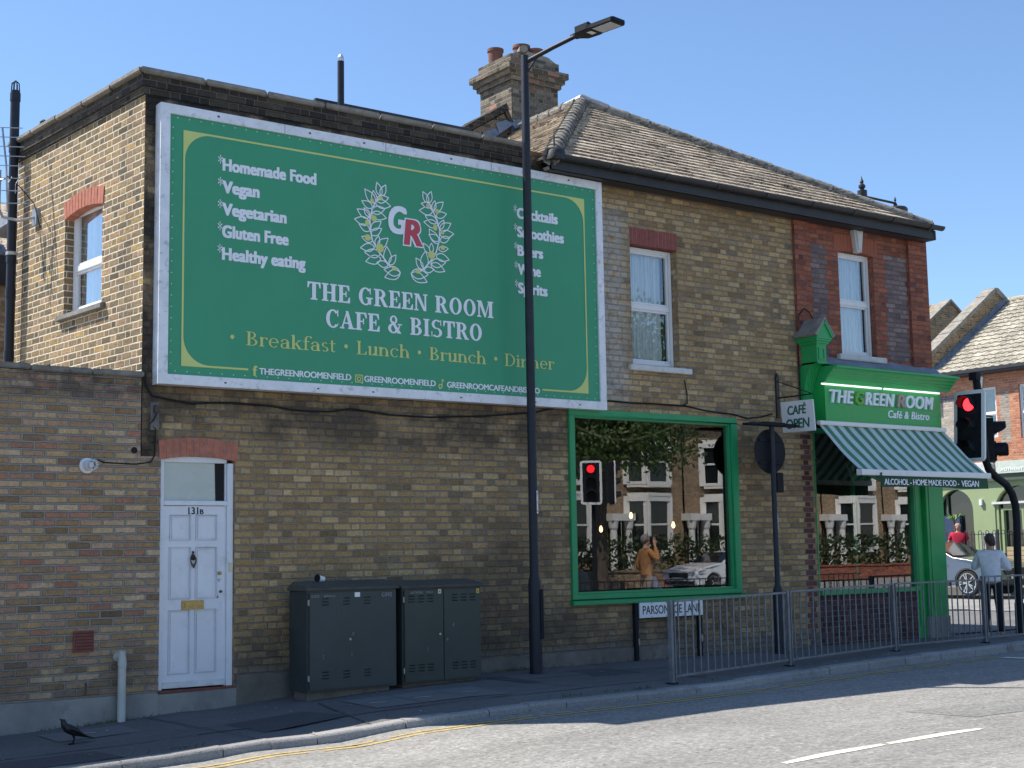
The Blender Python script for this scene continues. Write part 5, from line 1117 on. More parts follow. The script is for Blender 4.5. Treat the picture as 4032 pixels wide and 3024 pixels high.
# ------------------------------------------------------------------ telecom cabinets
def cabinet(lab, x0, x1, yf, yb, z0, z1, ridge, mat, split, marks, grp):
    t = thing("utility_cabinet", lab, "cabinet", ((x0 + x1) / 2, (yf + yb) / 2, z0 - .08), grp)
    f = MB(); f.box(x0, x1, yf + .02, yb, z0, z1); f.build("body", mat, t, bevel=.006)
    f = MB(); zt = z1 + .012; e = .022; yr = (yf * .25 + yb * .75) - .02
    f.prism([(x0 - e, yf - .015, z1 + .001), (x0 - e, yb + .01, z1 + .001), (x0 - e, yb + .01, z1 + .03), (x0 - e, yr, ridge), (x0 - e, yf - .015, z1 + .028)][::-1], (x1 - x0 + 2 * e, 0, 0)); f.build("lid", m_cablid, t, bevel=.006)
    f = MB(); f.box(x0 + .05, x1 - .05, yf + .10, yb - .02, z0 - .16, z0 + .002); f.build("plinth", m_brcem, t)
    xs2 = [x0 + .018] + split + [x1 - .018]
    for a, b in zip(xs2, xs2[1:]):
        f = MB(); f.box(a + .003, b - .003, yf, yf + .0195, z0 + .02, z1 - .02); dr = f.build("door", mat, t, bevel=.004)
        f = MB(); wq = (b - a)
        for zz in (z1 - .15, z0 + .13):
            for k in range(3):
                cx = a + wq * (.18 + .24 * k) + (.06 if a > x0 + .1 else 0)
                for q_ in range(3): f.prism([(cx - .040, yf - .001, zz + q_ * .032), (cx + .040, yf - .001, zz + q_ * .032), (cx + .036, yf - .010, zz + .010 + q_ * .032), (cx - .036, yf - .010, zz + .010 + q_ * .032)], (0, .002, -.006))
        f.build("louvres", mat, dr)
    f = MB(); lx_ = marks['lock']; f.lathe((lx_[0], yf - .001, lx_[1]), [(.013, 0), (.013, -.008), (.004, -.009)], 12, 'y'); f.build("lock", m_galv, t)
    for kx, kz, kw, kh, km in marks['labels']:
        f = MB(); f.box(kx - kw, kx + kw, yf - .0022, yf - .0005, kz - kh, kz + kh); lb = f.build("label_plate", km, t)
        if km is not m_signw: f = MB(); f.poly([(kx - kw * .5, yf - .003, kz - kh * .4), (kx + kw * .5, yf - .003, kz - kh * .4), (kx, yf - .003, kz + kh * .55)]); f.build("label_print", m_navy, lb)
    f = MB()
    for tx, kx, kz, kw, kh in marks['text']: lettering(f, tx, (kx, yf - .002, kz), FX, FZ, FN, kw, kh, -.012, .1, 1.1)
    f.build("chalk_writing", paint("chalk_marks", (.33, .35, .35), .9, var=.4, scale=40), t)
    f = MB(); rq = random.Random(int(x0 * 10))
    for k in range(13):
        x, z = rq.uniform(x0 + .1, x1 - .1), rq.uniform(z0 + .1, z1 - .1); l = rq.uniform(.003, .012) if k < 10 else rq.uniform(.01, .03); hh_ = rq.uniform(.002, .008) if k < 10 else rq.uniform(.02, .07) * .5
        f.quad((x - l * .4, yf - .0012, z - hh_), (x + l * .4, yf - .0012, z - hh_ * .8), (x + l * .5, yf - .0012, z + hh_), (x - l * .3, yf - .0012, z + hh_ * .9))
    f.build("scuffs", paint("scuff_marks", (.15, .165, .16), .9, var=.5, scale=30), t)
    f = MB(); 
    for zz in (z1 - .12, z0 + .14): f.box(x0 + .006, x0 + .017, yf - .004, yf + .02, zz - .03, zz + .03)
    f.build("hinge", m_galv, t)
    return t
m_yel = paint("yellow_label", (.62, .42, .04), .5); m_crm = paint("cream_label", (.62, .58, .42), .5)
YF = -.58
cx0, cz0, cx1, cz1 = 7.154, -1.388, 8.244, -.351
cabinet("larger dark grey street cabinet nearest the front door with a cup on its lid", cx0, cx1, YF, -.17, cz0, cz1, cz1 + .10, m_cab1, [],
    dict(lock=(7.657, -.866), labels=[(7.747, -.403, .032, .024, m_signw)], text=[("C092", 8.049, -.432, .125, .040), ("CO2", 7.197, -.419, .09, .022), ("SERVICE", 7.342, -.419, .14, .020)]), "telecom cabinets against the brick wall")
cabinet("dark olive two door street cabinet with yellow warning label nearest the lamp column", 8.316, 9.366, YF, -.13, -1.381, -.358, -.273, m_cab2, [8.847],
    dict(lock=(8.795, -.866), labels=[(8.795, -.399, .020, .024, m_crm), (9.311, -.408, .020, .026, m_yel)], text=[("NETWORK", 8.416, -.417, .16, .026), ("ONLY", 8.616, -.413, .09, .018)]), "telecom cabinets against the brick wall")
cu = Vector((7.45, -.30, cz1 + .087)); CT = thing("paper_cup", "white paper cup with dark lid lying on top of the larger cabinet", "cup", tuple(cu))
f = MB(); d_ = Vector((-.96, -.25, .12)); f.tube([cu + Vector((.045, .0, .030)), cu + Vector((.045, 0, .030)) + d_ * .085], [.028, .038], 14); f.build("cup", m_signw, CT, smooth=True)
f = MB(); f.tube([cu + Vector((.045, 0, .030)) + d_ * .084, cu + Vector((.045, 0, .030)) + d_ * .096], .041, 14); f.build("cup_lid", m_blk, CT, smooth=True)
# ------------------------------------------------------------------ street name plate
N = thing("street_name_sign", "white PARSONAGE LANE street name plate on two dark legs below the big window", "street sign", (12.74, -.07, -1.40))
f = MB(); f.box(12.185, 13.297, -.075, -.055, -.845, -.652); pl = f.build("name_plate", m_signw, N, bevel=.003)
f = MB(); f.box(12.17, 13.312, -.054, -.035, -.86, -.637); f.build("backing_plate", m_blk, N)
for x in (12.145, 13.262): f = MB(); f.box(x - .025, x + .03, -.06, -.005, -1.42, -.64); f.build("leg", m_blk, N, bevel=.004)
f = MB(); lettering(f, "PARSONAGE LANE", (12.235, -.0765, -.800), FX, FZ, FN, 1.012, .108, .012, 0, 1.02)
for x in (12.39, 12.64, 12.93, 13.14):
    for z in (-.663, -.834): f.lathe((x, -.075, z), [(.007, 0), (.007, -.003)], 6, 'y')
f.build("plate_lettering", m_navy, pl)
f = MB()
for x in (12.175, 13.28): f.prism([(x, -.062, -1.20), (x + .014, -.062, -1.17), (x + .012, -.062, -1.11), (x - .006, -.062, -1.09), (x - .012, -.062, -1.14)], (0, .002, 0))
f.build("bare_patch", paint("bare_wood_patch", (.42, .33, .24), .9), N)
# ------------------------------------------------------------------ sign post seen from the back
P = thing("sign_post", "dark post carrying the back of a round road sign under a long sign light", "road sign", (14.36, -.42, -1.39))
px, py = 14.365, -.42
f = MB(); f.lathe((px, py, 0), [(.075, -1.42), (.072, -1.38), (.070, -.60), (.062, -.54), (.036, -.47), (.034, 1.66)], 16); f.build("pole", m_post, P, smooth=True)
f = MB(); f.lathe((px + .02, py + .065, 1.325), [(.300, -.006), (.305, 0), (.300, .006)], 32, 'y'); ds = f.build("sign_disc", m_blk, P)
f = MB()
for z in (1.17, 1.48): f.box(px - .20, px + .24, py + .038, py + .058, z - .016, z + .016)
f.build("fixing_rail", m_blk, ds)
f = MB(); f.box(px + .045, px + .185, py - .02, py + .07, .765, 1.035); f.build("control_box", m_blk, P, bevel=.01)
f = MB(); f.prism([(px - .50, py - .06, 1.665), (px - .47, py - .10, 1.672), (px + .40, py - .10, 1.672), (px + .50, py - .05, 1.665), (px + .50, py + .05, 1.665), (px + .40, py + .10, 1.672), (px - .47, py + .10, 1.672), (px - .50, py + .06, 1.665)], (0, 0, .03)); f.prism([(px - .22, py - .07, 1.695), (px + .22, py - .07, 1.695), (px + .22, py + .07, 1.695), (px - .22, py + .07, 1.695)], (0, 0, .022)); f.build("sign_light", m_blk, P, bevel=.01)
f = MB(); c = Vector((px, py, .37)) + v_ * .0365; f.obox(c + w2 * .006, w2 * .024, v_ * .0012, (0, 0, .10)); st_ = f.build("notice_sticker", m_signw, P)
f = MB(); f.obox(c + w2 * .008 + v_ * .002 - Vector((0, 0, .05)), w2 * .010, v_ * .0008, (0, 0, .012)); f.obox(c + w2 * .008 + v_ * .002 + Vector((0, 0, .08)), w2 * .014, v_ * .0008, (0, 0, .005)); f.build("sticker_print", m_navy, st_)
f = MB(); f.obox(Vector((px + .02, py - .074, -.72)), (.016, 0, 0), (0, .003, 0), (0, 0, .045)); f.build("number_tag", paint("metal_tag", (.35, .34, .30), .5, .3), P)
# ------------------------------------------------------------------ guard railings
def guard_rail(lab, a, b, hz=.91, grp="guard rail panels along the kerb", nb=16, bent=(), mat=None, cat="railing"):
    mat = mat or m_rail; a, b = Vector(a), Vector(b); t = thing("guard_rail", lab, cat, tuple(a), grp); d = (b - a); Ld = d.length; dn = d.normalized(); nn = Vector((-dn.y, dn.x, 0)).normalized()
    f = MB(); f.obox(a + Vector((0, 0, hz / 2 - .02)), dn * .024, nn * .024, (0, 0, hz / 2 + .02)); f.obox(a + dn * .058 + Vector((0, 0, hz / 2 + .02)), dn * .012, nn * .020, (0, 0, hz / 2 - .03)); f.build("post", mat, t, bevel=.003)
    s, e = a + dn * .075, b - dn * .03
    f = MB(); f.obox((s + e) / 2 + Vector((0, 0, hz - .012)), (e - s) / 2, nn * .016, (0, 0, .012)); f.build("top_rail", mat, t, bevel=.003)
    f = MB(); f.obox((s + e) / 2 + Vector((0, 0, .075)), (e - s) / 2, nn * .016, (0, 0, .012)); f.build("bottom_rail", mat, t, bevel=.003)
    f = MB(); f.obox(a + Vector((0, 0, .0)), dn * .05, nn * .05, (0, 0, .012)); f.build("foot_collar", m_blk, t)
    for i in range(nb):
        p0 = s.lerp(e, (i + .55) / nb); bd = bent[i % len(bent)] if bent else 0
        f = MB(); f.tube([p0 + Vector((0, 0, .085)), p0 + Vector((0, 0, .30)) + nn * bd * .4 + dn * bd * .5, p0 + Vector((0, 0, .45)) + nn * bd + dn * bd, p0 + Vector((0, 0, hz - .022))], .0105, 6); f.build("bar", mat, t)
    return t
G = [(10.89, -2.04), (13.33, -1.53), (15.95, -1.06), (18.09, -.99), (20.5, -.93), (22.4, -.70)]
gz = [-1.455, -1.436, -1.417, -1.412, -1.405, -1.40]; gh = [.91, .92, .925, .965, .965]
gl = ["grey steel guard rail panel in front of the street name plate", "grey guard rail panel with bent bars before the small shop window", "grey guard rail panel before the green corner pillar", "grey guard rail panel in front of the woman in white", "grey guard rail panel beyond the traffic light pole"]
gb = [(0, .004, 0, -.005, 0), (.02, .03, .035, .03, .02, .01, 0, 0, .0, .0, .0, .0, 0, 0, 0, 0), (0, .004, 0), (0,), (0,)]
for i in range(5): guard_rail(gl[i], (*G[i], gz[i]), (*G[i + 1], gz[i + 1]), gh[i], nb=(17, 17, 15, 14, 12)[i], bent=gb[i])
# ------------------------------------------------------------------ traffic lights
m_lens = paint("dark_signal_lens", (.02, .02, .022), .25, var=.2, scale=20)
m_redl = glow("lit_red_lens", (1.0, .02, .03), 3.2, (.4, .02, .02)); m_amb = glow("amber_reflection_lens", (1.0, .42, .16), .55, (.4, .2, .1))  # amber: weak emission imitates an orange reflection on the filter lens
def signal_head(parent, c, h, lit, n=3, board=True, lean=0., wings=()):
    """c: centre of the lens column, h: horizontal facing direction"""
    h = Vector(h).normalized(); s = Vector((-h.y, h.x, 0)); c = Vector(c); U = Vector((lean, 0, 1)) if not lean else (Vector((0, 0, 1)) + s * lean).normalized()
    P = lambda a, b, e: c + s * a + U * b + h * e
    H2 = .17 * n
    f = MB(); f.prism([P(a, b, -.13) for a, b in ((-.165, -H2), (.165, -H2), (.165, H2), (-.165, H2))], h * .16)
    for k in range(n - 1): f.prism([P(a, b, .03) for a, b in ((-.166, -H2 + .34 * (k + 1) - .004), (.166, -H2 + .34 * (k + 1) - .004), (.166, -H2 + .34 * (k + 1) + .004), (-.166, -H2 + .34 * (k + 1) + .004))], h * .004)
    f.build("signal_body", m_blk, parent, bevel=.01)
    if board:
        def rr(w_, t, r):
            out = []
            for cx, cy, a0 in ((w_ - r, t - r, 0), (-w_ + r, t - r, 90), (-w_ + r, -t + r, 180), (w_ - r, -t + r, 270)):
                out += [(cx + r * math.cos(R(a0 + 15 * k)), cy + r * math.sin(R(a0 + 15 * k))) for k in range(7)]
            return out
        f = MB(); f.prism([P(a, b, .0) for a, b in rr(.26, H2 + .035, .06)], h * .02); bd = f.build("backing_board", m_blk, parent)
        f = MB(); o, i_ = rr(.27, H2 + .045, .065), rr(.212, H2 - .012, .02)
        for k in range(len(o)):
            k2 = (k + 1) % len(o); f.quad(P(*o[k], .036), P(*o[k2], .036), P(*i_[k2], .036), P(*i_[k], .036)); f.quad(P(*o[k], -.003), P(*o[k2], -.003), P(*o[k2], .036), P(*o[k], .036))
        f.build("board_border", m_white, bd)
    for k in range(n):
        b = H2 - .17 - .34 * k; q = P(0, b, .03)
        f = MB(); f.poly([q + (s * math.cos(R(15 * j)) + U * math.sin(R(15 * j))) * .105 + h * .012 for j in range(24)]); f.build("lens", m_redl if (lit == 'red' and k == 0) else m_lens, parent)
        f = MB(); N_ = 18
        for j in range(N_):
            t0, t1 = R(-35 + 250 * j / N_), R(-35 + 250 * (j + 1) / N_); ln = lambda t: .19 if math.sin(t) > .0 else .19 - .17 * min(1, -math.sin(t) * 1.8)
            for r_ in (.125, .119):
                A, Bq = q + (s * math.cos(t0) + U * math.sin(t0)) * r_, q + (s * math.cos(t1) + U * math.sin(t1)) * r_
                qd = [A, Bq, Bq + h * ln(t1), A + h * ln(t0)]; f.quad(*(qd if r_ > .12 else qd[::-1]))
        for j in range(24): t0, t1 = R(15 * j), R(15 * (j + 1)); f.quad(q + (s * math.cos(t0) + U * math.sin(t0)) * .128 + h * .02, q + (s * math.cos(t1) + U * math.sin(t1)) * .128 + h * .02, q + (s * math.cos(t1) + U * math.sin(t1)) * .103 + h * .02, q + (s * math.cos(t0) + U * math.sin(t0)) * .103 + h * .02)
        f.build("visor", m_blk, parent, smooth=True)
TL = thing("traffic_light", "black cranked traffic light pole showing red in a white bordered board beside the awning", "traffic light", (19.70, -.49, -1.40))
f = MB(); pth = [(19.70, -.49, -1.42), (19.735, -.49, -.4), (19.78, -.49, .38), (19.77, -.49, .62), (19.70, -.49, .80), (19.55, -.49, .95), (19.30, -.49, 1.06), (19.13, -.49, 1.17), (19.06, -.49, 1.32), (19.04, -.49, 1.55), (18.93, -.49, 2.63)]
f.tube(pth, .060, 16); f.tube([(19.705, -.49, -1.42), (19.72, -.49, -.9)], .075, 16); f.tube([(18.925, -.49, 2.62), (18.922, -.49, 2.66)], .066, 14); f.build("pole", m_blk, TL, smooth=True)
f = MB(); f.box(18.78, 18.90, -.60, -.46, 2.55, 2.66); f.box(18.84, 18.96, -.55, -.43, 2.645, 2.675); f.tube([(18.86, -.5, 2.56), (18.87, -.5, 2.40), (18.93, -.5, 2.30)], .012, 6); f.build("detector", m_blk, TL, bevel=.006)
signal_head(TL, (18.82, -.42, 1.84), (-1, -.05, 0), 'red', lean=.06)
signal_head(TL, (19.52, -.30, 1.66), (.62, -.78, 0), None, 2, False)
f = MB(); cc = Vector((19.70, -.16, 1.49)); hh = Vector((.62, -.78, 0)); ss = Vector((.78, .62, 0)); f.obox(cc, ss * .15, hh * .07, (0, 0, .16)); f.build("filter_signal_box", m_blk, TL, bevel=.01)
f = MB(); q = cc + hh * .075
for j in range(20):
    t0, t1 = R(18 * j), R(18 * (j + 1))
    if math.sin((t0 + t1) / 2) > -.6: f.quad(q + (ss * math.cos(t0) + Vector((0, 0, math.sin(t0)))) * .12, q + (ss * math.cos(t1) + Vector((0, 0, math.sin(t1)))) * .12, q + (ss * math.cos(t1) + Vector((0, 0, math.sin(t1)))) * .12 + hh * .18, q + (ss * math.cos(t0) + Vector((0, 0, math.sin(t0)))) * .12 + hh * .18)
f.build("visor", m_blk, TL)
f = MB(); f.poly([q + (ss * math.cos(R(18 * j)) + Vector((0, 0, math.sin(R(18 * j))))) * .1 + hh * .02 for j in range(20)]); f.build("lens", m_amb, TL)
f = MB(); 
for z in (2.02, 1.30): f.tube([(19.0, -.48, z), (19.42, -.40, z)], .014, 6)
f.tube([(18.98, -.48, 1.40), (18.95, -.44, 1.40)], .03, 6); f.tube([(19.0, -.42, 2.25), (18.95, -.40, 2.25)], .03, 6); f.build("mounting_bracket", m_blk, TL)
T2 = thing("traffic_light", "black traffic light showing red across the road mirrored in the big window", "traffic light", (23.3, -14.0, -1.5))
f = MB(); f.tube([(23.35, -14.1, -1.5), (23.35, -14.1, 2.4)], .06, 14); f.build("pole", m_blk, T2, smooth=True)
signal_head(T2, (23.12, -13.9, 1.76), (-.62, .78, 0), 'red'); signal_head(T2, (23.85, -13.95, 1.76), (.9, .44, 0), None)

# ------------------------------------------------------------------ people
def skin(name, nodes, edges, mat, parent, loc, rotz, sc, root=0, sub=1):
    me = bpy.data.meshes.new(name); me.from_pydata([n[:3] for n in nodes], edges, [])
    ob = bpy.data.objects.new(name, me); COL.objects.link(ob)
    md = ob.modifiers.new("s", 'SKIN'); md.use_smooth_shade = True; ob.modifiers.new("u", 'SUBSURF').levels = sub
    for i, n in enumerate(nodes):
        sv = me.skin_vertices[0].data[i]; sv.radius = (n[3], n[4] if len(n) > 4 else n[3]); sv.use_root = (i == root)
    dg = bpy.context.evaluated_depsgraph_get(); dg.update()
    m2 = bpy.data.meshes.new_from_object(ob.evaluated_get(dg)); bpy.data.objects.remove(ob); bpy.data.meshes.remove(me)
    m2.transform(Matrix.Rotation(rotz, 4, 'Z') @ Matrix.Scale(sc, 4)); m2.transform(Matrix.Translation(Vector(loc) - org(parent)))
    m2.materials.clear(); m2.materials.append(mat); m2.name = name
    for p in m2.polygons: p.use_smooth = True
    o = bpy.data.objects.new(name, m2); COL.objects.link(o); o.parent = parent; ORG[o.name] = org(parent); return o
m_skin = paint("skin", (.46, .27, .19), .55, var=.08, scale=12)
def blobs(name, balls, mat, parent, loc, rotz, sc, cut=None):
    """smooth ellipsoids (centre, radii) joined in one mesh; cut(p) drops faces"""
    me = bpy.data.meshes.new(name); bm = bmesh.new()
    for c, r in balls:
        g = bmesh.ops.create_icosphere(bm, subdivisions=3, radius=1); bmesh.ops.scale(bm, vec=r, verts=g['verts']); bmesh.ops.translate(bm, vec=c, verts=g['verts'])
    if cut: bmesh.ops.delete(bm, geom=[f for f in bm.faces if cut(f.calc_center_median())], context='FACES')
    bm.to_mesh(me); bm.free(); me.transform(Matrix.Rotation(rotz, 4, 'Z') @ Matrix.Scale(sc, 4)); me.transform(Matrix.Translation(Vector(loc) - org(parent))); me.materials.append(mat)
    for p in me.polygons: p.use_smooth = True
    o = bpy.data.objects.new(name, me); COL.objects.link(o); o.parent = parent; ORG[o.name] = org(parent); return o
def person(label, loc, rotz, height, shirt, trousers, hair, arms, hairstyle, sleeve='long', legs=((-.095, 0), (.095, 0)), group=None, turn=0., loose=1.0, shoe=None, lean=0., seat=False):
    """front faces -Y before rotation; arms: for each side (elbow, wrist) in body metres at 1.70 m"""
    t = thing("person", label, "person", loc, group); sc = height / 1.70
    N_, E_ = [], []; dz_ = -.43 if seat else 0
    def add(x, y, z, r, to=None, r2=None):
        N_.append((x, y, z + (dz_ if z > .82 else 0), r, r2 or r)); i = len(N_) - 1
        if to is not None: E_.append((to, i))
        return i
    pe = add(0, 0, .95, .115, None, .10); wa = add(0, lean * .4, 1.10, .105, pe, .09); ch = add(0, lean * .8, 1.30, .13, wa, .10); nb = add(0, lean + .01, 1.43, .065, ch); ne = add(0, lean, 1.49, .047, nb)
    ct, st_ = math.cos(turn), math.sin(turn); rt = lambda x, y: (x * ct - y * st_, x * st_ + y * ct + lean)
    jaw = add(*rt(0, -.022), 1.545, .058, ne, .062); hd = add(*rt(0, -.004), 1.61, .074, jaw, .088); tp = add(*rt(0, .008), 1.672, .055, hd, .065)
    no = add(*rt(0, -.098), 1.597, .010, hd); e1 = add(*rt(.078, .01), 1.60, .014, hd); e2 = add(*rt(-.078, .01), 1.60, .014, hd); cn = add(*rt(0, -.085), 1.535, .016, jaw)
    for s, (lx_, ly_) in zip((-1, 1), legs):
        hp = add(s * .09, 0, .90, .085, pe); kn = add(s * .095 + (lx_ - s * .095) * .4, (-.42 if seat else ly_ * .5 - .015), .49, .058, hp); an = add(lx_, ly_ + .02, .085, .038, kn); he = add(lx_, ly_ + .02, .04, .035, an); to = add(lx_, ly_ - .13, .03, .030, he)
    hands = []
    for s, (el, wr) in zip((-1, 1), arms):
        sh = add(s * .165, lean + .01, 1.395, .052, ch); e = add(*el, .038, sh); w_ = add(*wr, .026, e)
        d = (Vector(wr) - Vector(el)).normalized(); pm = Vector(wr) + d * .07; k = add(*pm, .030, w_); sd_ = d.cross(Vector((0, 0, 1)))
        sd_ = sd_.normalized() if sd_.length > .1 else Vector((0, 1, 0)); up = sd_.cross(d)
        for q_, (o_, l_) in enumerate(((-.026, .070), (-.009, .082), (.009, .078), (.026, .062))):
            b0 = pm + sd_ * o_ + d * .020; k1 = add(*b0, .0095, k); k2 = add(*(b0 + d * l_ * .5 + up * .008), .0085, k1); add(*(b0 + d * l_ * .85 + up * .03), .0075, k2)
        th_ = add(*(pm - d * .03 + sd_ * -.035), .010, k); add(*(pm + d * .015 + sd_ * -.052 + up * .012), .009, th_); hands.append(pm)
    skin("body", N_, E_, m_skin, t, loc, rotz, sc, 0, 2)
    # shirt
    N_, E_ = [], []
    a0 = add(0, 0, .885, .145 * loose, None, .115 * loose); a1 = add(0, 0, .97, .140 * loose, a0, .115 * loose); a2 = add(0, lean * .4, 1.10, .130 * loose, a1, .108 * loose); a3 = add(0, lean * .8, 1.29, .150 * (.5 + .5 * loose), a2, .118); a4 = add(0, lean + .01, 1.405, .10, a3, .085); a5 = add(0, lean + .01, 1.455, .060, a4)
    for s, (el, wr) in zip((-1, 1), arms):
        sh = add(s * .170, lean + .01, 1.385, .066, a3); el, wr = Vector(el), Vector(wr); S0 = Vector((s * .17, lean + .01, 1.385))
        if sleeve == 'long': e = add(*el, .050 * (.4 + .6 * loose), sh); add(*(el.lerp(wr, .5)), .046 * (.4 + .6 * loose), e); add(*(el.lerp(wr, .92)), .036, len(N_) - 1)
        else: add(*(S0.lerp(el, .40)), .062, sh); add(*(S0.lerp(el, .68)), .058, len(N_) - 1)
    skin("shirt", N_, E_, shirt, t, loc, rotz, sc, 0, 2)
    N_, E_ = [], []
    pe = add(0, .005, .955, .118, None, .105); 
    for s, (lx_, ly_) in zip((-1, 1), legs):
        hp = add(s * .09, 0, .86, .100, pe); mk = add(s * .095 + (lx_ - s * .095) * .2, (-.2 if seat else ly_ * .25), (.46 if seat else .68), .086, hp); kn = add(s * .095 + (lx_ - s * .095) * .4, (-.42 if seat else ly_ * .5 - .015), .49, .070, mk); sn = add(lx_ * .8 + s * .019, ly_ * .8 + .005, .28, .064, kn); an = add(lx_, ly_ + .018, .075, .060, sn)
    skin("trousers", N_, E_, trousers, t, loc, rotz, sc, 0, 2)
    for s, (lx_, ly_) in zip((-1, 1), legs):
        N_, E_ = [], []; h0 = add(lx_, ly_ + .04, .045, .045); h1 = add(lx_, ly_ - .05, .042, .045, h0, .04); add(lx_, ly_ - .15, .034, .036, h1, .034); skin("shoe", N_, E_, shoe or m_blk, t, loc, rotz, sc)
    if hairstyle:
        zs = dz_; balls = [(rt(0, .016) + (1.622 + zs,), (.086, .098, .098))]
        if hairstyle == 'bun': balls += [(rt(.004, .105) + (1.575 + zs,), (.052, .046, .050)), (rt(0, .085) + (1.535 + zs,), (.058, .040, .045))]
        inv = lambda p: ((p.x * ct + (p.y - lean) * st_), (-p.x * st_ + (p.y - lean) * ct))
        cut = lambda p: (inv(p)[1] < -.030 and p.z - zs < 1.665) or (inv(p)[1] < .03 and p.z - zs < 1.60) or p.z - zs < (1.50 if hairstyle == 'bun' else 1.545)
        blobs("hair", balls, hair, t, loc, rotz, sc, cut)
    return t, hands, sc
cloth = lambda n, c: paint(n, c, .9, var=.14, scale=9, bump=.9, bscale=14)
m_wjump, m_blkt = cloth("white_jumper", (.74, .76, .80)), cloth("black_trousers", (.014, .013, .017))
m_brown = paint("dark_brown_hair", (.055, .035, .025), .6, var=.3, scale=30); m_greyh = paint("grey_hair", (.22, .20, .18), .7, var=.3, scale=30); m_whiteh = paint("white_hair", (.60, .58, .55), .7, var=.2, scale=30)
m_poloR, m_denim, m_tan, m_chino = cloth("red_polo", (.50, .018, .045)), cloth("dark_denim", (.03, .04, .07)), cloth("tan_suede_jacket", (.42, .19, .065)), cloth("khaki_chinos", (.33, .23, .14))
m_trn = paint("white_trainer", (.62, .62, .62), .5)
person("woman with hair in a bun, loose white top and black trousers behind the railing", (18.99, -.52, -1.398), R(118), 1.57, m_wjump, m_blkt, m_brown, (((-.30, -.05, 1.12), (-.10, -.22, 1.20)), ((.29, -.06, 1.13), (.10, -.24, 1.30))), 'bun', turn=R(35), loose=1.28, shoe=m_trn, legs=((-.12, .02), (.13, -.05)))
person("bald man in red polo shirt walking behind the silver car", (35.6, 12.15, -1.20), R(-62), 1.90, m_poloR, m_denim, m_brown, (((-.27, .03, 1.13), (-.27, -.04, .90)), ((.27, .03, 1.13), (.26, -.06, .90))), None, 'short', turn=R(10))
person("white haired person half hidden beyond the green pillar behind the silver car", (35.4, 13.3, -1.20), R(-40), 1.72, cloth("pale_blouse", (.5, .52, .55)), m_denim, m_whiteh, (((-.25, .03, 1.13), (-.24, -.04, .90)), ((.25, .03, 1.13), (.24, -.06, .90))), 'short', turn=R(5))
pm_, hnd, sc_p = person("man in tan jacket and sunglasses phoning as he walks mirrored in the big window", (19.9, -8.3, -1.50), R(105), 1.84, m_tan, m_chino, m_greyh, (((-.27, .06, 1.12), (-.24, -.10, .92)), ((.27, -.12, 1.20), (.13, -.13, 1.50))), 'short', turn=R(8), loose=1.12, legs=((-.10, -.20), (.10, .22)))
f = MB(); rm = Matrix.Rotation(R(105), 3, 'Z'); hp_ = Vector((19.9, -8.3, -1.50)) + rm @ (Vector((.115, -.06, 1.60)) * sc_p); f.obox(hp_, rm @ Vector((.006, 0, 0)), rm @ Vector((0, .035, 0)), (0, .0, .075)); f.build("phone", m_blk, pm_)
f = MB(); g_ = Vector((19.9, -8.3, -1.50)) + rm @ (Vector((0.01, -.088, 1.622)) * sc_p); f.obox(g_, rm @ Vector((.075, 0, 0)), rm @ Vector((0, .012, 0)), (0, 0, .02)); f.build("sunglasses", m_blk, pm_)
# two guests seated inside
def cafe_chair(lab, x, y, rz_):
    t = thing("cafe_chair", lab, "chair", (x, y, -1.325), "chairs inside the cafe", rz_); b = Vector((x, y, -1.325)); f = MB(); f.box(x - .2, x + .2, y - .2, y + .2, b.z + .40, b.z + .43); f.build("seat", m_floor, t)
    f = MB(); f.box(x - .2, x + .2, y + .19, y + .22, b.z + .45, b.z + .88); f.build("backrest", m_floor, t)
    for sx in (-1, 1):
        for sy in (-1, 1): f = MB(); f.tube([(x + sx * .18, y + sy * .18, b.z + .40), (x + sx * .19, y + sy * .19, b.z)], .014, 5); f.build("leg", m_blk, t)
for lab, cl, x, y, shc, hr, an in (("seated guest in pale blue shirt just inside the big window near the street name plate", "plain dark cafe chair under the guest in pale blue", 13.05, .72, (.42, .58, .86), m_brown, R(75)), ("seated guest in red top at the right end of the big window", "plain dark cafe chair under the guest in red", 13.78, 1.35, (.45, .03, .05), m_greyh, R(-80))):
    cafe_chair(cl, x, y, an); person(lab, (x, y, -1.325), an, 1.68, cloth("guest_top", shc), m_denim, hr, (((-.25, -.10, 1.10), (-.13, -.33, 1.12)), ((.25, -.10, 1.10), (.13, -.33, 1.12))), 'bun', legs=((-.10, -.40), (.10, -.40)), seat=True)
# ------------------------------------------------------------------ bird
BD = thing("bird", "black crow like bird standing on the pavement looking away from the wall", "bird", (4.57, -.93, -1.637))
m_crow = paint("black_feathers", (.012, .012, .014), .42, var=.4, scale=40, bump=.4, bscale=90)
nodes = [(0, 0, .125, .052, .046), (-.05, 0, .150, .045, .042), (-.078, 0, .185, .033, .03), (-.080, .003, .212, .030, .028), (-.083, .004, .232, .016, .016), (.055, 0, .100, .040, .036), (.11, 0, .070, .024, .016), (.17, .0, .050, .020, .008), (.235, .0, .030, .022, .006)]
skin("body", nodes, [(0, 1), (1, 2), (2, 3), (3, 4), (0, 5), (5, 6), (6, 7), (7, 8)], m_crow, BD, (4.57, -.93, -1.637), R(8), 1.0)
for s in (-1, 1): skin("wing", [(-.045, s * .040, .150, .020, .014), (.02, s * .048, .125, .034, .012), (.08, s * .038, .092, .026, .009), (.15, s * .018, .058, .012, .006)], [(0, 1), (1, 2), (2, 3)], m_crow, BD, (4.57, -.93, -1.637), R(8), 1.0)
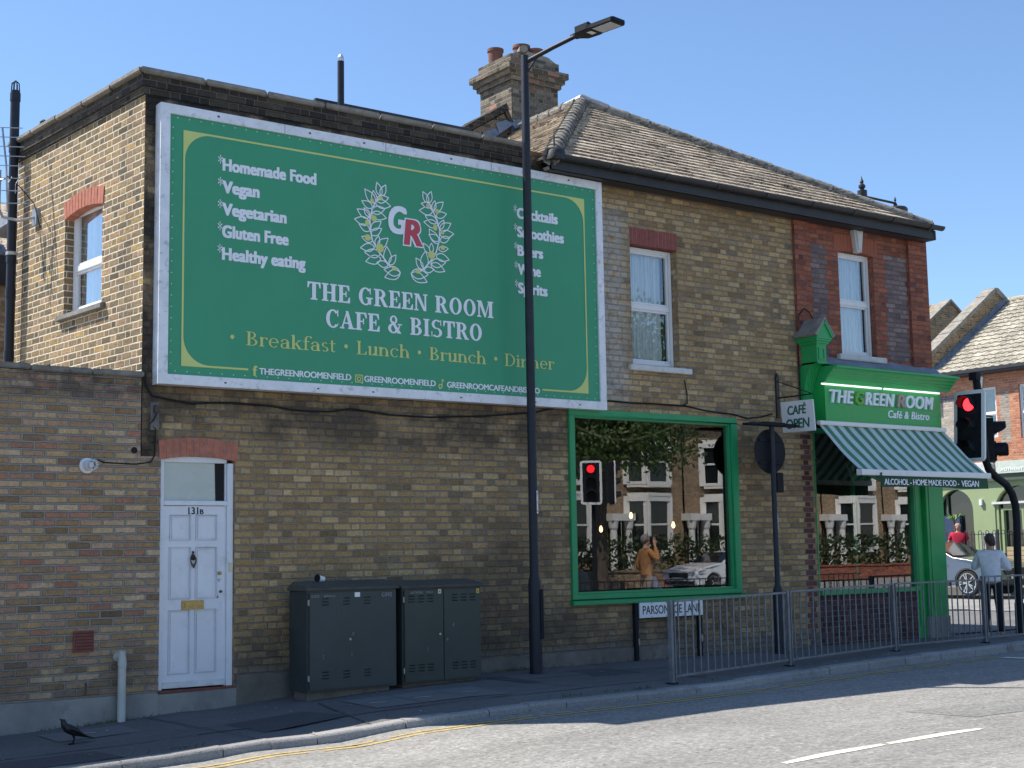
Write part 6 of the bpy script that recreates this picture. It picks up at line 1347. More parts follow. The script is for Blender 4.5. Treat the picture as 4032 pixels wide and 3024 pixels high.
f = MB(); b0 = Vector((4.487, -.945, -1.425)); f.tube([b0, b0 + Vector((-.02, .004, .016)), b0 + Vector((-.034, .006, .026))], [.012, .008, .001], 8); f.build("beak", m_blk, BD, smooth=True)
f = MB()
for s, dx in ((-1, 0), (1, .025)):
    k = Vector((4.575 + dx * .4, -.93 + s * .02, -1.637)); f.tube([k + Vector((.005, 0, .085)), k + Vector((.016, 0, .045)), k + Vector((0, 0, .006))], [.013, .006, .0045], 6)
    for a in (-.5, 0, .5): f.tube([k + Vector((0, 0, .006)), k + Vector((-.035 * math.cos(a), -.035 * math.sin(a), .003))], .0035, 5)
    f.tube([k + Vector((0, 0, .006)), k + Vector((.022, 0, .003))], .0035, 5)
f.build("legs", m_blk, BD)
# ------------------------------------------------------------------ cars
m_tyre = paint("tyre_rubber", (.018, .018, .019), .85, var=.2, scale=20); m_rim = paint("alloy_rim", (.62, .63, .64), .28, .85, var=.05); m_cglass = paint("car_glass", (.012, .015, .017), .04, var=.1, spec=.9); m_trim = paint("car_black_trim", (.02, .02, .022), .5)
m_hlamp = paint("headlamp_glass", (.45, .47, .50), .08, .3, var=.2, scale=9); m_plate = paint("number_plate", (.72, .72, .68), .5)
def car(label, loc, rotz, mat, group=None):
    """nose points to -Y, x = width; origin on the ground at the centre"""
    t = thing("car", label, "car", loc, group, rotz); L0 = Vector(loc)
    prof = [(-2.38, .32), (-2.40, .55), (-2.34, .74), (-2.10, .86), (-1.60, .965), (-1.05, 1.03), (-.62, 1.22), (-.15, 1.40), (.35, 1.46), (.95, 1.45), (1.55, 1.33), (2.0, 1.12), (2.32, 1.04), (2.38, .80), (2.36, .38), (2.2, .26)]
    arches = [(-1.52, .33, .37), (1.42, .33, .37)]
    low = [(2.2, .26)]
    for cy, cz, r in arches[::-1]:
        low += [(cy + r * math.cos(R(a)), max(.24, cz + r * math.sin(R(a)))) for a in range(-8, 189, 14)]
    low += [(-2.30, .25)]
    outline = prof[:-1] + low
    hw = lambda y, z: (.92 - .10 * max(0, (abs(y) - 1.7) / .7) ** 2) * (1 - .26 * max(0, (z - .95) / .5)) - (.03 if z < .4 else 0)
    f = MB(); n = len(outline); a = f.pts([L0 + Vector((-hw(y, z), y, z)) for y, z in outline]); b = f.pts([L0 + Vector((hw(y, z), y, z)) for y, z in outline])
    f.face(a); f.face(b[::-1])
    for i in range(n): f.face((a[(i + 1) % n], a[i], b[i], b[(i + 1) % n]))
    body = f.build("body", mat, t, bevel=.035, seg=3)
    for p in body.data.polygons: p.use_smooth = True
    try: body.data.set_sharp_from_angle(angle=R(40))
    except Exception: pass
    for s in (-1, 1):
        for pts in ([(-.86, 1.055), (-.30, 1.33), (.30, 1.40), (.30, 1.06)], [(.36, 1.06), (.36, 1.40), (.95, 1.385), (1.55, 1.25), (1.35, 1.06)]):
            f = MB(); q = [L0 + Vector((s * (hw(y, z) + .006), y, z)) for y, z in pts]; f.poly(q if s < 0 else q[::-1]); f.build("side_window", m_cglass, t)
        f = MB(); q = [(-2.30, .66), (-2.02, .70), (-1.86, .80), (-2.16, .79)]; q = [L0 + Vector((s * (hw(y, z) + .004 - .03 * (y < -2.2)), y - .02, z)) for y, z in q]; f.poly(q if s < 0 else q[::-1]); f.poly([L0 + Vector((s * x, -2.412, z)) for x, z in ((.52, .67), (.80, .66), (.80, .76), (.55, .75))][::(1 if s > 0 else -1)]); f.build("headlight", m_hlamp, t)
        f = MB(); f.obox(L0 + Vector((s * 1.0, -.62, 1.08)), (.09, 0, 0), (0, .06, 0), (0, 0, .06)); f.build("door_mirror", mat, t, bevel=.02)
        f = MB(); f.obox(L0 + Vector((s * (hw(0, .6) + .002), .05, .80)), (.004, 0, 0), (0, 1.0, 0), (0, 0, .006)); f.obox(L0 + Vector((s * (hw(0, .3) - .0), .0, .30)), (.02, 0, 0), (0, .95, 0), (0, 0, .05)); f.build("sill_trim", m_trim, t)
        for cy in (-1.52, 1.42):
            c = L0 + Vector((s * .80, cy, .335)); f = MB(); f.lathe(c, [(.22, -.10), (.315, -.105), (.335, -.07), (.335, .07), (.315, .105), (.22, .10)], 28, 'x'); wh_ = f.build("wheel", m_tyre, t, smooth=True)
            f = MB(); o_ = s * .105
            for k in range(28):
                a0, a1 = 2 * math.pi * k / 28, 2 * math.pi * (k + 1) / 28; P = lambda r, a, e: c + Vector((o_ + e * s, r * math.cos(a), r * math.sin(a))); f.quad(P(.245, a0, .0), P(.245, a1, .0), P(.268, a1, .006), P(.268, a0, .006))
            for k in range(5):
                for da in (-.16, .16):
                    a0 = 2 * math.pi * k / 5 + da; a1 = 2 * math.pi * k / 5 + da * .5; dr = Vector((0, math.cos(a0), math.sin(a0))); tn = Vector((0, -math.sin(a0), math.cos(a0))); f.obox(c + Vector((o_ + .004 * s, 0, 0)) + dr * .15, dr * .10, tn * .013, (.008, 0, 0))
            f.lathe(c + Vector((o_, 0, 0)), [(.05, -.01), (.055, .01), (.02, .016)], 12, 'x'); f.build("rim", m_rim, wh_)
            f = MB(); f.lathe(c + Vector((o_ - s * .03, 0, 0)), [(.24, -.01), (.24, .01)], 20, 'x'); f.build("brake_disc", m_trim, wh_)
    f = MB(); q = [(-.80, -1.02, 1.06), (.80, -1.02, 1.06), (.66, -.20, 1.405), (-.66, -.20, 1.405)]; q = [L0 + Vector((x, y - .02, z + .012)) for x, y, z in q]; f.poly(q); f.build("windscreen", m_cglass, t)
    f = MB(); f.box(L0.x - .48, L0.x + .48, L0.y - 2.42, L0.y - 2.38, L0.z + .52, L0.z + .72); f.box(L0.x - .75, L0.x + .75, L0.y - 2.415, L0.y - 2.37, L0.z + .30, L0.z + .42); f.build("grille", m_trim, t)
    f = MB(); f.box(L0.x - .26, L0.x + .26, L0.y - 2.432, L0.y - 2.421, L0.z + .44, L0.z + .55); f.build("number_plate", m_plate, t)
    f = MB(); f.obox(L0 + Vector((0, -2.42, .745)), (.5, 0, 0), (0, .01, 0), (0, 0, .012)); f.build("grille_strip", m_rim, t)
    return t
m_silver = paint("silver_car_paint", (.15, .155, .165), .30, .75, var=.04, scale=1, coat=.8); m_cgrey = paint("graphite_car_paint", (.05, .055, .065), .25, .5, var=.05, coat=.8); m_cwhite = paint("white_car_paint", (.72, .73, .74), .25, 0, var=.03, coat=.8)
car("silver car with multi spoke alloy wheels waiting beyond the green corner pillar", (33.4, 11.2, -1.325), 0, m_silver)
car("graphite car across the lane mirrored low at the left of the big window", (19.0, -12.4, -1.53), R(-100), m_cgrey)
car("white car across the lane mirrored at the right edge of the big window", (37.9, -24.0, -1.50), R(-90), m_cwhite)
# ------------------------------------------------------------------ green fronted building across the main street
m_pubg = paint("sage_green_render", (.30, .37, .19), .85, var=.06, scale=1.2, bump=.2)
m_pubd = paint("dark_sage_trim", (.075, .095, .065), .6, var=.1)
m_pubred = brick("pub_brick", [(0, (.42, .15, .08)), (.5, (.52, .20, .10)), (1, (.60, .26, .14))], (.42, .36, .30), vvar=.12, bump=.4,
    regions=[(-12.03, -11.72, 3.1, 4.72, [(0, (.26, .22, .18)), (1, (.40, .34, .27))]), (-16.5, -12.82, 3.0, 4.52, PALE), (-16.5, -12.6, 4.52, 4.75, [(0, (.12, .11, .115)), (1, (.18, .16, .16))])])
m_yelb = brick("yellow_gable_brick", SIDE, (.46, .42, .34), vvar=.25, bump=.5)
U_ = thing("restaurant_building", "sage green fronted building with sunlit red brick upper floor across the main street", "building", (38, 10, -1.2))
XP = 38.0; yv = lambda y: 16.0 - y
ar1, ar2 = (13.31, 14.57, -.55, 1.10, 1.76), (10.95, 12.53, -1.25, 1.02, 1.80)
f = MB(); holes = [(yv(b), yv(a), c, e) for a, b, c, d, e in (ar1, ar2)]
f.wall((XP, 16, 0), (0, -1, 0), 0, 14, -1.5, 1.98, holes, .16, (1, 0, 0))
for a, b, c, d, e in (ar1, ar2):      # spandrels above the round heads
    m_ = (a + b) / 2; N_ = 16
    for i in range(N_):
        t0, t1 = math.pi * i / N_, math.pi * (i + 1) / N_; y0, y1 = m_ + (b - a) / 2 * math.cos(t0), m_ + (b - a) / 2 * math.cos(t1); z0, z1 = d + (e - d) * math.sin(t0), d + (e - d) * math.sin(t1)
        f.quad((XP, y0, z0), (XP, y0, e), (XP, y1, e), (XP, y1, z1)); f.quad((XP, y0, z0), (XP, y1, z1), (XP + .16, y1, z1), (XP + .16, y0, z0))
f.build("ground_floor_wall", m_pubg, U_)
f = MB(); f.wall((XP, 16, 0), (0, -1, 0), 0, 14, 1.98, 5.46, [(yv(12.80), yv(12.26), 3.3, 4.88), (yv(11.46), yv(10.70), 3.22, 4.86)], .14, (1, 0, 0)); f.quad((XP, 2, -1.5), (XP + 8, 2, -1.5), (XP + 8, 2, 5.4), (XP, 2, 5.4)); f.build("upper_wall", m_pubred, U_)
f = MB(); f.box(XP + .18, XP + .2, 12.2, 16, -1.4, 1.9); f.build("arch_dark_glass", m_cglass, U_)
f = MB(); f.box(XP + .10, XP + .16, 14.30, 14.36, -.55, 1.6); f.box(XP + .12, XP + .17, 13.32, 14.5, -.6, -.45); f.build("arch_window_frame", m_pubd, U_)
f = MB(); f.box(XP + .03, XP + .17, 13.85, 14.42, -.4, .95); f.build("window_poster", paint("dark_blue_poster", (.03, .05, .10), .3), U_)
f = MB(); f.box(XP + .16, XP + .19, 10.9, 12.6, -1.4, 1.85); f.build("door_dark_glass", m_cglass, U_)
f = MB(); f.box(XP - .05, XP + .10, 10.9, 12.60, 1.25, 1.32); f.build("door_transom", m_sill, U_)
f = MB(); f.box(XP + .03, XP + .15, 12.42, 12.53, -1.25, 1.25); f.box(XP + .03, XP + .15, 12.25, 12.34, -1.25, 1.12); f.box(XP + .03, XP + .15, 10.95, 12.25, 1.06, 1.14); f.box(XP + .03, XP + .15, 11.55, 11.62, -1.25, 1.06); f.build("door_frame", m_pubg, U_)
f = MB(); f.box(XP - .10, XP, 2, 16, 1.96, 2.17); f.build("signboard_ledge", m_pubd, U_)
f = MB(); f.prism([(XP - .16, 12.30, 2.175), (XP - .04, 12.30, 2.175), (XP - .02, 12.34, 2.56), (XP - .10, 12.36, 2.56)], (0, -9, 0)); sb = f.build("signboard", paint("pale_sage_signboard", (.42, .47, .40), .6), U_)
f = MB(); lettering(f, "AUTHENT", (XP - .165, 12.14, 2.245), (0, -1, 0), FZ, (-1, 0, 0), .78, .105, .02, 0, 1.15); f.build("signboard_lettering", m_ltr, sb)
f = MB(); f.box(XP - .16, XP, 12.42, 13.1, 2.19, 2.55); f.build("corbel_block", m_sill, U_, bevel=.03)
def bw(name, y0, y1, z0, z1, mid, blind):
    wq = window(name, (XP, 16, 0), (0, -1, 0), (-1, 0, 0), yv(y1), yv(y0), z0, z1, mid, .06, U_, m_white, False, False)
    g = MB(); g.quad((XP + .15, y1, z0), (XP + .15, y0, z0), (XP + .15, y0, z1), (XP + .15, y1, z1)); g.build("blind", paint("grey_blind", (.42, .44, .43), .8, var=.2, scale=5) if blind else m_curt, wq)
bw("sash_window", 12.26, 12.80, 3.3, 4.88, 4.05, True); bw("sash_window", 10.70, 11.46, 3.22, 4.86, 4.0, False)
f = MB(); f.prism([(XP - .05, 12.80, 4.88), (XP - .05, 12.72, 4.88), (XP - .05, 12.66, 5.22), (XP - .05, 12.84, 5.22)], (.06, 0, 0)); f.build("keystone", m_white, U_)
f = MB(); f.box(XP - .32, XP + .02, 2, 14.9, 5.28, 5.40); f.box(XP - .36, XP - .28, 2, 14.9, 5.36, 5.46); f.build("gutter", m_gutter, U_)
f = MB(); rt = random.Random(31)
e0, e1, t0_, t1_ = Vector((XP - .32, 2, 5.43)), Vector((XP - .32, 14.6, 5.43)), Vector((42.0, 2, 8.22)), Vector((42.0, 14.6, 8.22)); nrm = Vector((-.56, 0, .83))
NR = 17
for i in range(NR):          # pantile courses with a rolled profile
    a, c = e0.lerp(t0_, i / NR), e0.lerp(t0_, (i + 1) / NR); ys_ = [6 + .075 * k for k in range(115)]
    r0 = [(a.x, y, 0) for y in ys_]; rowA = f.pts([(a.x + nrm.x * (.05 + .022 * math.sin(k * math.pi / 2)), y, a.z + nrm.z * (.05 + .022 * math.sin(k * math.pi / 2))) for k, y in enumerate(ys_)]); rowB = f.pts([(c.x + nrm.x * (.012 + .022 * math.sin(k * math.pi / 2)), y, c.z + nrm.z * (.012 + .022 * math.sin(k * math.pi / 2))) for k, y in enumerate(ys_)]); rowC = f.pts([(a.x, y, a.z) for y in ys_])
    for k in range(len(ys_) - 1): f.face((rowA[k + 1], rowA[k], rowB[k], rowB[k + 1])); f.face((rowC[k + 1], rowC[k], rowA[k], rowA[k + 1]))
f.quad(e0, t0_, t1_, e1); f.quad(t0_, t0_ + Vector((4, 0, -2.8)), t1_ + Vector((4, 0, -2.8)), t1_); f.build("roof", m_pubtile, U_, smooth=False)
f = MB(); halfround(f, Vector((42, 6, 8.24)), Vector((42, 14.5, 8.24)), 18, .12); f.build("ridge_tiles", m_pubtile, U_, smooth=True)
f = MB(); f.box(39.2, 39.24, 11.9, 12.35, 6.0, 6.03)
f = MB(); f.prism([(XP - .2, 14.45, 4.5), (XP - .2, 14.45, 6.02), (41.45, 14.45, 8.48), (41.65, 14.45, 8.48), (42.3, 14.45, 8.15), (42.3, 14.45, 4.5)], (0, .35, 0)); f.build("party_parapet", m_yelb, U_)
f = MB(); 
for i in range(16):
    a, b = Vector((XP - .28, 14.40, 6.0)).lerp(Vector((41.5, 14.40, 8.53)), i / 16), Vector((XP - .28, 14.40, 6.0)).lerp(Vector((41.5, 14.40, 8.53)), (i + .97) / 16); dz = rt.uniform(.0, .02); f.prism([a, b, b + Vector((-.06, 0, .11 + dz)), a + Vector((-.06, 0, .11 + dz))], (0, .46, 0))
f.prism([(41.45, 14.40, 8.52), (41.44, 14.40, 8.66), (41.62, 14.40, 8.66), (42.35, 14.40, 8.20), (42.3, 14.40, 8.10)], (0, .46, 0)); f.build("parapet_coping", m_cope_s, U_)
f = MB(); f.quad((XP - .2, 14.43, 5.62), (41.9, 14.43, 8.32), (41.9, 14.43, 8.12), (XP - .2, 14.43, 5.42)); f.quad((XP - .2, 14.28, 5.52), (41.9, 14.28, 8.22), (41.9, 14.43, 8.26), (XP - .2, 14.43, 5.56)); f.build("parapet_flashing", m_lead, U_)
f = MB(); f.obox((XP - .04, 12.98, 1.33), (.04, 0, 0), (0, .05, 0), (0, 0, .09)); f.build("wall_light", m_plastic, U_)
V_ = thing("neighbour_gable_house", "pale brick gabled house behind the tiled building across the main street", "building", (43.8, 18, -1.2))
f = MB(); f.prism([(40.2, 18, -1.2), (40.2, 18, 6.52), (43.84, 18, 8.95), (47.5, 18, 6.52), (47.5, 18, -1.2)], (0, 8, 0)); f.build("gable_wall", m_yelb, V_)
f = MB()
for i in range(7):
    for s in (-1, 1):
        a, b = Vector((43.84 + s * 3.8, 17.92, 6.42)).lerp(Vector((43.84, 17.92, 8.95)), i / 7), Vector((43.84 + s * 3.8, 17.92, 6.42)).lerp(Vector((43.84, 17.92, 8.95)), (i + .98) / 7); f.prism([a, b, b + Vector((0, 0, .10)), a + Vector((0, 0, .10))], (0, .45, 0))
f.build("gable_coping", m_cope_s, V_)
f = MB()
for s in (-1, 1): f.quad((43.84 + s * 3.75, 18.3, 6.4), (43.84 + s * 3.75, 26, 6.4), (43.84, 26, 8.85), (43.84, 18.3, 8.85))
f.build("roof", m_pubtile, V_)
# hooped railings, screens, chairs in front of it
def hoops(lab, y0, y1):
    t = thing("hooped_railing", lab, "railing", (36.3, y0, -1.2), "hooped railings before the green building"); n = int((y1 - y0) / .225); top = .44
    for k in range(n):
        y = y0 + .11 + (y1 - y0) * k / n; f = MB(); f.tube([(36.3, y - .055, -1.0), (36.3, y - .055, top - .06), (36.3, y - .035, top - .015), (36.3, y, top), (36.3, y + .035, top - .015), (36.3, y + .055, top - .06), (36.3, y + .055, -1.0)], .011, 5); f.build("hoop", m_iron, t)
    f = MB(); f.tube([(36.3, y0, .33), (36.3, y1, .33)], .012, 5); f.tube([(36.3, y0, -1.0), (36.3, y1, -1.0)], .012, 5); f.build("rail", m_iron, t); f = MB(); f.box(36.27, 36.33, y0 - .03, y0 + .03, -1.3, top + .02); f.build("post", m_iron, t)
hoops("black hooped railing panel behind the man in red", 11.3, 14.0); hoops("black hooped railing panel behind the woman in white", 8.6, 11.25)
m_str = paint("pale_striped_canvas", (.52, .50, .46), .9, var=.3, scale=14)
for lab, y0, y1 in (("pale canvas screen behind the hooped railing right of the man in red", 11.55, 12.05), ("pale canvas screen behind the hooped railing nearest the door", 9.9, 10.4)):
    f = MB(); n = 16; A = f.pts([(36.62 + .03 * math.sin(k * 1.9), y0 + (y1 - y0) * k / n, -1.0) for k in range(n + 1)]); C_ = f.pts([(36.62 + .02 * math.sin(k * 1.9), y0 + (y1 - y0) * k / n, .38) for k in range(n + 1)])
    for k in range(n): f.face((A[k + 1], A[k], C_[k], C_[k + 1]))
    o = f.build("canvas_screen", m_str, None, top=(36.6, y0, -1.2)); tag(o, lab, "screen", "canvas screens behind the railings")
def chair(lab, x, y, rz_):
    t = thing("terrace_chair", lab, "chair", (x, y, -1.18), "dark chairs on the terrace", rz_); b = Vector((x, y, -1.18))
    f = MB(); f.obox(b + Vector((0, 0, .45)), (.22, 0, 0), (0, .22, 0), (0, 0, .02)); f.build("seat", m_blk, t); f = MB(); f.prism([b + Vector((-.22, .2, .5)), b + Vector((.22, .2, .5)), b + Vector((.20, .27, .95)), b + Vector((-.20, .27, .95))], (0, .02, 0)); f.build("backrest", m_blk, t)
    for sx in (-1, 1):
        for sy in (-1, 1): f = MB(); f.tube([b + Vector((sx * .2, sy * .2, .44)), b + Vector((sx * .21, sy * .22, 0))], .014, 5); f.build("leg", m_iron, t)
chair("dark terrace chair right of the man in red", 35.5, 11.15, R(80)); chair("dark terrace chair behind the head of the woman in white", 35.5, 10.2, R(60))
t = thing("terrace_table", "dark metal terrace table between the chairs behind the silver car", "table", (35.5, 11.7, -1.18)); f = MB(); f.lathe((35.5, 11.7, -1.18), [(.4, .72), (.4, .75)], 18); f.build("table_top", m_blk, t); f = MB(); f.lathe((35.5, 11.7, -1.18), [(.25, 0), (.03, .04), (.03, .72)], 10); f.build("pedestal", m_iron, t)
t = thing("slatted_bench", "pale timber slatted bench back partly behind the cranked traffic light pole", "bench", (35, 9.9, -1.18)); m_pine = paint("pale_timber", (.45, .35, .20), .8, var=.15, scale=8)
f = MB()
for k in range(5): f.box(34.98, 35.01, 9.45, 10.12, -.66 + .125 * k, -.66 + .125 * k + .112)
f.build("backrest", m_pine, t); f = MB(); f.box(34.55, 34.98, 9.45, 10.12, -.76, -.72); f.build("seat", m_pine, t)
for y in (9.47, 10.07): f = MB(); f.box(34.94, 35.0, y, y + .04, -1.2, -.66); f.box(34.55, 34.6, y, y + .04, -1.2, -.76); f.build("leg", m_pine, t)
# far pavement of the main street and a plant in the arched window
f = MB(); f.box(34.9, 38, -10, 60, -1.6, -1.185); struct(f, "far_pavement", m_patch)
PL = thing("spiky_plant", "spiky green potted plant behind the bald man before the arched window", "plant", (37.2, 13.3, -1.18)); f = MB(); rg = random.Random(4)
for k in range(34):
    a = rg.uniform(0, 6.28); l = rg.uniform(.25, .5); b = Vector((37.2, 13.45, .72)); d = Vector((math.cos(a), math.sin(a), 0)); m_ = b + d * l * .5 + Vector((0, 0, l * .6)); e = b + d * l + Vector((0, 0, l * .35)); s = Vector((-d.y, d.x, 0)) * .018; f.quad(b - s, b + s, m_ + s, m_ - s); f.face(f.pts([m_ - s, m_ + s, e]))
f.build("leaves", paint("bright_leaf", (.10, .20, .04), .5, var=.4, scale=9), PL); f = MB(); f.lathe((37.2, 13.3, -1.18), [(.16, 0), (.22, .45), (.2, .45)], 14); f.tube([(37.2, 13.3, -.75), (37.2, 13.45, .74)], .03, 6); f.build("pot", m_terra, PL)
# guard rail post / panel on the main street kerb
def short_rail(lab, a, b): guard_rail(lab, a, b, 1.0, "pale guard rails on the main street kerb", 12, (), m_galv)
short_rail("pale guard rail panel on the main street kerb seen past the green pillar", (25.1, 5.0, -1.40), (25.1, 7.4, -1.40)); short_rail("pale guard rail panel further along the main street kerb", (25.1, 7.5, -1.40), (25.1, 9.9, -1.40))
# ornate bracket lamp rising behind the roof
O = thing("ornate_street_lamp", "black ornate column with finial and scrolled bracket lamp rising behind the roof", "street lamp", (24.4, 6.0, -1.4))
f = MB(); f.lathe((24.41, 6, 0), [(.16, -1.4), (.14, -.4), (.10, -.3), (.098, 7.5), (.105, 7.52), (.105, 7.78), (.05, 7.80), (.045, 7.82), (.075, 7.85), (.075, 7.90), (.03, 7.94), (.045, 7.98), (.012, 8.06), (.002, 8.12)], 14); f.build("column", m_iron, O, smooth=True)
f = MB(); f.tube([(24.5, 6, 7.66), (25.53, 6, 7.65)], .028, 8)
def curl(c, r, s, a0): return [Vector(c) + Vector((s * r * (1 - .09 * k) * math.cos(a0 + .55 * k), 0, r * (1 - .09 * k) * math.sin(a0 + .55 * k))) for k in range(10)]
f.tube(curl((24.68, 6, 7.53), .085, 1, 2.2), .014, 6); f.tube(curl((25.12, 6, 7.50), .085, -1, 2.2), .014, 6); f.tube([(24.75, 6, 7.50), (24.9, 6, 7.55), (25.05, 6, 7.56)], .01, 5); f.lathe((25.53, 6, 7.66), [(.03, 0), (.012, .03), (.03, .06), (.004, .14)], 8); f.build("bracket", m_iron, O, smooth=True)
f = MB(); f.lathe((25.53, 6, 7.2), [(.30, -.18), (.10, -.13), (.16, .02), (.26, .20), (.27, .30), (.24, .34), (.05, .36), (.04, .44)], 18); f.build("lantern", m_iron, O, smooth=True)
# neighbour glimpsed behind the vent pipe
Q = thing("rear_house", "brown brick house with dark gutter glimpsed beyond the black vent pipe", "building", (6, 8, -1.7))
f = MB(); f.box(5.5, 9.5, 7.0, 13, -1.7, 4.02); f.build("wall", m_yard, Q); f = MB(); f.box(5.4, 9.6, 6.86, 7.0, 4.02, 4.42); f.build("gutter", m_gutter, Q); f = MB(); f.prism([(6.45, 6.9, 4.42), (6.45, 13.1, 4.42), (6.45, 10, 6.0)], (3.1, 0, 0)); f.build("roof", m_tile, Q)
f = MB(); f.lathe((6.12, 6.95, 4.44), [(.14, 0), (.14, .08), (.10, .16), (.03, .2)], 12); f.build("ridge_end", m_lead, Q)
# ------------------------------------------------------------------ the far side of the lane, mirrored in the glass
m_hb = brick("terrace_brown_brick", [(0, (.20, .13, .075)), (.5, (.30, .20, .11)), (1, (.38, .26, .15))], (.30, .27, .23), vvar=.2, bump=.3)
m_stone = paint("white_painted_stone", (.72, .70, .65), .7, var=.06, scale=4)
def house(lab, x):
    t = thing("terraced_house", lab, "house", (x, -32, -1.45), "terraced houses across the lane"); f = MB()
    f.wall((x + 2.3, -32, 0), (-1, 0, 0), 0, 4.6, -1.5, 5.6, [(1.0, 3.4, -.1, 2.35), (1.0, 3.4, 2.85, 4.75), (3.55, 4.45, -1.5, 1.5)], .2, (0, -1, 0)); f.build("wall", m_hb, t)
    f = MB(); a = Vector((x + 2.3, -31.7, 5.55)); f.quad(a, a + Vector((-4.6, 0, 0)), a + Vector((-4.6, -4.5, 3)), a + Vector((0, -4.5, 3))); f.build("roof", m_tile, t)
    for z0, z1 in ((-.1, 2.35), (2.85, 4.75)):     # splayed bay
        P = [(x + 1.35, -32), (x + .75, -31.3), (x - .55, -31.3), (x - 1.15, -32)]; f = MB(); g = MB(); gd = MB()
        for (ax, ay), (bx, by) in zip(P, P[1:]):
            A, B_ = Vector((ax, ay, 0)), Vector((bx, by, 0)); d = (B_ - A); L_ = d.length; d.normalize(); n_ = Vector((-d.y, d.x, 0)); n_ = -n_ if n_.y < 0 else n_; zz = Vector((0, 0, 1))
            def br(u0, u1, v0, v1, e=.06): c = A + d * (u0 + u1) / 2 + zz * (v0 + v1) / 2; f.obox(c, d * (u1 - u0) / 2, n_ * e, zz * (v1 - v0) / 2)
            br(-.09, .09, z0, z1, .09); br(L_ - .09, L_ + .09, z0, z1, .09); br(0, L_, z1 - .22, z1, .10); br(0, L_, z0, z0 + .12, .10); br(.09, L_ - .09, (z0 + z1) / 2 - .04, (z0 + z1) / 2 + .04); br(.09, .17, z0, z1, .05); br(L_ - .17, L_ - .09, z0, z1, .05)
            g.quad(A + zz * z0, B_ + zz * z0, B_ + zz * z1, A + zz * z1)
        f.prism([(px_, py_ + .12, z0 - .12) for px_, py_ in P], (0, 0, .12)); f.prism([(px_, py_ + .12, z1) for px_, py_ in P], (0, 0, .14)); b_ = f.build("bay_window", m_stone, t); g.build("bay_glass", m_cglass, b_)
    f = MB(); f.prism([(x + 1.35, -32, -1.5), (x + .75, -31.3, -1.5), (x - .55, -31.3, -1.5), (x - 1.15, -32, -1.5)], (0, 0, 1.28)); f.build("bay_base", m_hb, t)
    f = MB()
    for cx in (x - 1.35, x - 2.2): f.lathe((cx, -31.6, 0), [(.2, -1.45), (.2, -1.2), (.16, -1.1), (.14, .9), (.18, .98), (.22, 1.25), (.24, 1.3)], 14)
    f.box(x - 2.42, x - 1.15, -32.2, -31.38, 1.3, 1.6); f.build("porch", m_stone, t)
    f = MB(); f.box(x - 2.25, x - 1.3, -32.22, -32.16, -1.4, 1.4); f.build("front_door", m_blk, t)
    return t
hl = ["the one mirrored left of centre in the big window", "mirrored in the middle of the big window", "mirrored beside the red brick garden wall"]
h0 = house("brown terraced house with white bays across the lane, nearest the tree", 32.2); houses = [h0]
lab_ = ["brown terraced house with white bays mirrored at the left of the big window", "brown terraced house with white bays mirrored above the phoning man", "brown terraced house mirrored at the right of the big window", "brown terraced house with porch columns mirrored left in the small shop window", "brown terraced house with porch columns mirrored mid way in the small shop window", "brown terraced house with porch columns mirrored right in the small shop window", "brown terraced house farthest right in the row across the lane"]
for i, x in enumerate((36.7, 41.2, 45.7, 50.2, 54.7, 59.2, 63.7)):
    c = copy_tree(h0); c.location = (x, -32, -1.45); c['label'] = lab_[i]
def foliage(mbf, c, rad, n, leaf, rg, clumps=26):
    cs = []
    for k in range(clumps):
        d = Vector((rg.gauss(0, 1), rg.gauss(0, 1), rg.gauss(0, .9))).normalized(); cs.append((Vector(c) + Vector((d.x * rad[0], d.y * rad[1], d.z * rad[2])) * rg.uniform(.45, .95), rg.uniform(.28, .5) * min(rad)))
    for k in range(n):
        q, r = rg.choice(cs); d = Vector((rg.gauss(0, 1), rg.gauss(0, 1), rg.gauss(0, 1))).normalized(); p = q + d * r * rg.random() ** .4
        a = Vector((rg.uniform(-1, 1), rg.uniform(-1, 1), rg.uniform(-1, 1))).normalized() * leaf * rg.uniform(.6, 1.3); b = a.cross(d + Vector((.1, .2, .3))).normalized() * leaf * .5; mbf.quad(p - a, p + b, p + a, p - b)
def leaf_mat(name, c0, c1):
    t = NT(name); n = t.noise(t.obj(), 1.6, 5, .7); t.put(t.b.inputs['Base Color'], t.ramp(n.outputs[0], [(.3, c0), (.7, c1)])); t.b.inputs['Roughness'].default_value = .55
    tr = t.new('ShaderNodeBsdfTranslucent'); tr.inputs[0].default_value = (*[min(1, x * 1.6) for x in c1], 1); mx = t.new('ShaderNodeMixShader'); mx.inputs[0].default_value = .3; t.l.new(t.b.outputs[0], mx.inputs[1]); t.l.new(tr.outputs[0], mx.inputs[2]); t.l.new(mx.outputs[0], t.out.inputs[0]); return t.m
m_leaf = leaf_mat("street_tree_leaf", (.045, .085, .02), (.09, .14, .035)); m_hedge = leaf_mat("hedge_leaf", (.03, .055, .02), (.055, .085, .03))
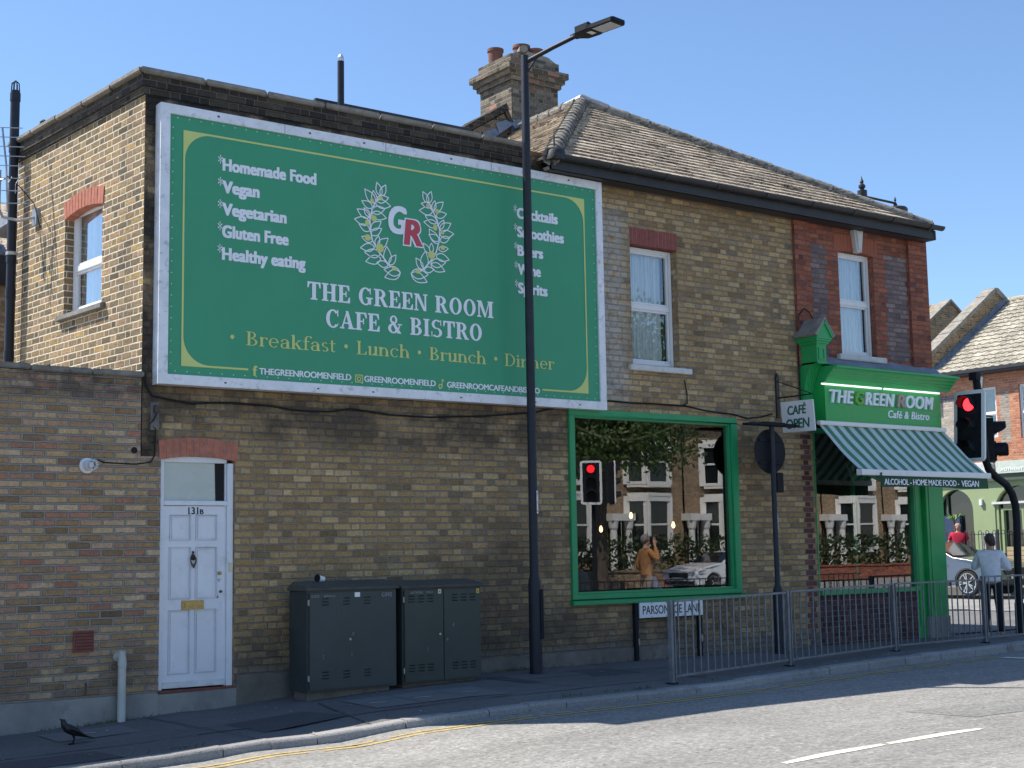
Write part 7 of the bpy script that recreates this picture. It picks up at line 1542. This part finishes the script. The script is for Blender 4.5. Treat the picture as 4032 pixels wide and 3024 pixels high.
def tree(lab, x, y, base, h, rad, n, seed):
    t = thing("street_tree", lab, "tree", (x, y, base)); rg = random.Random(seed); c = Vector((x, y, base + h - rad[2])); f = MB(); f.tube([(x, y, base), (x + .05, y, base + h * .25), c], [.24, .18, .09], 10)
    for k in range(9):
        d = Vector((rg.uniform(-1, 1), rg.uniform(-1, 1), rg.uniform(.0, .8))); f.tube([c - Vector((0, 0, rad[2] * .8)), c + Vector((d.x * rad[0], d.y * rad[1], d.z * rad[2])) * .8], [.07, .02], 6)
    f.build("trunk", paint("tree_bark", (.09, .07, .05), .9, var=.3, scale=8), t); f = MB(); foliage(f, c, rad, n, .10, rg, 44); f.build("crown", m_leaf, t)
tree("leafy street tree across the lane mirrored in the upper left of the big window", 30.2, -22.0, -1.55, 11.3, (3.1, 3.0, 4.1), 22000, 3)
for i, (x0, x1, lab) in enumerate(((34, 44.5, "clipped dark hedge before the terraced houses mirrored right in the big window"), (46, 66, "long clipped hedge before the terraced houses mirrored in the small shop window"))):
    t = thing("hedge", lab, "hedge", (x0, -29, -1.45)); f = MB(); rg = random.Random(40 + i)
    for k in range(int((x1 - x0) * 190)):
        p = Vector((rg.uniform(x0, x1), -29 + rg.gauss(0, .28), rg.uniform(-.9, .55) + .15 * math.sin(k))); a = Vector((rg.uniform(-1, 1), rg.uniform(-1, 1), rg.uniform(-1, 1))).normalized() * .13; b = a.cross(Vector((rg.random(), .4, .3))).normalized() * .07; f.quad(p - a, p + b, p + a, p - b)
    f.build("foliage", m_hedge, t)
    f = MB(); f.box(x0, x1, -28.4, -28.15, -1.5, -.80); f.box(x0 - .02, x1 + .02, -28.44, -28.11, -.80, -.73); o = f.build("garden_wall", (m_hb, m_red)[i], None, top=(x0, -28.3, -1.5)); tag(o, ("low brick garden wall before the dark hedge mirrored right in the big window", "long low red garden wall mirrored low in the small shop window")[i], "wall")
for i in range(4): guard_rail(("black guard rail across the lane mirrored left below the phoning man", "black guard rail across the lane mirrored at the knees of the phoning man", "black guard rail across the lane mirrored right of the phoning man", "black guard rail across the lane mirrored at the right of the big window")[i], (16.2 + 2.4 * i, -7.6, -1.5), (18.6 + 2.4 * i, -7.6, -1.5), .93, "black guard rails across the lane", 14, (), m_iron)
f = MB(); f.box(-5, 80, -27, -8.0, -1.75, -1.505); struct(f, "opposite_pavement", m_patch)
